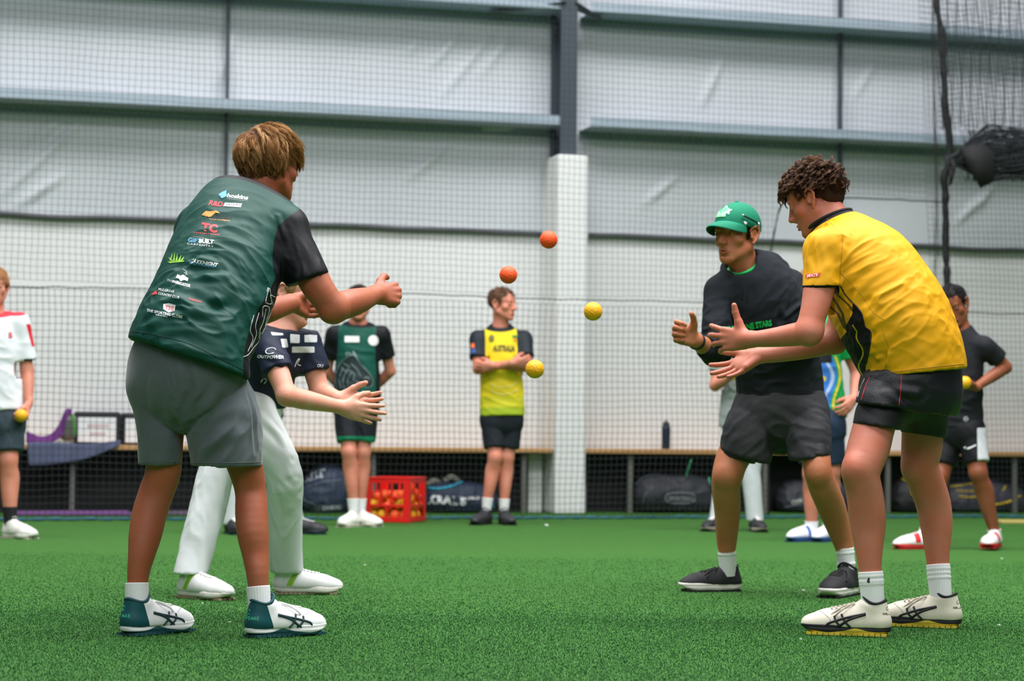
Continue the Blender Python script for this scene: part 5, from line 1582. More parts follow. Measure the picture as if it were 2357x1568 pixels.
# ------------------------------------------------------------ the coach with the green cap and charcoal hoodie
def coach():
    Y0 = 8.35; J, C = kit(Y0); dn = np.array([0, 1.0, 0]); sk = skin_mat('olive_skin', (182, 118, 84))
    B = Fld()
    B.chain([C(1740, 960, 44, .05), C(1705, 1020, 42, .0), C(1684, 1062, 38, -.03), C(1676, 1090, 36, -.04), C(1671, 1120, 33, -.02), C(1674, 1165, 31, .03), C(1674, 1200, 28, .06), C(1673, 1240, 24, .09), C(1673, 1270, 20, .10), C(1674, 1310, 17, .11)], k=.02)
    B.ell(J(1666, 1096, -.07), (.034, .030, .040), k=.03)
    B.chain([C(1840, 960, 44, .02), C(1868, 1020, 38, -.08), C(1879, 1060, 33, -.14), C(1883, 1085, 32, -.15), C(1894, 1120, 33, -.12), C(1911, 1160, 33, -.06), C(1925, 1200, 29, -.02), C(1938, 1240, 24, .0), C(1944, 1268, 20, .0), C(1948, 1320, 17, .0)], k=.02)
    B.ell(J(1880, 1092, -.18), (.034, .028, .038), k=.03)
    B.chain([C(1795, 900, 76, .03, .6), C(1780, 800, 76, .01, .6), C(1755, 700, 72, -.04, .6), C(1735, 660, 52, -.05, .7)], n=dn, k=.04)
    hd = Head(J(1697, 547, -.12), (-.66, -.75, -.06), (-.05, -.02, 1), 1.0)
    hd.add(B, fat=.84)
    B.cone(J(1722, 640, -.05), hd.w(0, -.015, -.05), .060, .052, .03)
    B.cone(J(1712, 625, -.09), hd.w(0, .015, -.07), .046, .040, .02)
    # right arm
    B.chain([C(1650, 690, 26, -.08), C(1640, 770, 26, -.14), C(1645, 810, 26, -.18)], k=.015)
    B.chain([C(1645, 810, 25, -.18), C(1626, 800, 23, -.26), C(1610, 790, 19, -.32), C(1600, 783, 17, -.36)], k=.02)
    fr = hand(B, J(1598, 781, -.37), (-.80, -.42, .28), (.46, -.84, -.05), True,
              [(50, 75, 45), (62, 82, 50), (66, 84, 50), (68, 84, 50)], thumb=((.42, .72, .42), 18, 1.0), spread=(6, 1, -4, -8), size=.98)
    B.chain([C(1830, 680, 26, .05), C(1858, 745, 26, -.05), C(1856, 780, 25, -.12)], k=.015)
    B.chain([C(1856, 780, 25, -.12), C(1815, 790, 21, -.24), C(1795, 794, 17, -.30)], k=.02)
    fl = hand(B, J(1793, 794, -.31), (-.75, -.60, -.1), (-.1, .3, -.9), False, [(15, 25, 15)] * 4, size=.9)
    P0 = floor_at(1800, 1362); P0[1] = Y0
    o, V, F = body_mesh('person', B, .006, [(*hd.box(), .0022), (*fr, .0024)], sk, P0, hd)
    tag(o, 'person in a green cap, charcoal hoodie and black shorts crouching with legs apart', 'person')
    hd.eyes(o)
    bm_ = mat('dark_brow_hair', (40, 28, 22), .7, .2)
    hd.brows(o, bm_)
    rg = np.random.default_rng(8); m = MB()      # moustache stubble
    for i in range(60):
        x = rg.uniform(-.021, .021); z = -.0415 - abs(x) * .22 + rg.uniform(-.003, .003)
        a = hd.w(x, .1010 - 11 * x * x, z); m.tube(np.array([a, a + hd.R @ np.array([x * .06, .0006, -.0022])]), [.00035, .0001], 3, caps=False)
    m.build('moustache', bm_, o)
    def rs(p): return p[1] < .035 and p[2] < .05 and p[2] > (-.035 if p[1] < -.04 else .0) and not (abs(p[0]) > .05 and p[2] < .03 and -.03 < p[1] < .012)
    def cut(Fd, h):
        Fd.plane(h.w(0, .045, .05), h.R @ np.array([0, 1, -.2])); Fd.plane(h.w(0, .02, .008), h.R @ np.array([0, .7, -1.0])); Fd.plane(h.w(0, 0, .06), h.R @ np.array([0, 0, 1]))
    hair(hd, o, [(24, 16, 14), (44, 30, 24), (70, 50, 38)], 220, rs, lambda p: np.array([0, -.35, -1.0]), lambda p: .022, lift=.2, wave=(.001, 2), child=14, spread=.005, thick=.003, cap=(.0758, .097, .083), capcut=cut, seed=9, cap_noise=.0015, capcol=.1)
    # cap
    A = Fld(); A.ell(hd.w(0, -.008, .046), (.0835, .104, .092), hd.R, .01)
    A.plane(hd.w(0, .09, .050), hd.R @ np.array([0, .22, -1.0]), .004)
    cv, cf = A.mesh(.003)
    tm = mat('cap_green_cotton', (18, 118, 88), .75, .08, 20, .25, 500, spec=.2)
    cp = mesh_obj('cap', cv, cf, tm, o, origin=hd.c)
    m = MB(); nu, nv = 26, 12; Vt = []
    for iv in range(nv):
        for iu in range(nu):
            a = -1.12 + 2.24 * iu / (nu - 1); r = iv / (nv - 1)
            y0 = .098 * math.cos(a) - .006; x0 = .080 * math.sin(a)
            ext = .080 * max(math.cos(a * 1.39), .01) ** .62
            x = x0 * (1 + .05 * r); y = y0 + ext * r * (.9 + .1 * math.cos(a)); z = .048 + .012 * (1 - (x0 / .08) ** 2) * 1.0 - .020 * r * r - .014 * (x0 / .08) ** 2 * (.6 + r) + .02 * (math.cos(a) - 1) * .2
            Vt.append(hd.w(x, y, z))
    Vt = np.array(Vt); up = hd.R[:, 2] * .0035
    i = (np.arange(nv - 1)[:, None] * nu + np.arange(nu - 1)[None]).ravel(); Q = np.stack([i, i + 1, i + nu + 1, i + nu], 1); n = len(Vt)
    bd = list(range(nu)) + [k * nu + nu - 1 for k in range(1, nv)] + [(nv - 1) * nu + k for k in range(nu - 2, -1, -1)] + [k * nu for k in range(nv - 2, 0, -1)]
    bd = np.array(bd); b2 = np.roll(bd, -1)
    m.add(np.vstack([Vt + up, Vt]), np.vstack([Q, Q[:, ::-1] + n, np.stack([bd, bd + n, b2 + n, b2], 1)]))
    m.build('cap_brim', tm, cp, smooth=True)
    m = MB(); m.ball(hd.w(0, -.008, .139), (.007, .007, .004), 12, 8, hd.R); m.build('cap_button', tm, cp, smooth=True)
    cs = Surf(cv, cf); z = lambda a, b: (1600 + a / 7.84, 450 + b / 7.84)
    mint = mat('mint_embroidery', (150, 226, 170), .6, 0); md = mat('green_embroidery', (60, 190, 130), .6, 0); wt = mat('white_embroidery', (236, 240, 238), .6, 0)
    star = [z(*p) for p in ((385, 400), (430, 300), (530, 230), (575, 185), (590, 240), (672, 262), (620, 290), (612, 348), (556, 322), (540, 388), (488, 340))]
    patch(cs, star, 'star_emblem', mint, cp, .0025, 2)
    piping(cs, [star + star[:1]], .0011, 'star_outline', wt, cp, False)
    text_px(cs, 'STARS', *z(470, 320), 18, -24, 'star_lettering', md, cp, h=6, bold=.03, off=.004)
    patch(cs, [z(*p) for p in ((870, 465), (905, 468), (938, 492), (908, 528), (885, 505))], 'side_emblem', wt, cp, .0025, 3)
    sg = cs.line([z(850, 375), z(960, 430), z(1075, 490), z(1110, 530)], .009)
    if len(sg) > 2:
        m = MB(); m.tube(np.array(sg), .0035, 8); g = m.build('sunglasses_arm', mat('black_plastic', (18, 20, 24), .3, 0), cp, smooth=True)
        m = MB(); m.ball(sg[0], .0042, 12, 8); m.build('silver_hinge', mat('silver_metal', (200, 205, 208), .25, 0, metal=.8), cp, smooth=True)
        m = MB(); m.ball(sg[-1], (.006, .006, .009), 12, 8); m.build('silver_hinge', mat('silver_metal', (200, 205, 208), .25, 0, metal=.8), cp, smooth=True)
    # green undershirt collar
    nk = unit(hd.w(0, -.01, -.07) - J(1724, 650, -.05)); m = MB()
    cN = J(1714, 622, -.075) + nk * .018; X = unit(np.cross(nk, [0, 1, 0])); Y = np.cross(nk, X)
    P = [cN + X * math.cos(a) * .060 + Y * math.sin(a) * .060 + nk * (.022 * math.sin(a) if True else 0) for a in np.linspace(0, 2 * np.pi, 40)]
    P = [p + nk * .010 + nk * (-.030 if p[1] < cN[1] else .0) * (cN[1] - p[1]) / .064 for p in P]
    m.tube(np.array(P), .0065, 8); m.build('undershirt_collar', mat('bright_green_collar', (40, 214, 110), .7, 0), o, smooth=True)
    # hoodie
    S = Fld()
    S.chain([C(1797, 940, 100, .02, .85), C(1795, 880, 99, .02, .85), C(1784, 810, 99, .0, .85), C(1770, 750, 97, -.03, .85), C(1748, 690, 93, -.06, .85), C(1735, 650, 76, -.07, .95)], n=dn, k=.03)
    S.cone(J(1660, 668, -.10), J(1735, 625, -.05), .056, .062, .04); S.cone(J(1735, 625, -.05), J(1818, 655, .03), .062, .060, .04)
    S.chain([C(1656, 672, 33, -.10), C(1650, 730, 33, -.14), C(1651, 790, 33, -.18), C(1648, 812, 33, -.19)], k=.03)
    S.cone(J(1650, 806, -.18), J(1632, 800, -.27), .058, .050, .02)
    S.chain([C(1816, 665, 36, .02), C(1848, 730, 33, -.05), C(1858, 780, 33, -.12)], k=.03)
    S.cone(J(1858, 780, -.12), J(1812, 791, -.24), .056, .045, .02)
    S.cone(J(1725, 636, -.03), J(1775, 605, .02), .062, .040, .03)         # hood lying on the back
    S.cone(J(1762, 598, -.02), J(1795, 620, .06), .034, .040, .02)
    hc = J(1724, 628, -.06); P_ = []
    for a in np.linspace(0, 2 * np.pi, 15):
        p = hc + np.array([math.cos(a) * .082, math.sin(a) * .078, .012 + .035 * math.sin(a) - .030 * math.cos(a) * 0]); P_.append((p, .024 if math.sin(a) < 0 else .030, 1.0))
    S.chain(P_, k=.025)
    hn = unit((.05, 0, -1)); S.plane(J(1797, 917, .0), hn, .003)
    S.cone(J(1722, 645, -.07), hd.w(0, -.0, -.06), .056, .070, .006, mode='sub')
    S.cone(J(1714, 632, -.10), J(1706, 590, -.18), .040, .060, .006, mode='sub')
    wr = unit(J(1600, 783, -.36) - J(1645, 810, -.18)); S.plane(J(1626, 797, -.27), wr, .003) if False else S.box(J(1610, 792, -.33) + wr * .02, (.06, .07, .06), frame(z=wr, x=np.array([0, 0, 1.0])), .003, .003, mode='sub')
    M = mat('charcoal_fleece', (31, 35, 40), .85, .10, 30, .25, 420, spec=.15)
    X_ = lambda *p: [J(*a) for a in p]
    folds = [(X_((1690, 840, -.3), (1740, 870, -.3), (1820, 860, -.3), (1880, 830, -.2)), .02, .010), (X_((1700, 870, -.3), (1760, 895, -.3), (1850, 885, -.3)), .02, -.008), (X_((1640, 700, -.2), (1646, 750, -.25), (1640, 800, -.3)), .014, .007),
             (X_((1630, 760, -.3), (1650, 765, -.3), (1668, 750, -.3)), .012, .009), (X_((1632, 785, -.3), (1650, 790, -.3), (1672, 775, -.3)), .012, -.008), (X_((1800, 640, -.1), (1790, 700, -.15), (1800, 760, -.2)), .016, -.008),
             (X_((1740, 640, -.2), (1730, 700, -.25), (1735, 780, -.3)), .025, .005), (X_((1860, 690, -.1), (1830, 710, -.15), (1800, 740, -.2)), .014, .006), 
             (X_((1870, 870, -.1), (1888, 890, -.1), (1892, 910, -.1)), .01, .006)]
    so, SV, SF, sf = cloth('hoodie', S, .006, M, o, folds, (.0015, 7, None), wr=[(J(1780, 850, -.1), .18, J(1880, 850, 0) - J(1700, 850, 0), .009, 20), (J(1650, 760, -.2), .12, J(1670, 750, 0) - J(1630, 760, 0), .009, 26), (J(1770, 680, -.1), .16, J(1720, 760, 0) - J(1800, 650, 0), .006, 22), (J(1840, 740, -.1), .12, J(1860, 730, 0) - J(1810, 760, 0), .008, 24)])
    text_px(sf, 'MELBOURNE STARS', 1662, 768, 117, -9.5, 'chest_lettering', mat('green_print', (20, 196, 96), .6, 0), so, h=13, bold=.05, off=.003)
    piping(sf, [[(1722, 655), (1721, 680), (1719, 700)], [(1712, 655), (1710, 675), (1708, 690)]], .0022, 'hood_cord', M, so)
    piping(sf, [[(1700, 905), (1780, 908), (1850, 906), (1894, 903)]], .0016, 'hem_stitching', M, so)
    # shorts, tights
    H = Fld(); H.chain([C(1797, 900, 92, .03, .9), C(1797, 945, 100, .02, .9)], n=dn, k=.03)
    H.chain([C(1748, 945, 60, .02), C(1722, 1000, 59, -.02), C(1712, 1075, 58, -.03)], k=.04)
    H.chain([C(1845, 945, 60, .0), C(1860, 1000, 52, -.08), C(1865, 1075, 46, -.13)], k=.04)
    for (x0, y0, x1, y1, d, side) in ((1659, 1035, 1770, 1066, -.03, -1), (1820, 1058, 1909, 1041, -.12, 1)):
        e = unit(J(x1, y1, d) - J(x0, y0, d)); zz = np.cross(e, [0, 1, .1]); zz = unit(zz if zz[2] > 0 else -zz)
        c = J((x0 + x1) / 2, (y0 + y1) / 2, d); H.box(c - zz * .09, (.12 if side < 0 else .095, .16, .09), np.stack([e, np.cross(zz, e), zz], 1), .002, .003, mode='sub')
    hf = [(X_((1740, 960, -.2), (1800, 985, -.25), (1860, 960, -.2)), .02, -.008), (X_((1700, 1000, -.15), (1750, 975, -.2), (1800, 965, -.2)), .018, .007), (X_((1690, 1030, -.15), (1740, 1005, -.2), (1795, 985, -.2)), .016, -.006),
          (X_((1800, 965, -.2), (1840, 985, -.2), (1885, 975, -.2)), .016, .007), (X_((1806, 990, -.2), (1850, 1010, -.25), (1895, 1005, -.2)), .016, -.007), (X_((1800, 920, -.2), (1800, 960, -.2), (1802, 1010, -.2)), .010, .006)]
    ho, HV, HF, hs = cloth('shorts', H, .006, mat('black_woven_shorts', (48, 49, 52), .7, .15, 80, .3, 260, spec=.25), o, hf, (.002, 8, None), wr=[(J(1740, 1000, -.1), .16, J(1800, 960, 0) - J(1690, 1030, 0), .008, 22), (J(1855, 1000, -.1), .14, J(1890, 1000, 0) - J(1810, 970, 0), .008, 24)])
    K = Fld(); K.chain([C(1716, 1005, 48, -.02), C(1700, 1045, 44, -.03), C(1695, 1068, 42, -.03)], k=.02); K.chain([C(1858, 1000, 42, -.08), C(1874, 1040, 36, -.13), C(1878, 1068, 35, -.15)], k=.02)
    e = unit(J(1725, 1066, -.03) - J(1652, 1046, -.03)); zz = np.cross(e, [0, 1, 0]); zz = unit(zz if zz[2] > 0 else -zz)
    K.box(J(1690, 1057, -.03) - zz * .07, (.12, .14, .07), np.stack([e, np.cross(zz, e), zz], 1), .002, .003, mode='sub')
    K.box(J(1878, 1050, -.13) - np.array([0, 0, .06]), (.09, .12, .06), None, .002, .003, mode='sub')
    cloth('undershorts', K, .006, mat('black_tights', (16, 17, 20), .6, .1), o, (), (.0006, 10, None))
    fw = unit(J(1600, 783, -.36) - J(1612, 791, -.31)); c = J(1603, 785, -.345); X1 = unit(np.cross(fw, [0, 0, 1])); Y1 = np.cross(fw, X1)
    m = MB(); m.lathe([(.027, -.010), (.0335, -.009), (.0345, 0), (.0335, .009), (.027, .010)], c, 28, np.stack([X1, Y1, fw], 1)); m.build('wristband', mat('black_wristband', (16, 18, 20), .6, 0), o, smooth=True)
    sock(o, J(1676, 1325, .11), J(1673, 1266, .10), .033, .0355, M_sock, rings=((.85, .03, .002),)); sock(o, J(1951, 1335, .0), J(1944, 1262, .0), .033, .0355, M_sock, rings=((.5, .05, .003), (.85, .03, .002)))
    um = mat('black_mesh_shoe', (26, 27, 30), .75, .15, 60, .4, 700); sc = ((226, 222, 214), (24, 24, 26))
    for hp, td, L in ((J(1706, 1340, .13), (-.97, -.22, 0), .262), (J(1962, 1350, .02), (-.50, -.86, 0), .285)):
        hp[2] = .004; shoe(o, hp, td, L=L, upper_mat=um, sole_cols=sc, side=1, collar=(20, 20, 22), lace=(30, 30, 32), sole_h=.036, split=.004, wavy=False, h=.0045)
    return o
t0 = time.time(); coach(); print('coach', time.time() - t0)
# ------------------------------------------------------------ the other players, built by one routine from their joints
def figure(sp):
    """joints in photograph pixels with a depth offset in metres from Y0; sizes in metres times b"""
    Y0 = sp['Y']; J, C = kit(Y0); b = sp.get('b', 1.0); s = ppm(Y0); h = sp.get('h', .009)
    j = lambda k: J(*sp[k])
    ch = lambda pts: [(p, r * b, f) for p, r, f in pts]
    B = Fld(); sh = {q: j('sh' + q) for q in 'RL'}; hp = {q: j('hip' + q) for q in 'RL'}
    lat = unit(sh['R'] - sh['L']); pel = (hp['R'] + hp['L']) / 2; nb = j('neck'); up = unit(nb - pel); fwd = unit(np.cross(up, lat)) ; lat = unit(np.cross(fwd, up))
    lerp = lambda a, c, t: a + (c - a) * t
    skin = sp['skin']
    hd = Head(j('head'), sp['face'], sp.get('up', (0, 0, 1)), sp.get('hs', .96) )
    B.chain(ch([(pel, .115, .8), (lerp(pel, nb, .35), .110, .75), (lerp(pel, nb, .70), .118, .75), (lerp(pel, nb, .92), .075, .8)]), n=fwd, k=.03)
    hd.add(B, face=sp.get('facedet', True))
    B.cone(nb, hd.w(0, -.015, -.045), .055 * b, .050 * b, .03); B.cone(nb, hd.w(0, .02, -.06), .045 * b, .038 * b, .02)
    fine = [(*hd.box(), min(h, .0027))]
    for q in 'RL':
        k, a = j('kn' + q), j('an' + q); hpq = hp[q]; back = -fwd
        cal = lerp(k, a, .30) + back * .014 * b
        B.chain(ch([(lerp(hpq, k, .1), .078, 1), (lerp(hpq, k, .5), .068, 1), (lerp(hpq, k, .88), .053, 1), (k, .051, 1), (lerp(k, a, .14), .049, 1), (cal, .054, 1), (lerp(k, a, .6), .044, 1), (lerp(k, a, .88), .034, 1), (a - np.array([0, 0, .01]), .029, 1)]), k=.02)
        B.ell(k - back * .012, .042 * b, k=.03)
        if sp.get('el' + q):
            e, w = j('el' + q), j('wr' + q)
            B.chain(ch([(lerp(sh[q], e, .08), .040, 1), (lerp(sh[q], e, .5), .042, 1), (e, .035, 1)]), k=.02)
            B.chain(ch([(e, .035, 1), (lerp(e, w, .3), .037, 1), (lerp(e, w, .75), .028, 1), (w, .023, 1)]), k=.02)
            hn = sp.get('ha' + q)
            if hn: fine.append((*hand(B, w, hn[0], hn[1], q == 'R', hn[2], thumb=hn[3] if len(hn) > 3 else None, size=.95 * b), min(h, .0042)))
    P0 = np.array([pel[0], Y0, 0.0])
    o, V, F = body_mesh('person', B, h, fine, skin, P0, hd)
    tag(o, sp['label'], 'person')
    if sp.get('facedet', True): hd.eyes(o)
    # hair
    if 'hair' in sp:
        hl = sp.get('hairlen', .03); lowf = sp.get('side', .012)
        def rg(p):
            if p[1] > .035 and p[2] < .075: return False
            if p[1] > -.03 and p[2] < lowf: return False
            return p[2] > -.04
        def cut(Fd, hh):
            Fd.plane(hh.w(0, .068, .06), hh.R @ np.array([0, 1, -.7])); Fd.plane(hh.w(0, .02, .010), hh.R @ np.array([0, .9, -1.0]))
        hair(hd, o, sp['hair'], sp.get('locks', 160), rg, lambda p: np.array([p[0] * 3, .7 if p[1] > -.02 and p[2] > .04 else -.3, -.5]), lambda p: hl if p[2] > .05 else hl * .6,
             lift=.4, wave=(.003, 3), child=12, spread=.006, thick=.010, cap=(.0785, .099, .087), capcut=cut, seed=sp.get('seed', 1), rad=.0010, cap_h=.006, cap_noise=.003, segs=7, capcol=.35)
    # shirt
    t = sp['shirt']; S = Fld(); wd = t.get('w', 1.0) * b
    hemc = J(*t['hem']) if 'hem' in t else lerp(pel, nb, -.12)
    ax = unit(nb - hemc)
    S.chain([(hemc - ax * .05, .172 * wd, .76), (hemc, .168 * wd, .76), (lerp(hemc, nb, .35), .158 * wd, .74), (lerp(hemc, nb, .62), .160 * wd, .74), (lerp(hemc, nb, .80), .142 * wd, .72), (lerp(hemc, nb, .90), .105 * wd, .75)], n=fwd, k=.03)
    S.cone(sh['L'] - up * .022, nb - up * .040, .048 * b, .060 * b, .04); S.cone(sh['R'] - up * .022, nb - up * .040, .048 * b, .060 * b, .04)
    S.cone(nb - up * .05, nb + (hd.w(0, 0, -.08) - nb) * .3, .070 * b, .056 * b, .03)
    sl = t.get('sleeve', .62)
    for q in 'RL':
        if not sp.get('el' + q): continue
        e = j('el' + q); c = lerp(sh[q], e, sl)
        S.cone(lerp(sh[q], e, -.02), lerp(sh[q], e, sl + .15), .051 * b, .062 * b, .03)
    for q in 'RL':
        if not sp.get('el' + q): continue
        e = j('el' + q); ad = unit(e - sh[q]); c = lerp(sh[q], e, sl)
        S.box(c + ad * .05, (.085 * b, .085 * b, .05), frame(z=ad, x=fwd), .002, .003, mode='sub')
    hn_ = t.get('hemn'); S.plane(hemc, -ax if hn_ is None else hn_, .003)
    nk = unit(hd.w(0, -.01, -.05) - nb); vn = unit(nk * 1.0 + fwd * .25)
    ncut = nb + nk * .012
    S.plane(ncut, vn, .003); S.cone(nb - nk * .03 + fwd * .012, nb + nk * .10 + fwd * .02, .050 * b, .066 * b, .004, mode='sub')
    ctx = dict(J=J, sh=sh, nb=nb, pel=pel, up=up, fwd=fwd, lat=lat, hem=hemc, ax=ax, elR=j('elR') if sp.get('elR') else None, elL=j('elL') if sp.get('elL') else None, b=b, Y0=Y0, ncut=ncut, vn=vn)
    rgn = sp.get('regions')
    M = region_mat('printed_shirt', t['cols'], .6, .08, .2, 500) if len(t['cols']) > 1 else mat('shirt_cloth', t['cols'][0], .75, .08, 20, .2, 400, spec=.25)
    so, SV, SF, sf = cloth('shirt', S, max(h * .85, .006), M, o, [([J(*a) for a in pts], w, hh) for pts, w, hh in t.get('folds', [])], (.002, 6, None), (lambda V: rgn(V, ctx)) if rgn else None, seed=sp.get('seed', 1), wr=[(lerp(hemc, nb, .3) - fwd * .0, .25, lat + up * .4, .008, 18)])
    # shorts or trousers
    t = sp['legs']; H = Fld(); lw = t.get('w', 1.0) * b
    H.chain([(lerp(pel, nb, .12), .125 * lw, .8), (lerp(pel, nb, -.02), .150 * lw, .8)], n=fwd, k=.03)
    for q in 'RL':
        k, a = j('kn' + q), j('an' + q)
        if t['kind'] == 'shorts':
            f = t.get('len', .82); H.chain([(lerp(hp[q], k, .05), .088 * lw, 1), (lerp(hp[q], k, .45), .084 * lw, 1), (lerp(hp[q], k, f + .15), .078 * lw, 1)], k=.04)
        else:
            H.chain([(lerp(hp[q], k, .05), .088 * lw, 1), (lerp(hp[q], k, .5), .080 * lw, 1), (k, .066 * lw, 1), (lerp(k, a, .3), .064 * lw, 1), (lerp(k, a, .7), .060 * lw, 1), (lerp(k, a, 1.12), .060 * lw, 1)], k=.03)
    if t['kind'] == 'shorts':
        for q in 'RL':
            k = j('kn' + q); f = t.get('len', .82); d = unit(k - hp[q]); H.box(lerp(hp[q], k, f) + d * .06, (.10 * b, .10 * b, .06), frame(z=d, x=fwd), .002, .003, mode='sub')
    else:
        for q in 'RL':
            a = j('an' + q); H.box(a + np.array([0, 0, -.05 - t.get('gap', .0)]), (.11, .11, .05), None, .002, .003, mode='sub')
    lr = sp.get('legregions')
    M2 = region_mat('shorts_cloth', t['cols'], .6, .15, .2, 300) if len(t['cols']) > 1 else mat('leg_cloth', t['cols'][0], .75, t.get('var', .1), t.get('vs', 20), .2, 300, spec=.2)
    ho, HV, HF, hs = cloth('shorts' if t['kind'] == 'shorts' else 'trousers', H, max(h * .85, .006), M2, o, [([J(*a) for a in pts], w, hh) for pts, w, hh in t.get('folds', [])], (.003, 6, (np.array([0, 0, 1]), 2.0)), (lambda V: lr(V, ctx)) if lr else None, seed=5, wr=[(J(*a), r_, d_, am, sc) for a, r_, d_, am, sc in t.get('wr', [])] or [(pel - up * .15, .2, lat * .6 + up, .006, 18)])
    # socks and shoes
    sd = sp.get('shoes')
    for q in 'RL':
        a = j('an' + q); td = unit(np.array([*sp['toe' + q], 0.0])); L = .27 * b
        if sp.get('sock'): sock(o, a + np.array([0, 0, -.045]), a + (j('kn' + q) - a) * sp.get('sockh', .16), .032 * b, .041 * b, sp['sock'], n=52, ribs=13)
        hpnt = a - td * .052 * b; hpnt[2] = .004 + sp.get('lift' + q, 0)
        um = region_mat('shoe_upper', sd['cols'], .6, .1, .1, 200) if len(sd['cols']) > 1 else mat('shoe_upper', sd['cols'][0], .6, .15)
        shoe(o, hpnt, td, L=L, upper_mat=um, sole_cols=sd['sole'], collar=sd.get('collar', (60, 60, 60)), lace=sd.get('lace', (225, 225, 220)), h=.006, tongue=False, regions=sd.get('reg'), lace_loops=False, split=sd.get('split', .008), wavy=False)
    return o, so, sf, ho, hs, hd, ctx
def text_on(sf, parent, body, x, y, w, a, col, name='chest_lettering', **k):
    return text_px(sf, body, x, y, w, a, name, mat('print_colour', col, .6, 0), parent, off=.004, **k)
REL = [(20, 30, 20)] * 4
white = (226, 230, 230)

def navy_boy():
    def regs(V, c):
        q = px_of(V); x, y = q[:, 0], q[:, 1]; m = 1 / 610
        arm = np.maximum((672 - x) * m, -1)
        def bx(x0, x1, y0, y1, tilt=0): return np.maximum(np.abs(x - (x0 + x1) / 2 - tilt * (y - (y0 + y1) / 2)) - (x1 - x0) / 2, np.abs(y - (y0 + y1) / 2) - (y1 - y0) / 2) * m
        w = np.minimum(bx(701, 730, 752, 788), bx(672, 724, 798, 812, 0))
        w = np.minimum(w, np.minimum(bx(617, 644, 720, 772, .35), bx(648, 662, 780, 800, .2)))
        w = np.minimum(w, bx(668, 690, 765, 790))
        col = np.minimum((V - c['ncut']) @ -c['vn'] - .018 * 0 - .012, 1)
        return {'m1': w, 'm2': col}
    o, so, sf, ho, hs, hd, c = figure(dict(Y=8.0, h=.0062, label='person in a navy and white shirt and white trousers leaning forward with cupped hands', skin=M_skin_fair, seed=11,
        head=(664, 680, .0), face=(.96, -.16, -.24), up=(.22, 0, .97), hs=1.0, neck=(652, 762, .0), shL=(706, 782, .12), shR=(612, 778, -.10), hipR=(572, 940, -.02), hipL=(566, 930, .18),
        elR=(660, 912, -.22), wrR=(788, 938, -.12), elL=(736, 905, .10), wrL=(782, 918, .02),
        haR=((.95, .12, -.22), (.1, .98, .1), [(14, 12, 8), (10, 12, 8), (12, 14, 8), (26, 14, 8)], ((.62, .70, .30), 14)),
        haL=((.95, -.05, -.12), (-.1, -.85, .45), [(10, 12, 8)] * 4, ((.72, .55, .35), 10)),
        knR=(652, 1092, -.06), anR=(660, 1318, .10), knL=(500, 1085, .02), anL=(438, 1322, -.12), toeR=(.98, .08), toeL=(.80, -.60),
        hair=[(120, 88, 56), (176, 138, 92), (214, 180, 132)], hairlen=.025, side=.018, locks=220,
        shirt=dict(cols=[(24, 34, 54), (206, 210, 212), (20, 26, 42)], w=.93, hem=(585, 905, .08), sleeve=.60,
                   folds=[(((600, 800, -.2), (640, 830, -.2), (670, 880, -.2)), .02, .006), (((640, 870, -.1), (690, 850, -.1), (720, 830, -.1)), .02, .006), (((600, 860, -.1), (640, 880, -.1), (700, 880, -.1)), .02, -.006)]),
        regions=regs,
        legs=dict(kind='trousers', cols=[(214, 220, 220)], w=1.02, gap=.0, folds=[(((600, 960, -.1), (640, 1000, -.1), (660, 1050, -.1)), .02, .006), (((612, 1060, -.1), (640, 1100, -.1), (680, 1110, -.1)), .016, .004), (((625, 1090, -.1), (640, 1130, -.1), (650, 1250, -.05)), .014, -.004),
              (((612, 1010, -.1), (640, 1040, -.1), (672, 1060, -.1)), .014, -.006)], wr=[((655, 1060, -.1), .14, (-.6, 0, .5), .006, 22), ((480, 1110, -.1), .14, (-.2, 0, 1), .006, 22), ((450, 1240, -.1), .16, (-.15, 0, 1), .005, 20), ((655, 1240, 0), .18, (0, 0, 1), .005, 20)]),
        shoes=dict(cols=[(228, 230, 228), (150, 200, 60)], sole=[(224, 222, 214), (150, 140, 110)], collar=(210, 212, 212), reg=lambda L: [np.maximum(np.abs(L[:, 1] - .075 - (L[:, 2] - .05) * .5) - .012, .03 - L[:, 2])]), sock=M_sock, sockh=.05))
    text_on(sf, so, 'OUTPOWER', 594, 824, 58, 3, (230, 234, 236), 'sleeve_lettering', h=7, bold=.02, shear=.15)
    piping(sf, [[(608 + 15 + 11 * math.cos(t) + 3 * math.sin(t), 808 - 7 * math.sin(t)) for t in np.linspace(.2, 5.6, 18)]], .0018, 'sleeve_emblem', mat('white_print', (230, 234, 236), .6, 0), so)
    piping(sf, [[(678, 845), (684, 830), (690, 826), (684, 838), (692, 842)], [(600, 880), (606, 872), (614, 874), (608, 884)]], .0016, 'shirt_emblem', mat('white_print', (230, 234, 236), .6, 0), so)
    text_on(sf, so, 'OU', 730, 845, 12, 4, (230, 234, 236), 'sleeve_lettering', h=6)
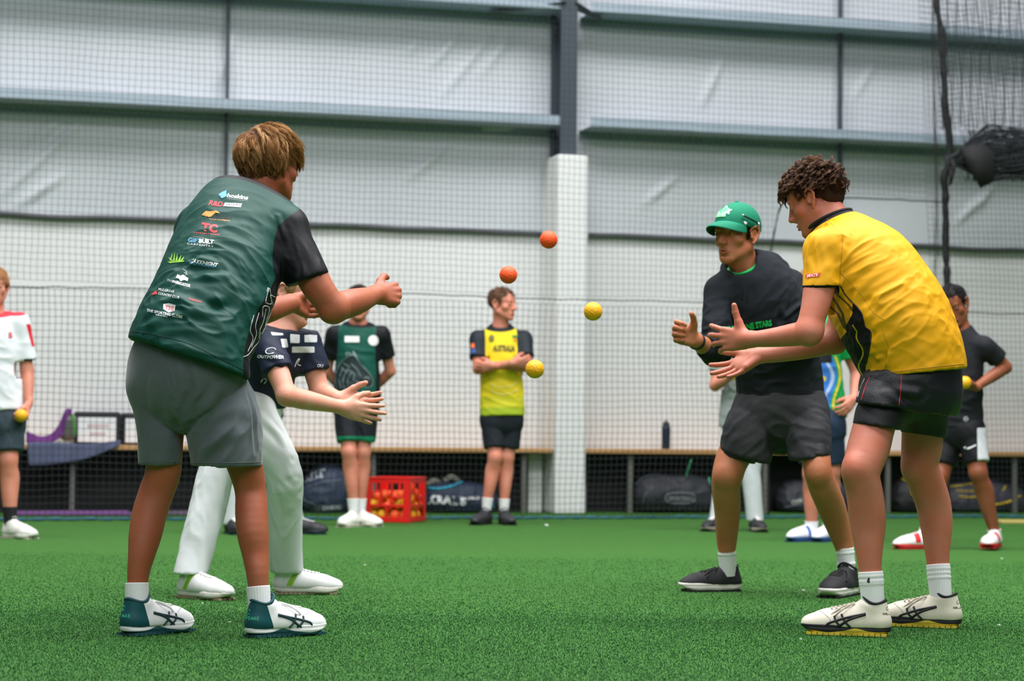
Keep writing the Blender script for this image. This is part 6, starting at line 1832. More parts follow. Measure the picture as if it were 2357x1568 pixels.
def zebra_boy():
    def regs(V, c):
        sgn = (V - c['nb']) @ c['lat']; hgt = (V - c['pel']) @ c['up']
        arm = .130 * c['b'] + .10 * np.clip(.30 - hgt, 0, .1) - np.abs(sgn)
        return {'m1': arm, 'm2': (V - c['ncut']) @ -c['vn'] - .012}
    o, so, sf, ho, hs, hd, c = figure(dict(Y=13.7, h=.0085, b=.93, label='person in a green zebra shirt with arms behind the back beside the red crate', skin=M_skin_pink, seed=12,
        head=(826, 700, 0), face=(.05, -1, -.10), neck=(824, 746, .02), shR=(768, 768, .02), shL=(880, 768, .02), hipR=(795, 925, .02), hipL=(842, 925, .04),
        elR=(752, 855, .10), wrR=(795, 905, .20), elL=(898, 855, .10), wrL=(850, 905, .22),
        knR=(803, 1040, -.04), anR=(814, 1165, -.02), knL=(836, 1040, .03), anL=(830, 1165, .06), toeR=(-.35, -.94), toeL=(.72, -.70),
        hair=[(34, 24, 20), (58, 42, 34), (84, 62, 50)], hairlen=.03,
        shirt=dict(cols=[(16, 82, 68), (18, 22, 26), (14, 22, 24)], w=.98, hem=(822, 915, .02), sleeve=.62), regions=regs,
        legs=dict(kind='shorts', cols=[(28, 32, 38), (16, 120, 84)], w=.98, len=.80), legregions=lambda V, c: {'m1': V[:, 2] - (.63 - (1004 - 985) / ppm(13.7) + .0)},
        shoes=dict(cols=[(226, 228, 220)], sole=[(220, 216, 206), (200, 196, 180)], collar=(200, 205, 200)), sock=M_sock, sockh=.14))
    W = mat('white_name_tag', (236, 238, 236), .6, 0)
    patch(sf, [(794, 774), (827, 774), (827, 788), (794, 788)], 'name_tag', W, so, off=.004)
    cr = [(859 + 12 * math.cos(t), 784 + 12 * math.sin(t)) for t in np.linspace(0, 2 * np.pi, 22)[:-1]]
    patch(sf, cr, 'round_badge', W, so, off=.004)
    piping(sf, [[(859 + 7 * math.cos(t), 784 + 7 * math.sin(t)) for t in np.linspace(0, 6.3, 16)]], .0022, 'badge_ring', mat('grey_print', (96, 130, 128), .6, 0), so)
    Z = [[(778, 905), (772, 880), (775, 855), (785, 835), (800, 822), (815, 818), (830, 838), (850, 860), (858, 880), (850, 892), (835, 888), (820, 878)], [(800, 822), (796, 812), (808, 816)], [(816, 818), (812, 808), (822, 822)],
         [(785, 895), (782, 870), (790, 848)], [(795, 900), (790, 875), (800, 850)], [(806, 905), (800, 880), (808, 858)], [(800, 850), (815, 862), (812, 880)], [(808, 838), (822, 850), (830, 866)], [(838, 872), (846, 868), (850, 876)],
         [(776, 905), (800, 915), (830, 918)], [(790, 835), (806, 846)], [(786, 846), (800, 858)]]
    zb = mat('silver_print', (150, 168, 172), .6, 0)
    patch(sf, [(776, 908), (770, 880), (774, 853), (785, 833), (800, 820), (815, 818), (832, 838), (852, 860), (860, 880), (850, 894), (835, 890), (818, 884), (812, 900), (800, 912)], 'zebra_print_shape', mat('dark_green_print', (18, 40, 42), .6, 0), so, off=.003)
    piping(sf, Z, .0028, 'zebra_line_print', zb, so)
def gold_boy():
    def regs(V, c):
        sgn = (V - c['nb']) @ c['lat']; hgt = (V - c['hem']) @ c['ax']
        arm = .115 * c['b'] + .25 * np.clip(.40 - hgt, 0, .35) - np.abs(sgn)
        v = np.maximum((V - c['ncut']) @ -c['vn'] - .030, (V - c['nb']) @ -c['fwd'])
        return {'m1': hgt - .13, 'm2': hgt - .055, 'm3': arm, 'm4': (V - c['ncut']) @ -c['vn'] - .022}
    o, so, sf, ho, hs, hd, c = figure(dict(Y=14.2, h=.0085, b=.92, label='person in a gold and black shirt standing with crossed arms in front of the net', skin=M_skin_pink, seed=13,
        head=(1155, 704, 0), face=(.86, -.50, -.04), hs=.95, neck=(1152, 750, .02), shR=(1098, 778, .02), shL=(1208, 778, .04), hipR=(1133, 960, .02), hipL=(1176, 960, .04),
        elR=(1100, 850, -.06), wrR=(1180, 836, -.20), elL=(1213, 845, -.06), wrL=(1135, 842, -.17), haR=((.92, .3, .1), (0, .9, .3), REL), haL=((-.95, .2, -.1), (0, .9, .2), REL),
        knR=(1140, 1052, -.03), anR=(1120, 1160, -.02), knL=(1167, 1052, .03), anL=(1160, 1163, .02), toeR=(-.45, -.9), toeL=(.30, -.95),
        hair=[(66, 44, 34), (98, 70, 52), (128, 96, 72)], hairlen=.018, side=.02,
        shirt=dict(cols=[(240, 218, 44), (214, 208, 48), (176, 196, 50), (30, 38, 46), (24, 30, 36)], w=.96, hem=(1156, 957, .02), sleeve=.66), regions=regs,
        legs=dict(kind='shorts', cols=[(30, 36, 42)], w=.98, len=.78), shoes=dict(cols=[(34, 36, 40)], sole=[(30, 30, 34), (24, 24, 28)], collar=(24, 24, 28), lace=(44, 46, 50)), sock=M_sock, sockh=.13))
    text_on(sf, so, 'AUSTRALIA', 1135, 808, 50, 1, (50, 52, 30), h=13, bold=.04)
    piping(sf, [[(1128, 885), (1150, 892), (1175, 889), (1192, 880)], [(1130, 900), (1152, 908), (1176, 905), (1192, 896)]], .003, 'arc_print', mat('pale_print', (236, 232, 150), .6, 0), so)
    patch(sf, [(1130, 770), (1138, 774), (1137, 786), (1128, 788), (1125, 778)], 'chest_emblem', mat('grey_print', (110, 104, 40), .6, 0), so, off=.004)
    patch(sf, [(1178, 772), (1192, 772), (1190, 778), (1180, 778)], 'chest_emblem', mat('green_print', (60, 140, 60), .6, 0), so, off=.004)
    patch(sf, [(1181, 779), (1190, 779), (1188, 786), (1182, 786)], 'chest_emblem', mat('orange_print', (230, 150, 40), .6, 0), so, off=.004)
    patch(sf, [(1085, 792), (1092, 790), (1093, 800), (1086, 802)], 'sleeve_emblem', mat('orange_print', (236, 110, 50), .6, 0), so, off=.004)
    patch(sf, [(1084, 804), (1094, 802), (1095, 812), (1083, 815)], 'sleeve_emblem', mat('blue_print', (50, 80, 140), .6, 0), so, off=.004)
def left_boy():
    def regs(V, c):
        q = px_of(V)
        return {'m1': np.maximum(np.abs(q[:, 0] - (66 + (q[:, 1] - 750) * .25)) - 5, np.abs(q[:, 1] - 772) - 26) / 412, 'm2': np.maximum((V - c['ncut']) @ -c['vn'] - .012, -((V - c['nb']) @ c['fwd']) - .01), 'm3': np.maximum(np.abs(q[:, 1] - 830) - 4, 55 - q[:, 0]) / 412}
    o, so, sf, ho, hs, hd, c = figure(dict(Y=11.9, h=.008, b=1.0, label='person in a white shirt with red trim and patterned shorts, ball in hand', skin=M_skin_pink, seed=14,
        head=(-14, 664, 0), face=(.25, -.97, -.05), neck=(-14, 722, .02), shR=(-76, 742, .02), shL=(47, 742, .02), hipR=(-36, 965, .02), hipL=(18, 965, .02),
        elL=(62, 852, .04), wrL=(66, 928, -.02), elR=(-90, 852, .04), wrR=(-92, 930, -.02), haL=((-.15, -.25, -.95), (-.85, -.4, .1), [(45, 45, 30)] * 4, ((.7, .2, .65), 10)),
        knR=(-40, 1058, -.03), anR=(-42, 1205, -.02), knL=(20, 1058, -.02), anL=(24, 1205, -.02), toeR=(-.3, -.95), toeL=(.80, -.6),
        hair=[(110, 74, 44), (158, 112, 70), (200, 156, 106)], hairlen=.05,
        shirt=dict(cols=[(222, 228, 232), (214, 44, 60), (206, 60, 74), (36, 42, 52)], w=.98, hem=(-8, 945, .02), sleeve=.80), regions=regs,
        legs=dict(kind='shorts', cols=[(52, 66, 74)], w=1.04, len=.80, var=.5, vs=30), shoes=dict(cols=[(216, 216, 208)], sole=[(220, 218, 210), (190, 186, 170)], collar=(210, 210, 205)),
        sock=mat('black_sock_knit', (18, 20, 24), .85, .1), sockh=.26))
    patch(sf, [(20, 765), (27, 765), (28, 778), (19, 778)], 'chest_emblem', mat('red_print', (190, 80, 90), .6, 0), so, off=.004)
    return o
def grey_boy():
    o, so, sf, ho, hs, hd, c = figure(dict(Y=13.6, h=.009, b=.95, label='person in a grey t-shirt and white trousers behind the person in the green cap', skin=M_skin_pink, seed=15, facedet=False,
        head=(1722, 714, 0), face=(-.3, -.95, -.1), neck=(1722, 768, .0), shR=(1662, 795, .02), shL=(1772, 795, .02), hipR=(1690, 985, .02), hipL=(1738, 985, .02),
        elR=(1646, 888, -.02), wrR=(1684, 866, -.18), elL=(1778, 885, -.02), wrL=(1720, 872, -.20), haR=((.8, -.5, .2), (.2, .3, .9), REL), haL=((-.8, -.5, .1), (0, .2, .9), REL),
        knR=(1668, 1085, -.02), anR=(1652, 1200, .0), knL=(1728, 1085, .0), anL=(1738, 1198, .0), toeR=(-.5, -.85), toeL=(.15, -1), hair=[(66, 44, 34), (98, 70, 52), (128, 96, 72)], hairlen=.02,
        shirt=dict(cols=[(150, 158, 158)], hem=(1712, 985, .02), sleeve=.66), legs=dict(kind='trousers', cols=[(216, 222, 226)], w=.95, gap=.005), shoes=dict(cols=[(26, 28, 30)], sole=[(150, 140, 130), (40, 40, 40)], collar=(24, 24, 28)), sock=M_sock, sockh=.05))
def colour_boy():
    def regs(V, c):
        q = px_of(V); x, y = q[:, 0], q[:, 1]; m = 1 / 396; w = 8 * np.sin(y / 22.0)
        inb = np.maximum((820 - y), (x - 1937)) * m
        blue = np.maximum(inb, (np.abs(x - 1902 - w) - 17) * m)
        yl = np.maximum(inb, (np.abs(x - 1926 - w) - 2.5) * m); yl = np.minimum(yl, np.maximum(inb, (np.hypot(x - 1896, y - 872) - 6) * m))
        wt = np.maximum(inb, (np.abs(x - 1904 - w * 1.8 - (y - 880) * .1) - 4) * m)
        dk = np.maximum(np.maximum(806 - y, y - 836), np.abs(x - 1895) - 20) * m
        gr = np.where((y > 845) & (x < 1937), np.abs(x - 1933 - w) - 2, 9) * m
        return {'m1': blue, 'm2': wt, 'm3': yl, 'm4': dk, 'm5': gr}
    figure(dict(Y=12.4, h=.008, b=.98, label='person in a bright green and blue patterned shirt, partly hidden behind others', skin=M_skin_pink, seed=16, facedet=False,
        head=(1868, 668, 0), face=(-.8, -.5, -.1), neck=(1872, 728, .0), shR=(1818, 752, .06), shL=(1928, 752, -.04), hipR=(1872, 975, .03), hipL=(1912, 975, -.03),
        elL=(1972, 858, .06), wrL=(1966, 918, -.06), elR=(1822, 855, .1), wrR=(1822, 900, .0), haL=((-.55, -.5, -.6), (-.5, .8, .1), REL, ((.7, .4, .5), 10)),
        knR=(1868, 1090, -.02), anR=(1868, 1212, .02), knL=(1915, 1085, .0), anL=(1908, 1216, .05), toeR=(-.75, -.66), toeL=(-.5, -.85), hair=[(120, 88, 56), (176, 138, 92), (214, 180, 132)], hairlen=.03,
        shirt=dict(cols=[(24, 164, 84), (58, 118, 206), (170, 196, 226), (222, 200, 60), (24, 28, 34), (26, 130, 60)], w=.88, hem=(1893, 966, .02), sleeve=.62), regions=regs,
        legs=dict(kind='shorts', cols=[(34, 50, 70)], w=.92, len=.82), shoes=dict(cols=[(226, 230, 236), (40, 90, 160)], sole=[(44, 84, 140), (36, 70, 120)], collar=(180, 190, 200), reg=lambda L: [np.maximum(np.abs(L[:, 1] - .12) - .012, .03 - L[:, 2])]), sock=M_sock, sockh=.10))
def black_boy():
    def lr(V, c):
        q = px_of(V); return {'m1': np.maximum(2249 + (q[:, 1] - 985) * .02 - q[:, 0], 985 - q[:, 1]) / 423}
    o, so, sf, ho, hs, hd, c = figure(dict(Y=11.75, h=.008, b=.95, label='person in a black shirt, black shorts and red shoes holding a yellow ball', skin=M_skin_brown, seed=17,
        head=(2196, 706, 0), face=(-.35, -.85, -.40), up=(-.3, -.1, .95), neck=(2212, 760, .02), shR=(2166, 792, .10), shL=(2268, 795, -.06), hipR=(2188, 985, .06), hipL=(2232, 985, -.03),
        elL=(2314, 846, .0), wrL=(2246, 892, -.18), elR=(2140, 860, .10), wrR=(2160, 905, .0), haL=((-.92, -.25, .05), (.1, -.25, .95), [(35, 40, 25)] * 4, ((.6, .5, .5), 25)),
        knR=(2165, 1095, .0), anR=(2130, 1222, -.05), knL=(2252, 1088, -.08), anL=(2290, 1226, .0), toeR=(-.92, -.35), toeL=(-.42, -.9), liftL=.01, hair=[(16, 14, 16), (28, 24, 26), (46, 40, 42)], hairlen=.04,
        shirt=dict(cols=[(26, 29, 34)], w=.86, hem=(2206, 984, .02), sleeve=.62), legs=dict(kind='shorts', cols=[(22, 24, 28), (214, 218, 222)], w=.90, len=.78), legregions=lr,
        shoes=dict(cols=[(232, 232, 230), (208, 44, 50)], sole=[(200, 46, 46), (176, 34, 36)], collar=(190, 60, 66), reg=lambda L: [np.maximum(np.abs(L[:, 1] - .13) - .018, .035 - L[:, 2])]), sock=M_sock, sockh=.05))
    sw = [(2219, 1030), (2223, 1035), (2232, 1034), (2247, 1026), (2246, 1023), (2233, 1029), (2226, 1031), (2224, 1027)]
    patch(hs, sw, 'shorts_emblem', mat('white_print', (220, 224, 226), .6, 0), ho, off=.004, step=4)
    patch(sf, [(2218, 960), (2226, 958), (2230, 966), (2224, 972), (2217, 968)], 'shirt_emblem', mat('grey_print', (120, 124, 128), .6, 0), so, off=.004, step=4)
def hidden_boy():
    figure(dict(Y=12.6, h=.010, b=.95, label='person in white trousers and black shoes, hidden but for the legs behind two players', skin=M_skin_pink, seed=18, facedet=False,
        head=(600, 690, 0), face=(.6, -.8, -.1), neck=(598, 746, 0), shR=(545, 770, 0), shL=(650, 770, 0), hipR=(572, 960, 0), hipL=(620, 960, 0), elR=(540, 860, 0), wrR=(560, 930, -.05), elL=(640, 860, .05), wrL=(630, 930, -.02),
        knR=(545, 1080, 0), anR=(532, 1205, 0), knL=(650, 1080, .02), anL=(680, 1200, .05), toeR=(.45, -.9), toeL=(.95, -.2), hair=[(66, 44, 34), (98, 70, 52), (128, 96, 72)],
        shirt=dict(cols=[(40, 46, 54)], w=.9), legs=dict(kind='trousers', cols=[(206, 212, 214)], w=.9, gap=.01), shoes=dict(cols=[(24, 28, 32)], sole=[(30, 34, 40), (20, 60, 80)], collar=(24, 24, 28)), sock=M_sock, sockh=.05))
for fn in (navy_boy, zebra_boy, gold_boy, left_boy, grey_boy, colour_boy, black_boy, hidden_boy):
    t0 = time.time(); fn(); print(fn.__name__, round(time.time() - t0, 1))
# ------------------------------------------------------------ balls
def ball_mesh(name, r, col, hi=True):
    bm = bmesh.new(); bmesh.ops.create_icosphere(bm, subdivisions=5 if hi else 3, radius=1.0)
    V = np.array([v.co for v in bm.verts]); F = np.array([[v.index for v in f.verts] for f in bm.faces]); bm.free()
    g = (1 + 5 ** .5) / 2; n = 130; k = np.arange(n) + .5; ph = np.arccos(1 - 2 * k / n); th = np.pi * 2 * k / g
    S = np.stack([np.cos(th) * np.sin(ph), np.sin(th) * np.sin(ph), np.cos(ph)], 1)
    S += np.random.default_rng(1).normal(size=S.shape) * .05; S /= np.linalg.norm(S, axis=1)[:, None]
    d = np.arccos(np.clip(V @ S.T, -1, 1)).min(1)
    V = V * (r * (1 - .035 * np.exp(-(d / .085) ** 2)))[:, None]
    return np_mesh(name, V, F, mat(name + '_rubber', col, .55, .06, 60, .15, 900, spec=.4))
B_OR = ball_mesh('orange_ball', .0352, (238, 84, 30)); B_YE = ball_mesh('yellow_ball', .0352, (230, 168, 18))
B_ORs = ball_mesh('orange_ball', .0352, (240, 92, 40), False); B_YEs = ball_mesh('yellow_ball', .0352, (232, 172, 24), False)
def put_ball(me, p, label, group=None):
    o = bpy.data.objects.new('rubber_ball', me); COL.objects.link(o); o.location = tuple(p)
    o.rotation_euler = (random.random() * 6, random.random() * 6, random.random() * 6)
    tag(o, label, 'ball', group)
for me, px, py, Y, lb in ((B_OR, 1263, 552, 8.35, 'dimpled orange ball in mid air, higher of the two orange ones'), (B_OR, 1170, 633, 8.35, 'dimpled orange ball in mid air, lower of the two orange ones'),
                          (B_YE, 1365, 717, 8.0, 'dimpled yellow ball in mid air, higher of the two airborne yellow ones'), (B_YE, 1231, 850, 8.0, 'dimpled yellow ball in mid air by the crossed arms of the player in gold')):
    put_ball(me, at(px, py, Y), lb)
put_ball(B_YEs, at(49, 957, 11.80), 'yellow ball held by the person in the white and red shirt')
put_ball(B_YEs, at(1700, 868, 13.36), 'yellow ball held by the person in the grey t-shirt')
put_ball(B_YEs, at(2221, 881, 11.50), 'yellow ball held by the person in the black shirt')

# ------------------------------------------------------------ red crate full of balls
def crate():
    Yc = 14.45; c = at(910, 1200, Yc); c[2] = 0.004
    a = math.radians(17); X = np.array([math.cos(a), -math.sin(a), 0]); Yv = np.array([math.sin(a), math.cos(a), 0]); R = np.stack([X, Yv, [0, 0, 1]], 1)
    M = mat('red_crate_plastic', (226, 30, 26), .4, .05, 8); W, D, H, t = .155, .170, .298, .006
    o = empty('milk_crate', c); Pw = lambda x, y, z: c + R @ np.array([x, y, z])
    def wall(A, B, n_, name):
        A, B = np.array(A), np.array(B); u = unit(B - A); L = np.linalg.norm(B - A); nn = np.cross(u, [0, 0, 1.0]); Q = R @ np.stack([u, nn, [0, 0, 1.0]], 1)
        m = MB(); P = lambda s, z: Pw(*(A + u * s * L + np.array([0, 0, z])))
        def bar(s0, s1, z0, z1): m.bbox(P((s0 + s1) / 2, (z0 + z1) / 2), ((s1 - s0) / 2 * L, t / 2, (z1 - z0) / 2), Q, .0015)
        bar(0, 1, H - .038, H); bar(0, 1, 0, .036); bar(.0, .13, .036, H - .038); bar(.87, 1, .036, H - .038); bar(.13, .87, .100, .118)
        for s in (.36, .61): bar(s - .025, s + .025, .118, H - .038)
        bar(.13, .36, .196, .206); bar(.64, .87, .160, .170); bar(.47, .52, .036, .100)
        m.bbox(P(.5, H - .004) , (L / 2 + .004, t, .004), Q, .0015)
        m.build(name, M, o)
    wall((-W, -D, 0), (W, -D, 0), 0, 'front_panel'); wall((W, -D, 0), (W, D, 0), 0, 'side_panel'); wall((W, D, 0), (-W, D, 0), 0, 'back_panel'); wall((-W, D, 0), (-W, -D, 0), 0, 'side_panel')
    m = MB(); m.bbox(Pw(0, 0, .006), (W, D, .004), R, .002); m.build('base', M, o)
    tag(o, 'red lattice plastic crate full of orange and yellow balls', 'crate')
    # let the balls settle in the crate
    rg = np.random.default_rng(4); r = .0354; n = 54; lim = np.array([W - .004 - r, D - .004 - r])
    B = np.stack([rg.uniform(-lim[0], lim[0], n), rg.uniform(-lim[1], lim[1], n), np.linspace(.06, .50, n)], 1)
    for it in range(900):
        if it < 780: B[:, 2] -= .0012
        for _ in range(2):
            d = B[:, None] - B[None]; L = np.linalg.norm(d, axis=2) + np.eye(n); ov = np.maximum(2 * r - L, 0) * (1 - np.eye(n))
            B += (d / L[..., None] * ov[..., None]).sum(1) * .45
            B[:, 0] = np.clip(B[:, 0], -lim[0], lim[0]); B[:, 1] = np.clip(B[:, 1], -lim[1], lim[1]); B[:, 2] = np.maximum(B[:, 2], .010 + r)
    for b in B:
        ye = rg.uniform() < .55
        put_ball(B_YEs if ye else B_ORs, Pw(*b), 'yellow ball in the pile inside the red crate' if ye else 'orange ball in the pile inside the red crate', 'yellow balls in the red crate' if ye else 'orange balls in the red crate')
crate()

# ------------------------------------------------------------ kit bags under the bench, things on it
def bag(px0, px1, ytop, d, label, col, trim=None, seed=1, panels=(), text=(), handle=True, hump=0.0):
    u0, u1 = wu(px0, 1150, d), wu(px1, 1150, d); hgt = wz((px0 + px1) / 2, ytop, d); uc = (u0 + u1) / 2; L = (u1 - u0) / 2
    r = min(hgt / 2, .15); F = Fld()
    P = lambda u, dd, z: wp(uc + u * L, d + dd, z)
    F.cone(P(-1 + r / L, 0, r), P(.2, 0, r * (1 + hump)), r, r * (1 + hump), .05, n=wN, f=.95)
    F.cone(P(.2, 0, r * (1 + hump)), P(1 - r / L, 0, r * .92), r * (1 + hump), r * .92, .05, n=wN, f=.95)
    F.cone(P(-1 + r / L, 0, r * .7), P(1 - r / L, 0, r * .7), r * 1.0, r * .96, .05, n=wN, f=1.05)
    F.plane(wp(uc, d, .012), (0, 0, -1), .01)
    V, Q = F.mesh(.011); V = smooth_mesh(V, Q, 2); N = vnormals(V, Q)
    V = V + N * (.012 * vnoise(V * 6, seed) + .006 * (1 - 2 * np.abs(vnoise(V * 16, seed + 1))))[:, None]
    V[:, 2] = np.maximum(V[:, 2], .004)
    M = mat('kit_bag_fabric', col, .65, .25, 14, .3, 120); c0 = wp(uc, d, 0)
    o = mesh_obj('kit_bag', V, Q, M, None, origin=c0); tag(o, label, 'bag'); s = Surf(V, Q)
    T = mat('kit_bag_trim', trim or (60, 64, 70), .6, .1)
    for ln, rr in panels: piping(s, [ln], rr, 'zip_piping', T, o)
    for (b, x, y, w, a, cc, h) in text: text_px(s, b, x, y, w, a, 'bag_lettering', mat('bag_print', cc, .6, 0), o, h=h, bold=.06, off=.003)
    if handle:
        m = MB(); pts = [P(-.35, r * .75, r * 1.55), P(-.2, r * 1.0, r * 1.2), P(.1, r * 1.1, r * 1.1), P(.35, r * .95, r * 1.25), P(.45, r * .7, r * 1.55)]
        m.tube(spline(np.array(pts), 24), .010, 6, flat=.4); m.build('strap', T, o, smooth=True)
    return o, s
bag(690, 800, 1084, .24, 'navy kit bag with pale lettering beside the legs of the zebra shirt player', (40, 56, 78), (96, 110, 126), 2, [([(700, 1125), (740, 1112), (790, 1105)], .005), ([(722, 1160), (700, 1150), (696, 1120)], .004)],
    [('KRYKET', 694, 1112, 62, -16, (176, 186, 194), 16), ('GM', 722, 1176, 14, 0, (120, 130, 138), 12), ('DIAMOND', 742, 1174, 45, -4, (180, 188, 194), 9)], hump=.12)
o, s = bag(976, 1142, 1112, .26, 'navy kit bag with turquoise zip and large white lettering beside the red crate', (26, 42, 66), (40, 160, 188), 5,
    [([(985, 1124), (1010, 1126), (1040, 1120), (1075, 1107), (1105, 1115)], .010), ([(1128, 1148), (1136, 1170)], .008)], [('KRALIS', 985, 1158, 88, 3, (228, 232, 234), 17), ('PRO', 1078, 1150, 26, -2, (220, 224, 222), 6)], handle=False)
sh_ = mat('grey_batting_pad_cloth', (168, 168, 156), .7, .2)
for x0, x1, y0 in ((984, 1014, 1106), (1022, 1056, 1098)):
    m = MB(); m.tube(spline(np.array([on_wall(x0, y0 + 10, .22), on_wall((x0 + x1) / 2, y0, .24), on_wall(x1, y0 + 9, .22)]), 12), .014, 8, flat=1.6)
    m.build('padded_roll', sh_, o, smooth=True)
o, s = bag(1456, 1650, 1090, .25, 'long black kit bag with an oval grey badge and green tag, right of the column', (34, 38, 44), (86, 92, 100), 8, [([(1462, 1120), (1475, 1104), (1495, 1094), (1520, 1092)], .004), ([(1480, 1160), (1486, 1140), (1500, 1126)], .006)],
    [('SPORTING', 1538, 1152, 56, 2, (104, 112, 114), 9)], handle=False)
ring = [(1566 + 34 * math.copysign(abs(math.cos(t)) ** .6, math.cos(t)), 1147 + 12 * math.copysign(abs(math.sin(t)) ** .7, math.sin(t))) for t in np.linspace(0, 6.283, 30)]
piping(s, [ring], .004, 'oval_badge', mat('grey_badge', (126, 134, 138), .6, 0), o)
m = MB(); m.tube(spline(np.array([on_wall(1578, 1103, .38), on_wall(1584, 1080, .40), on_wall(1591, 1058, .40)]), 10), .010, 6, flat=.4); m.build('green_tag', mat('green_webbing', (70, 170, 120), .6, 0), o, smooth=True)
m = MB(); m.tube(np.array([on_wall(1632, 1100, .38), on_wall(1634, 1118, .40)]), .012, 6, flat=.4); m.build('green_tag', mat('green_webbing', (90, 190, 140), .6, 0), o, smooth=True)
bag(1790, 1960, 1106, .24, 'dark kit bag with pale slanted lettering behind the green and blue shirt player', (32, 36, 44), (80, 88, 98), 11, [([(1806, 1168), (1850, 1162), (1900, 1164)], .006)], [('COUGAR', 1822, 1162, 62, -12, (150, 154, 148), 8)])
bag(2052, 2122, 1102, .24, 'black bag with yellow piping left of the yellow trimmed holdall', (20, 22, 26), (204, 172, 24), 14, [([(2060, 1100), (2090, 1108), (2096, 1120), (2100, 1142)], .008)], handle=False)
bag(2176, 2354, 1108, .19, 'black and grey holdall with bright yellow trims at the right end', (58, 60, 70), (216, 184, 20), 17, [([(2186, 1121), (2210, 1118), (2250, 1112)], .007), ([(2200, 1130), (2230, 1131), (2262, 1130)], .007), ([(2206, 1143), (2235, 1145), (2262, 1142)], .008), ([(2290, 1162), (2320, 1156), (2348, 1142)], .009), ([(2308, 1132), (2318, 1112), (2326, 1104), (2332, 1110)], .006)], handle=False)

# navy drink bottle
c = wp(wu(1533, 1034, .3), .3, ZB); s_ = 1 / 298
m = MB(); m.lathe([(0, .001), (.030, .001), (.032, .01), (.034, .15), (.034, .165), (.026, .182), (.026, .186)], c, 20)
o = m.build('drink_bottle', mat('navy_bottle_plastic', (26, 36, 58), .35, .05), origin=c, smooth=True)
m = MB(); m.lathe([(.028, .186), (.028, .204), (.012, .212), (.008, .222), (0, .223)], c, 16); m.build('cap', mat('bottle_cap_dark', (24, 28, 34), .5, .05), o, smooth=True)
tag(o, 'navy drink bottle standing on the wall bench right of the column', 'bottle')

# things at the left end of the bench
def board(px0, px1, y0, d, label):
    a, b = wu(px0, 990, d), wu(px1, 990, d); z1 = wz((px0 + px1) / 2, y0, d); c = wp((a + b) / 2, d, ZB); hz = (z1 - ZB) / 2
    m = MB(); m.bbox(wp((a + b) / 2, d - .07, ZB + hz), ((b - a) / 2, .09, hz), WB, .012)
    o = m.build('equipment_case', mat('black_case_fabric', (20, 24, 30), .6, .1), origin=c); tag(o, label, 'case')
    m = MB(); m.bbox(wp((a + b) / 2 - .006, d + .022, ZB + hz - .012), ((b - a) / 2 - .028, .003, hz - .030), WB, .002)
    p = m.build('white_panel', mat('white_case_panel', (224, 230, 234), .5, .03), o, origin=c)
    m = MB(); rg = np.random.default_rng(1)
    for row, n in ((.028, 7), (-.030, 5)):
        for i in range(n):
            x = (i - (n - 1) / 2) * .022; m.box(wp((a + b) / 2 + x, d + .0262, ZB + hz - .012 + row), (.006, .0006, .014), WB)
    m.build('faint_red_print', mat('faint_red_print', (186, 150, 156), .6, 0), p)
board(172, 277, 948, .24, 'black case with a white front panel beside the purple cloth on the bench')
board(281, 392, 951, .22, 'black case with a white front panel behind the player in grey shorts')
F = Fld(); F.cone(on_wall(150, 1000, .28), on_wall(160, 972, .28), .045, .030, .02); F.cone(on_wall(160, 1000, .26), on_wall(166, 966, .26), .045, .035, .02)
F.plane(wp(0, .28, ZB + .001), (0, 0, -1), .004); V, Q = F.mesh(.008)
o = mesh_obj('backpack', V, Q, mat('grey_backpack_fabric', (110, 114, 112), .7, .2), None, origin=wp(wu(158, 1000, .28), .28, ZB)); tag(o, 'small grey backpack with green edge standing on the bench by the purple cloth', 'bag')
m = MB(); m.tube(spline(np.array([on_wall(157, 949, .34), on_wall(168, 962, .36), on_wall(171, 985, .36), on_wall(172, 1002, .35)]), 14), .014, 6, flat=.6); m.build('green_edge', mat('green_piping', (70, 150, 50), .6, 0), o, smooth=True)
def cloth_strip(name, top, bot, d0, d1, mt, label, cat, th=.006):
    """hanging cloth between two pixel edges"""
    n = 30; t = spline(np.array([(*p, 0) for p in top], float), n); b = spline(np.array([(*p, 0) for p in bot], float), n); V = []
    k = 9
    for j in range(k):
        for i in range(n):
            s = j / (k - 1); x, y = t[i, 0] * (1 - s) + b[i, 0] * s, t[i, 1] * (1 - s) + b[i, 1] * s
            V.append(on_wall(x, y, d0 + (d1 - d0) * s + .008 * math.sin(i * .9 + s * 2)))
    V = np.array(V); i = (np.arange(k - 1)[:, None] * n + np.arange(n - 1)[None]).ravel(); Q = np.stack([i, i + 1, i + n + 1, i + n], 1); N = len(V)
    bd = np.array(list(range(n)) + [r * n + n - 1 for r in range(1, k)] + [(k - 1) * n + c for c in range(n - 2, -1, -1)] + [r * n for r in range(k - 2, 0, -1)]); b2 = np.roll(bd, -1)
    o = mesh_obj(name, np.vstack([V + wN * th, V]), np.vstack([Q, Q[:, ::-1] + N, np.stack([bd, bd + N, b2 + N, b2], 1)]), mt, None, origin=V.mean(0)); tag(o, label, cat); return o
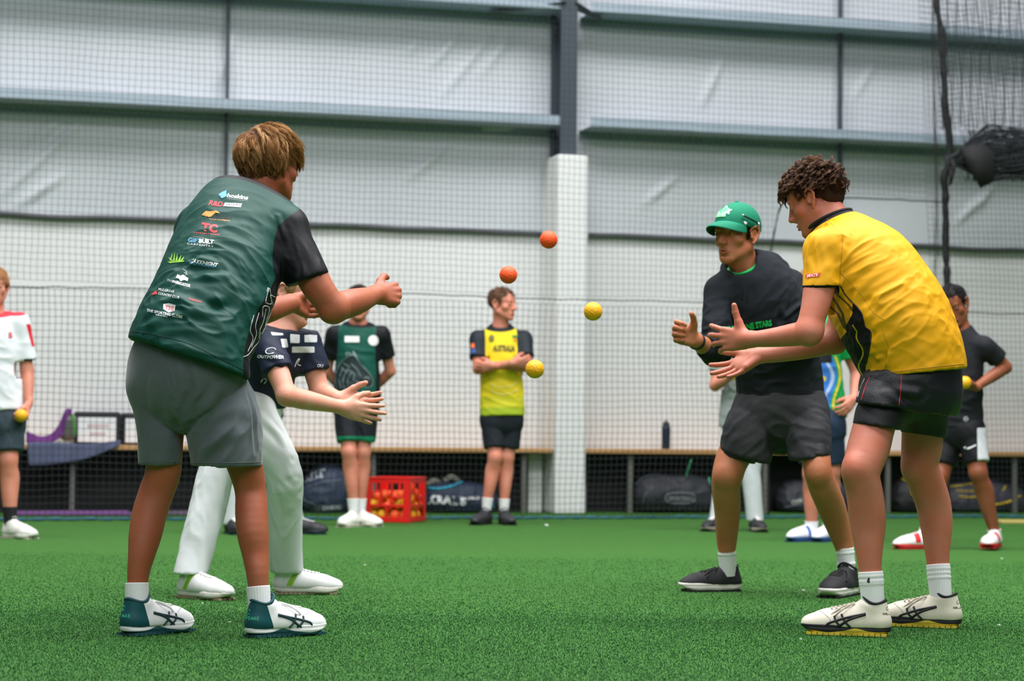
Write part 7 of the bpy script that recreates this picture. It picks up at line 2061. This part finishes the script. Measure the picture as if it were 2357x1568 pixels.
cloth_strip('towel', [(62, 1019), (120, 1018), (200, 1022), (278, 1013)], [(67, 1073), (120, 1070), (200, 1056), (278, 1024)], .432, .437, mat('slate_grey_towel', (84, 92, 120), .9, .15, 40, .5, 200), 'slate grey towel hanging over the front edge of the left bench', 'towel')
cloth_strip('purple_cloth', [(60, 992), (92, 1004), (118, 998), (136, 975), (150, 944), (163, 940)], [(60, 1020), (95, 1021), (120, 1018), (142, 1003), (154, 965), (166, 950)], .36, .38, mat('purple_cloth', (104, 44, 120), .8, .25, 14), 'purple cloth draped over the grey backpack on the left bench', 'cloth', .02)
def mat_on_floor(px0, px1, label, col):
    a, b = wu(px0, 1180, .6), wu(px1, 1180, .6); m = MB(); m.bbox(wp((a + b) / 2, .52, .012), ((b - a) / 2, .22, .010), WB, .004)
    tag(m.build('exercise_mat', mat('mat_foam', col, .8, .25, 9), origin=wp((a + b) / 2, .52, 0)), label, 'mat')
mat_on_floor(14, 300, 'long purple mat lying flat along the wall behind the net, left end', (112, 70, 128))
mat_on_floor(380, 470, 'short dusky mat lying behind the net beside the white trousered legs', (92, 80, 100))
m = MB(); p0, p1 = floor_at(2270, 1198), floor_at(2500, 1208)
m.box((p0 + p1) / 2 + np.array([0, 0, .006]), ((p1 - p0)[0] / 2, .20, .005)); tag(m.build('turf_strip', mat('sand_coloured_turf', (176, 160, 88), .9, .15, 40)), 'sand coloured turf strip at the right edge of the floor', 'mat')
me = None
for k, (x, y, r) in enumerate(((1258, 1213, .011), (1850, 1366, .009), (466, 1396, .004), (528, 1440, .004), (368, 1452, .004), (579, 1462, .004), (2300, 1447, .006), (2152, 1445, .005), (840, 1306, .005), (2184, 1216, .008), (2306, 1291, .005), (1843, 1480, .005))):
    p = floor_at(x, y); p[2] = .011
    if me is None:
        m = MB(); m.bbox((0, 0, 0), (1, .7, .35), None, .2); V, F_ = m.arrays(); me = np_mesh('paper_scrap', V, F_, mat('white_paper_scrap', (226, 230, 228), .7, .05), smooth=False)
    o = bpy.data.objects.new('paper_scrap', me); COL.objects.link(o); o.location = tuple(p); o.scale = (r, r, r); o.rotation_euler = (.2, .1, k * 1.3)
    tag(o, 'tiny white paper scrap lying on the green turf', 'scrap', 'paper scraps on the turf')
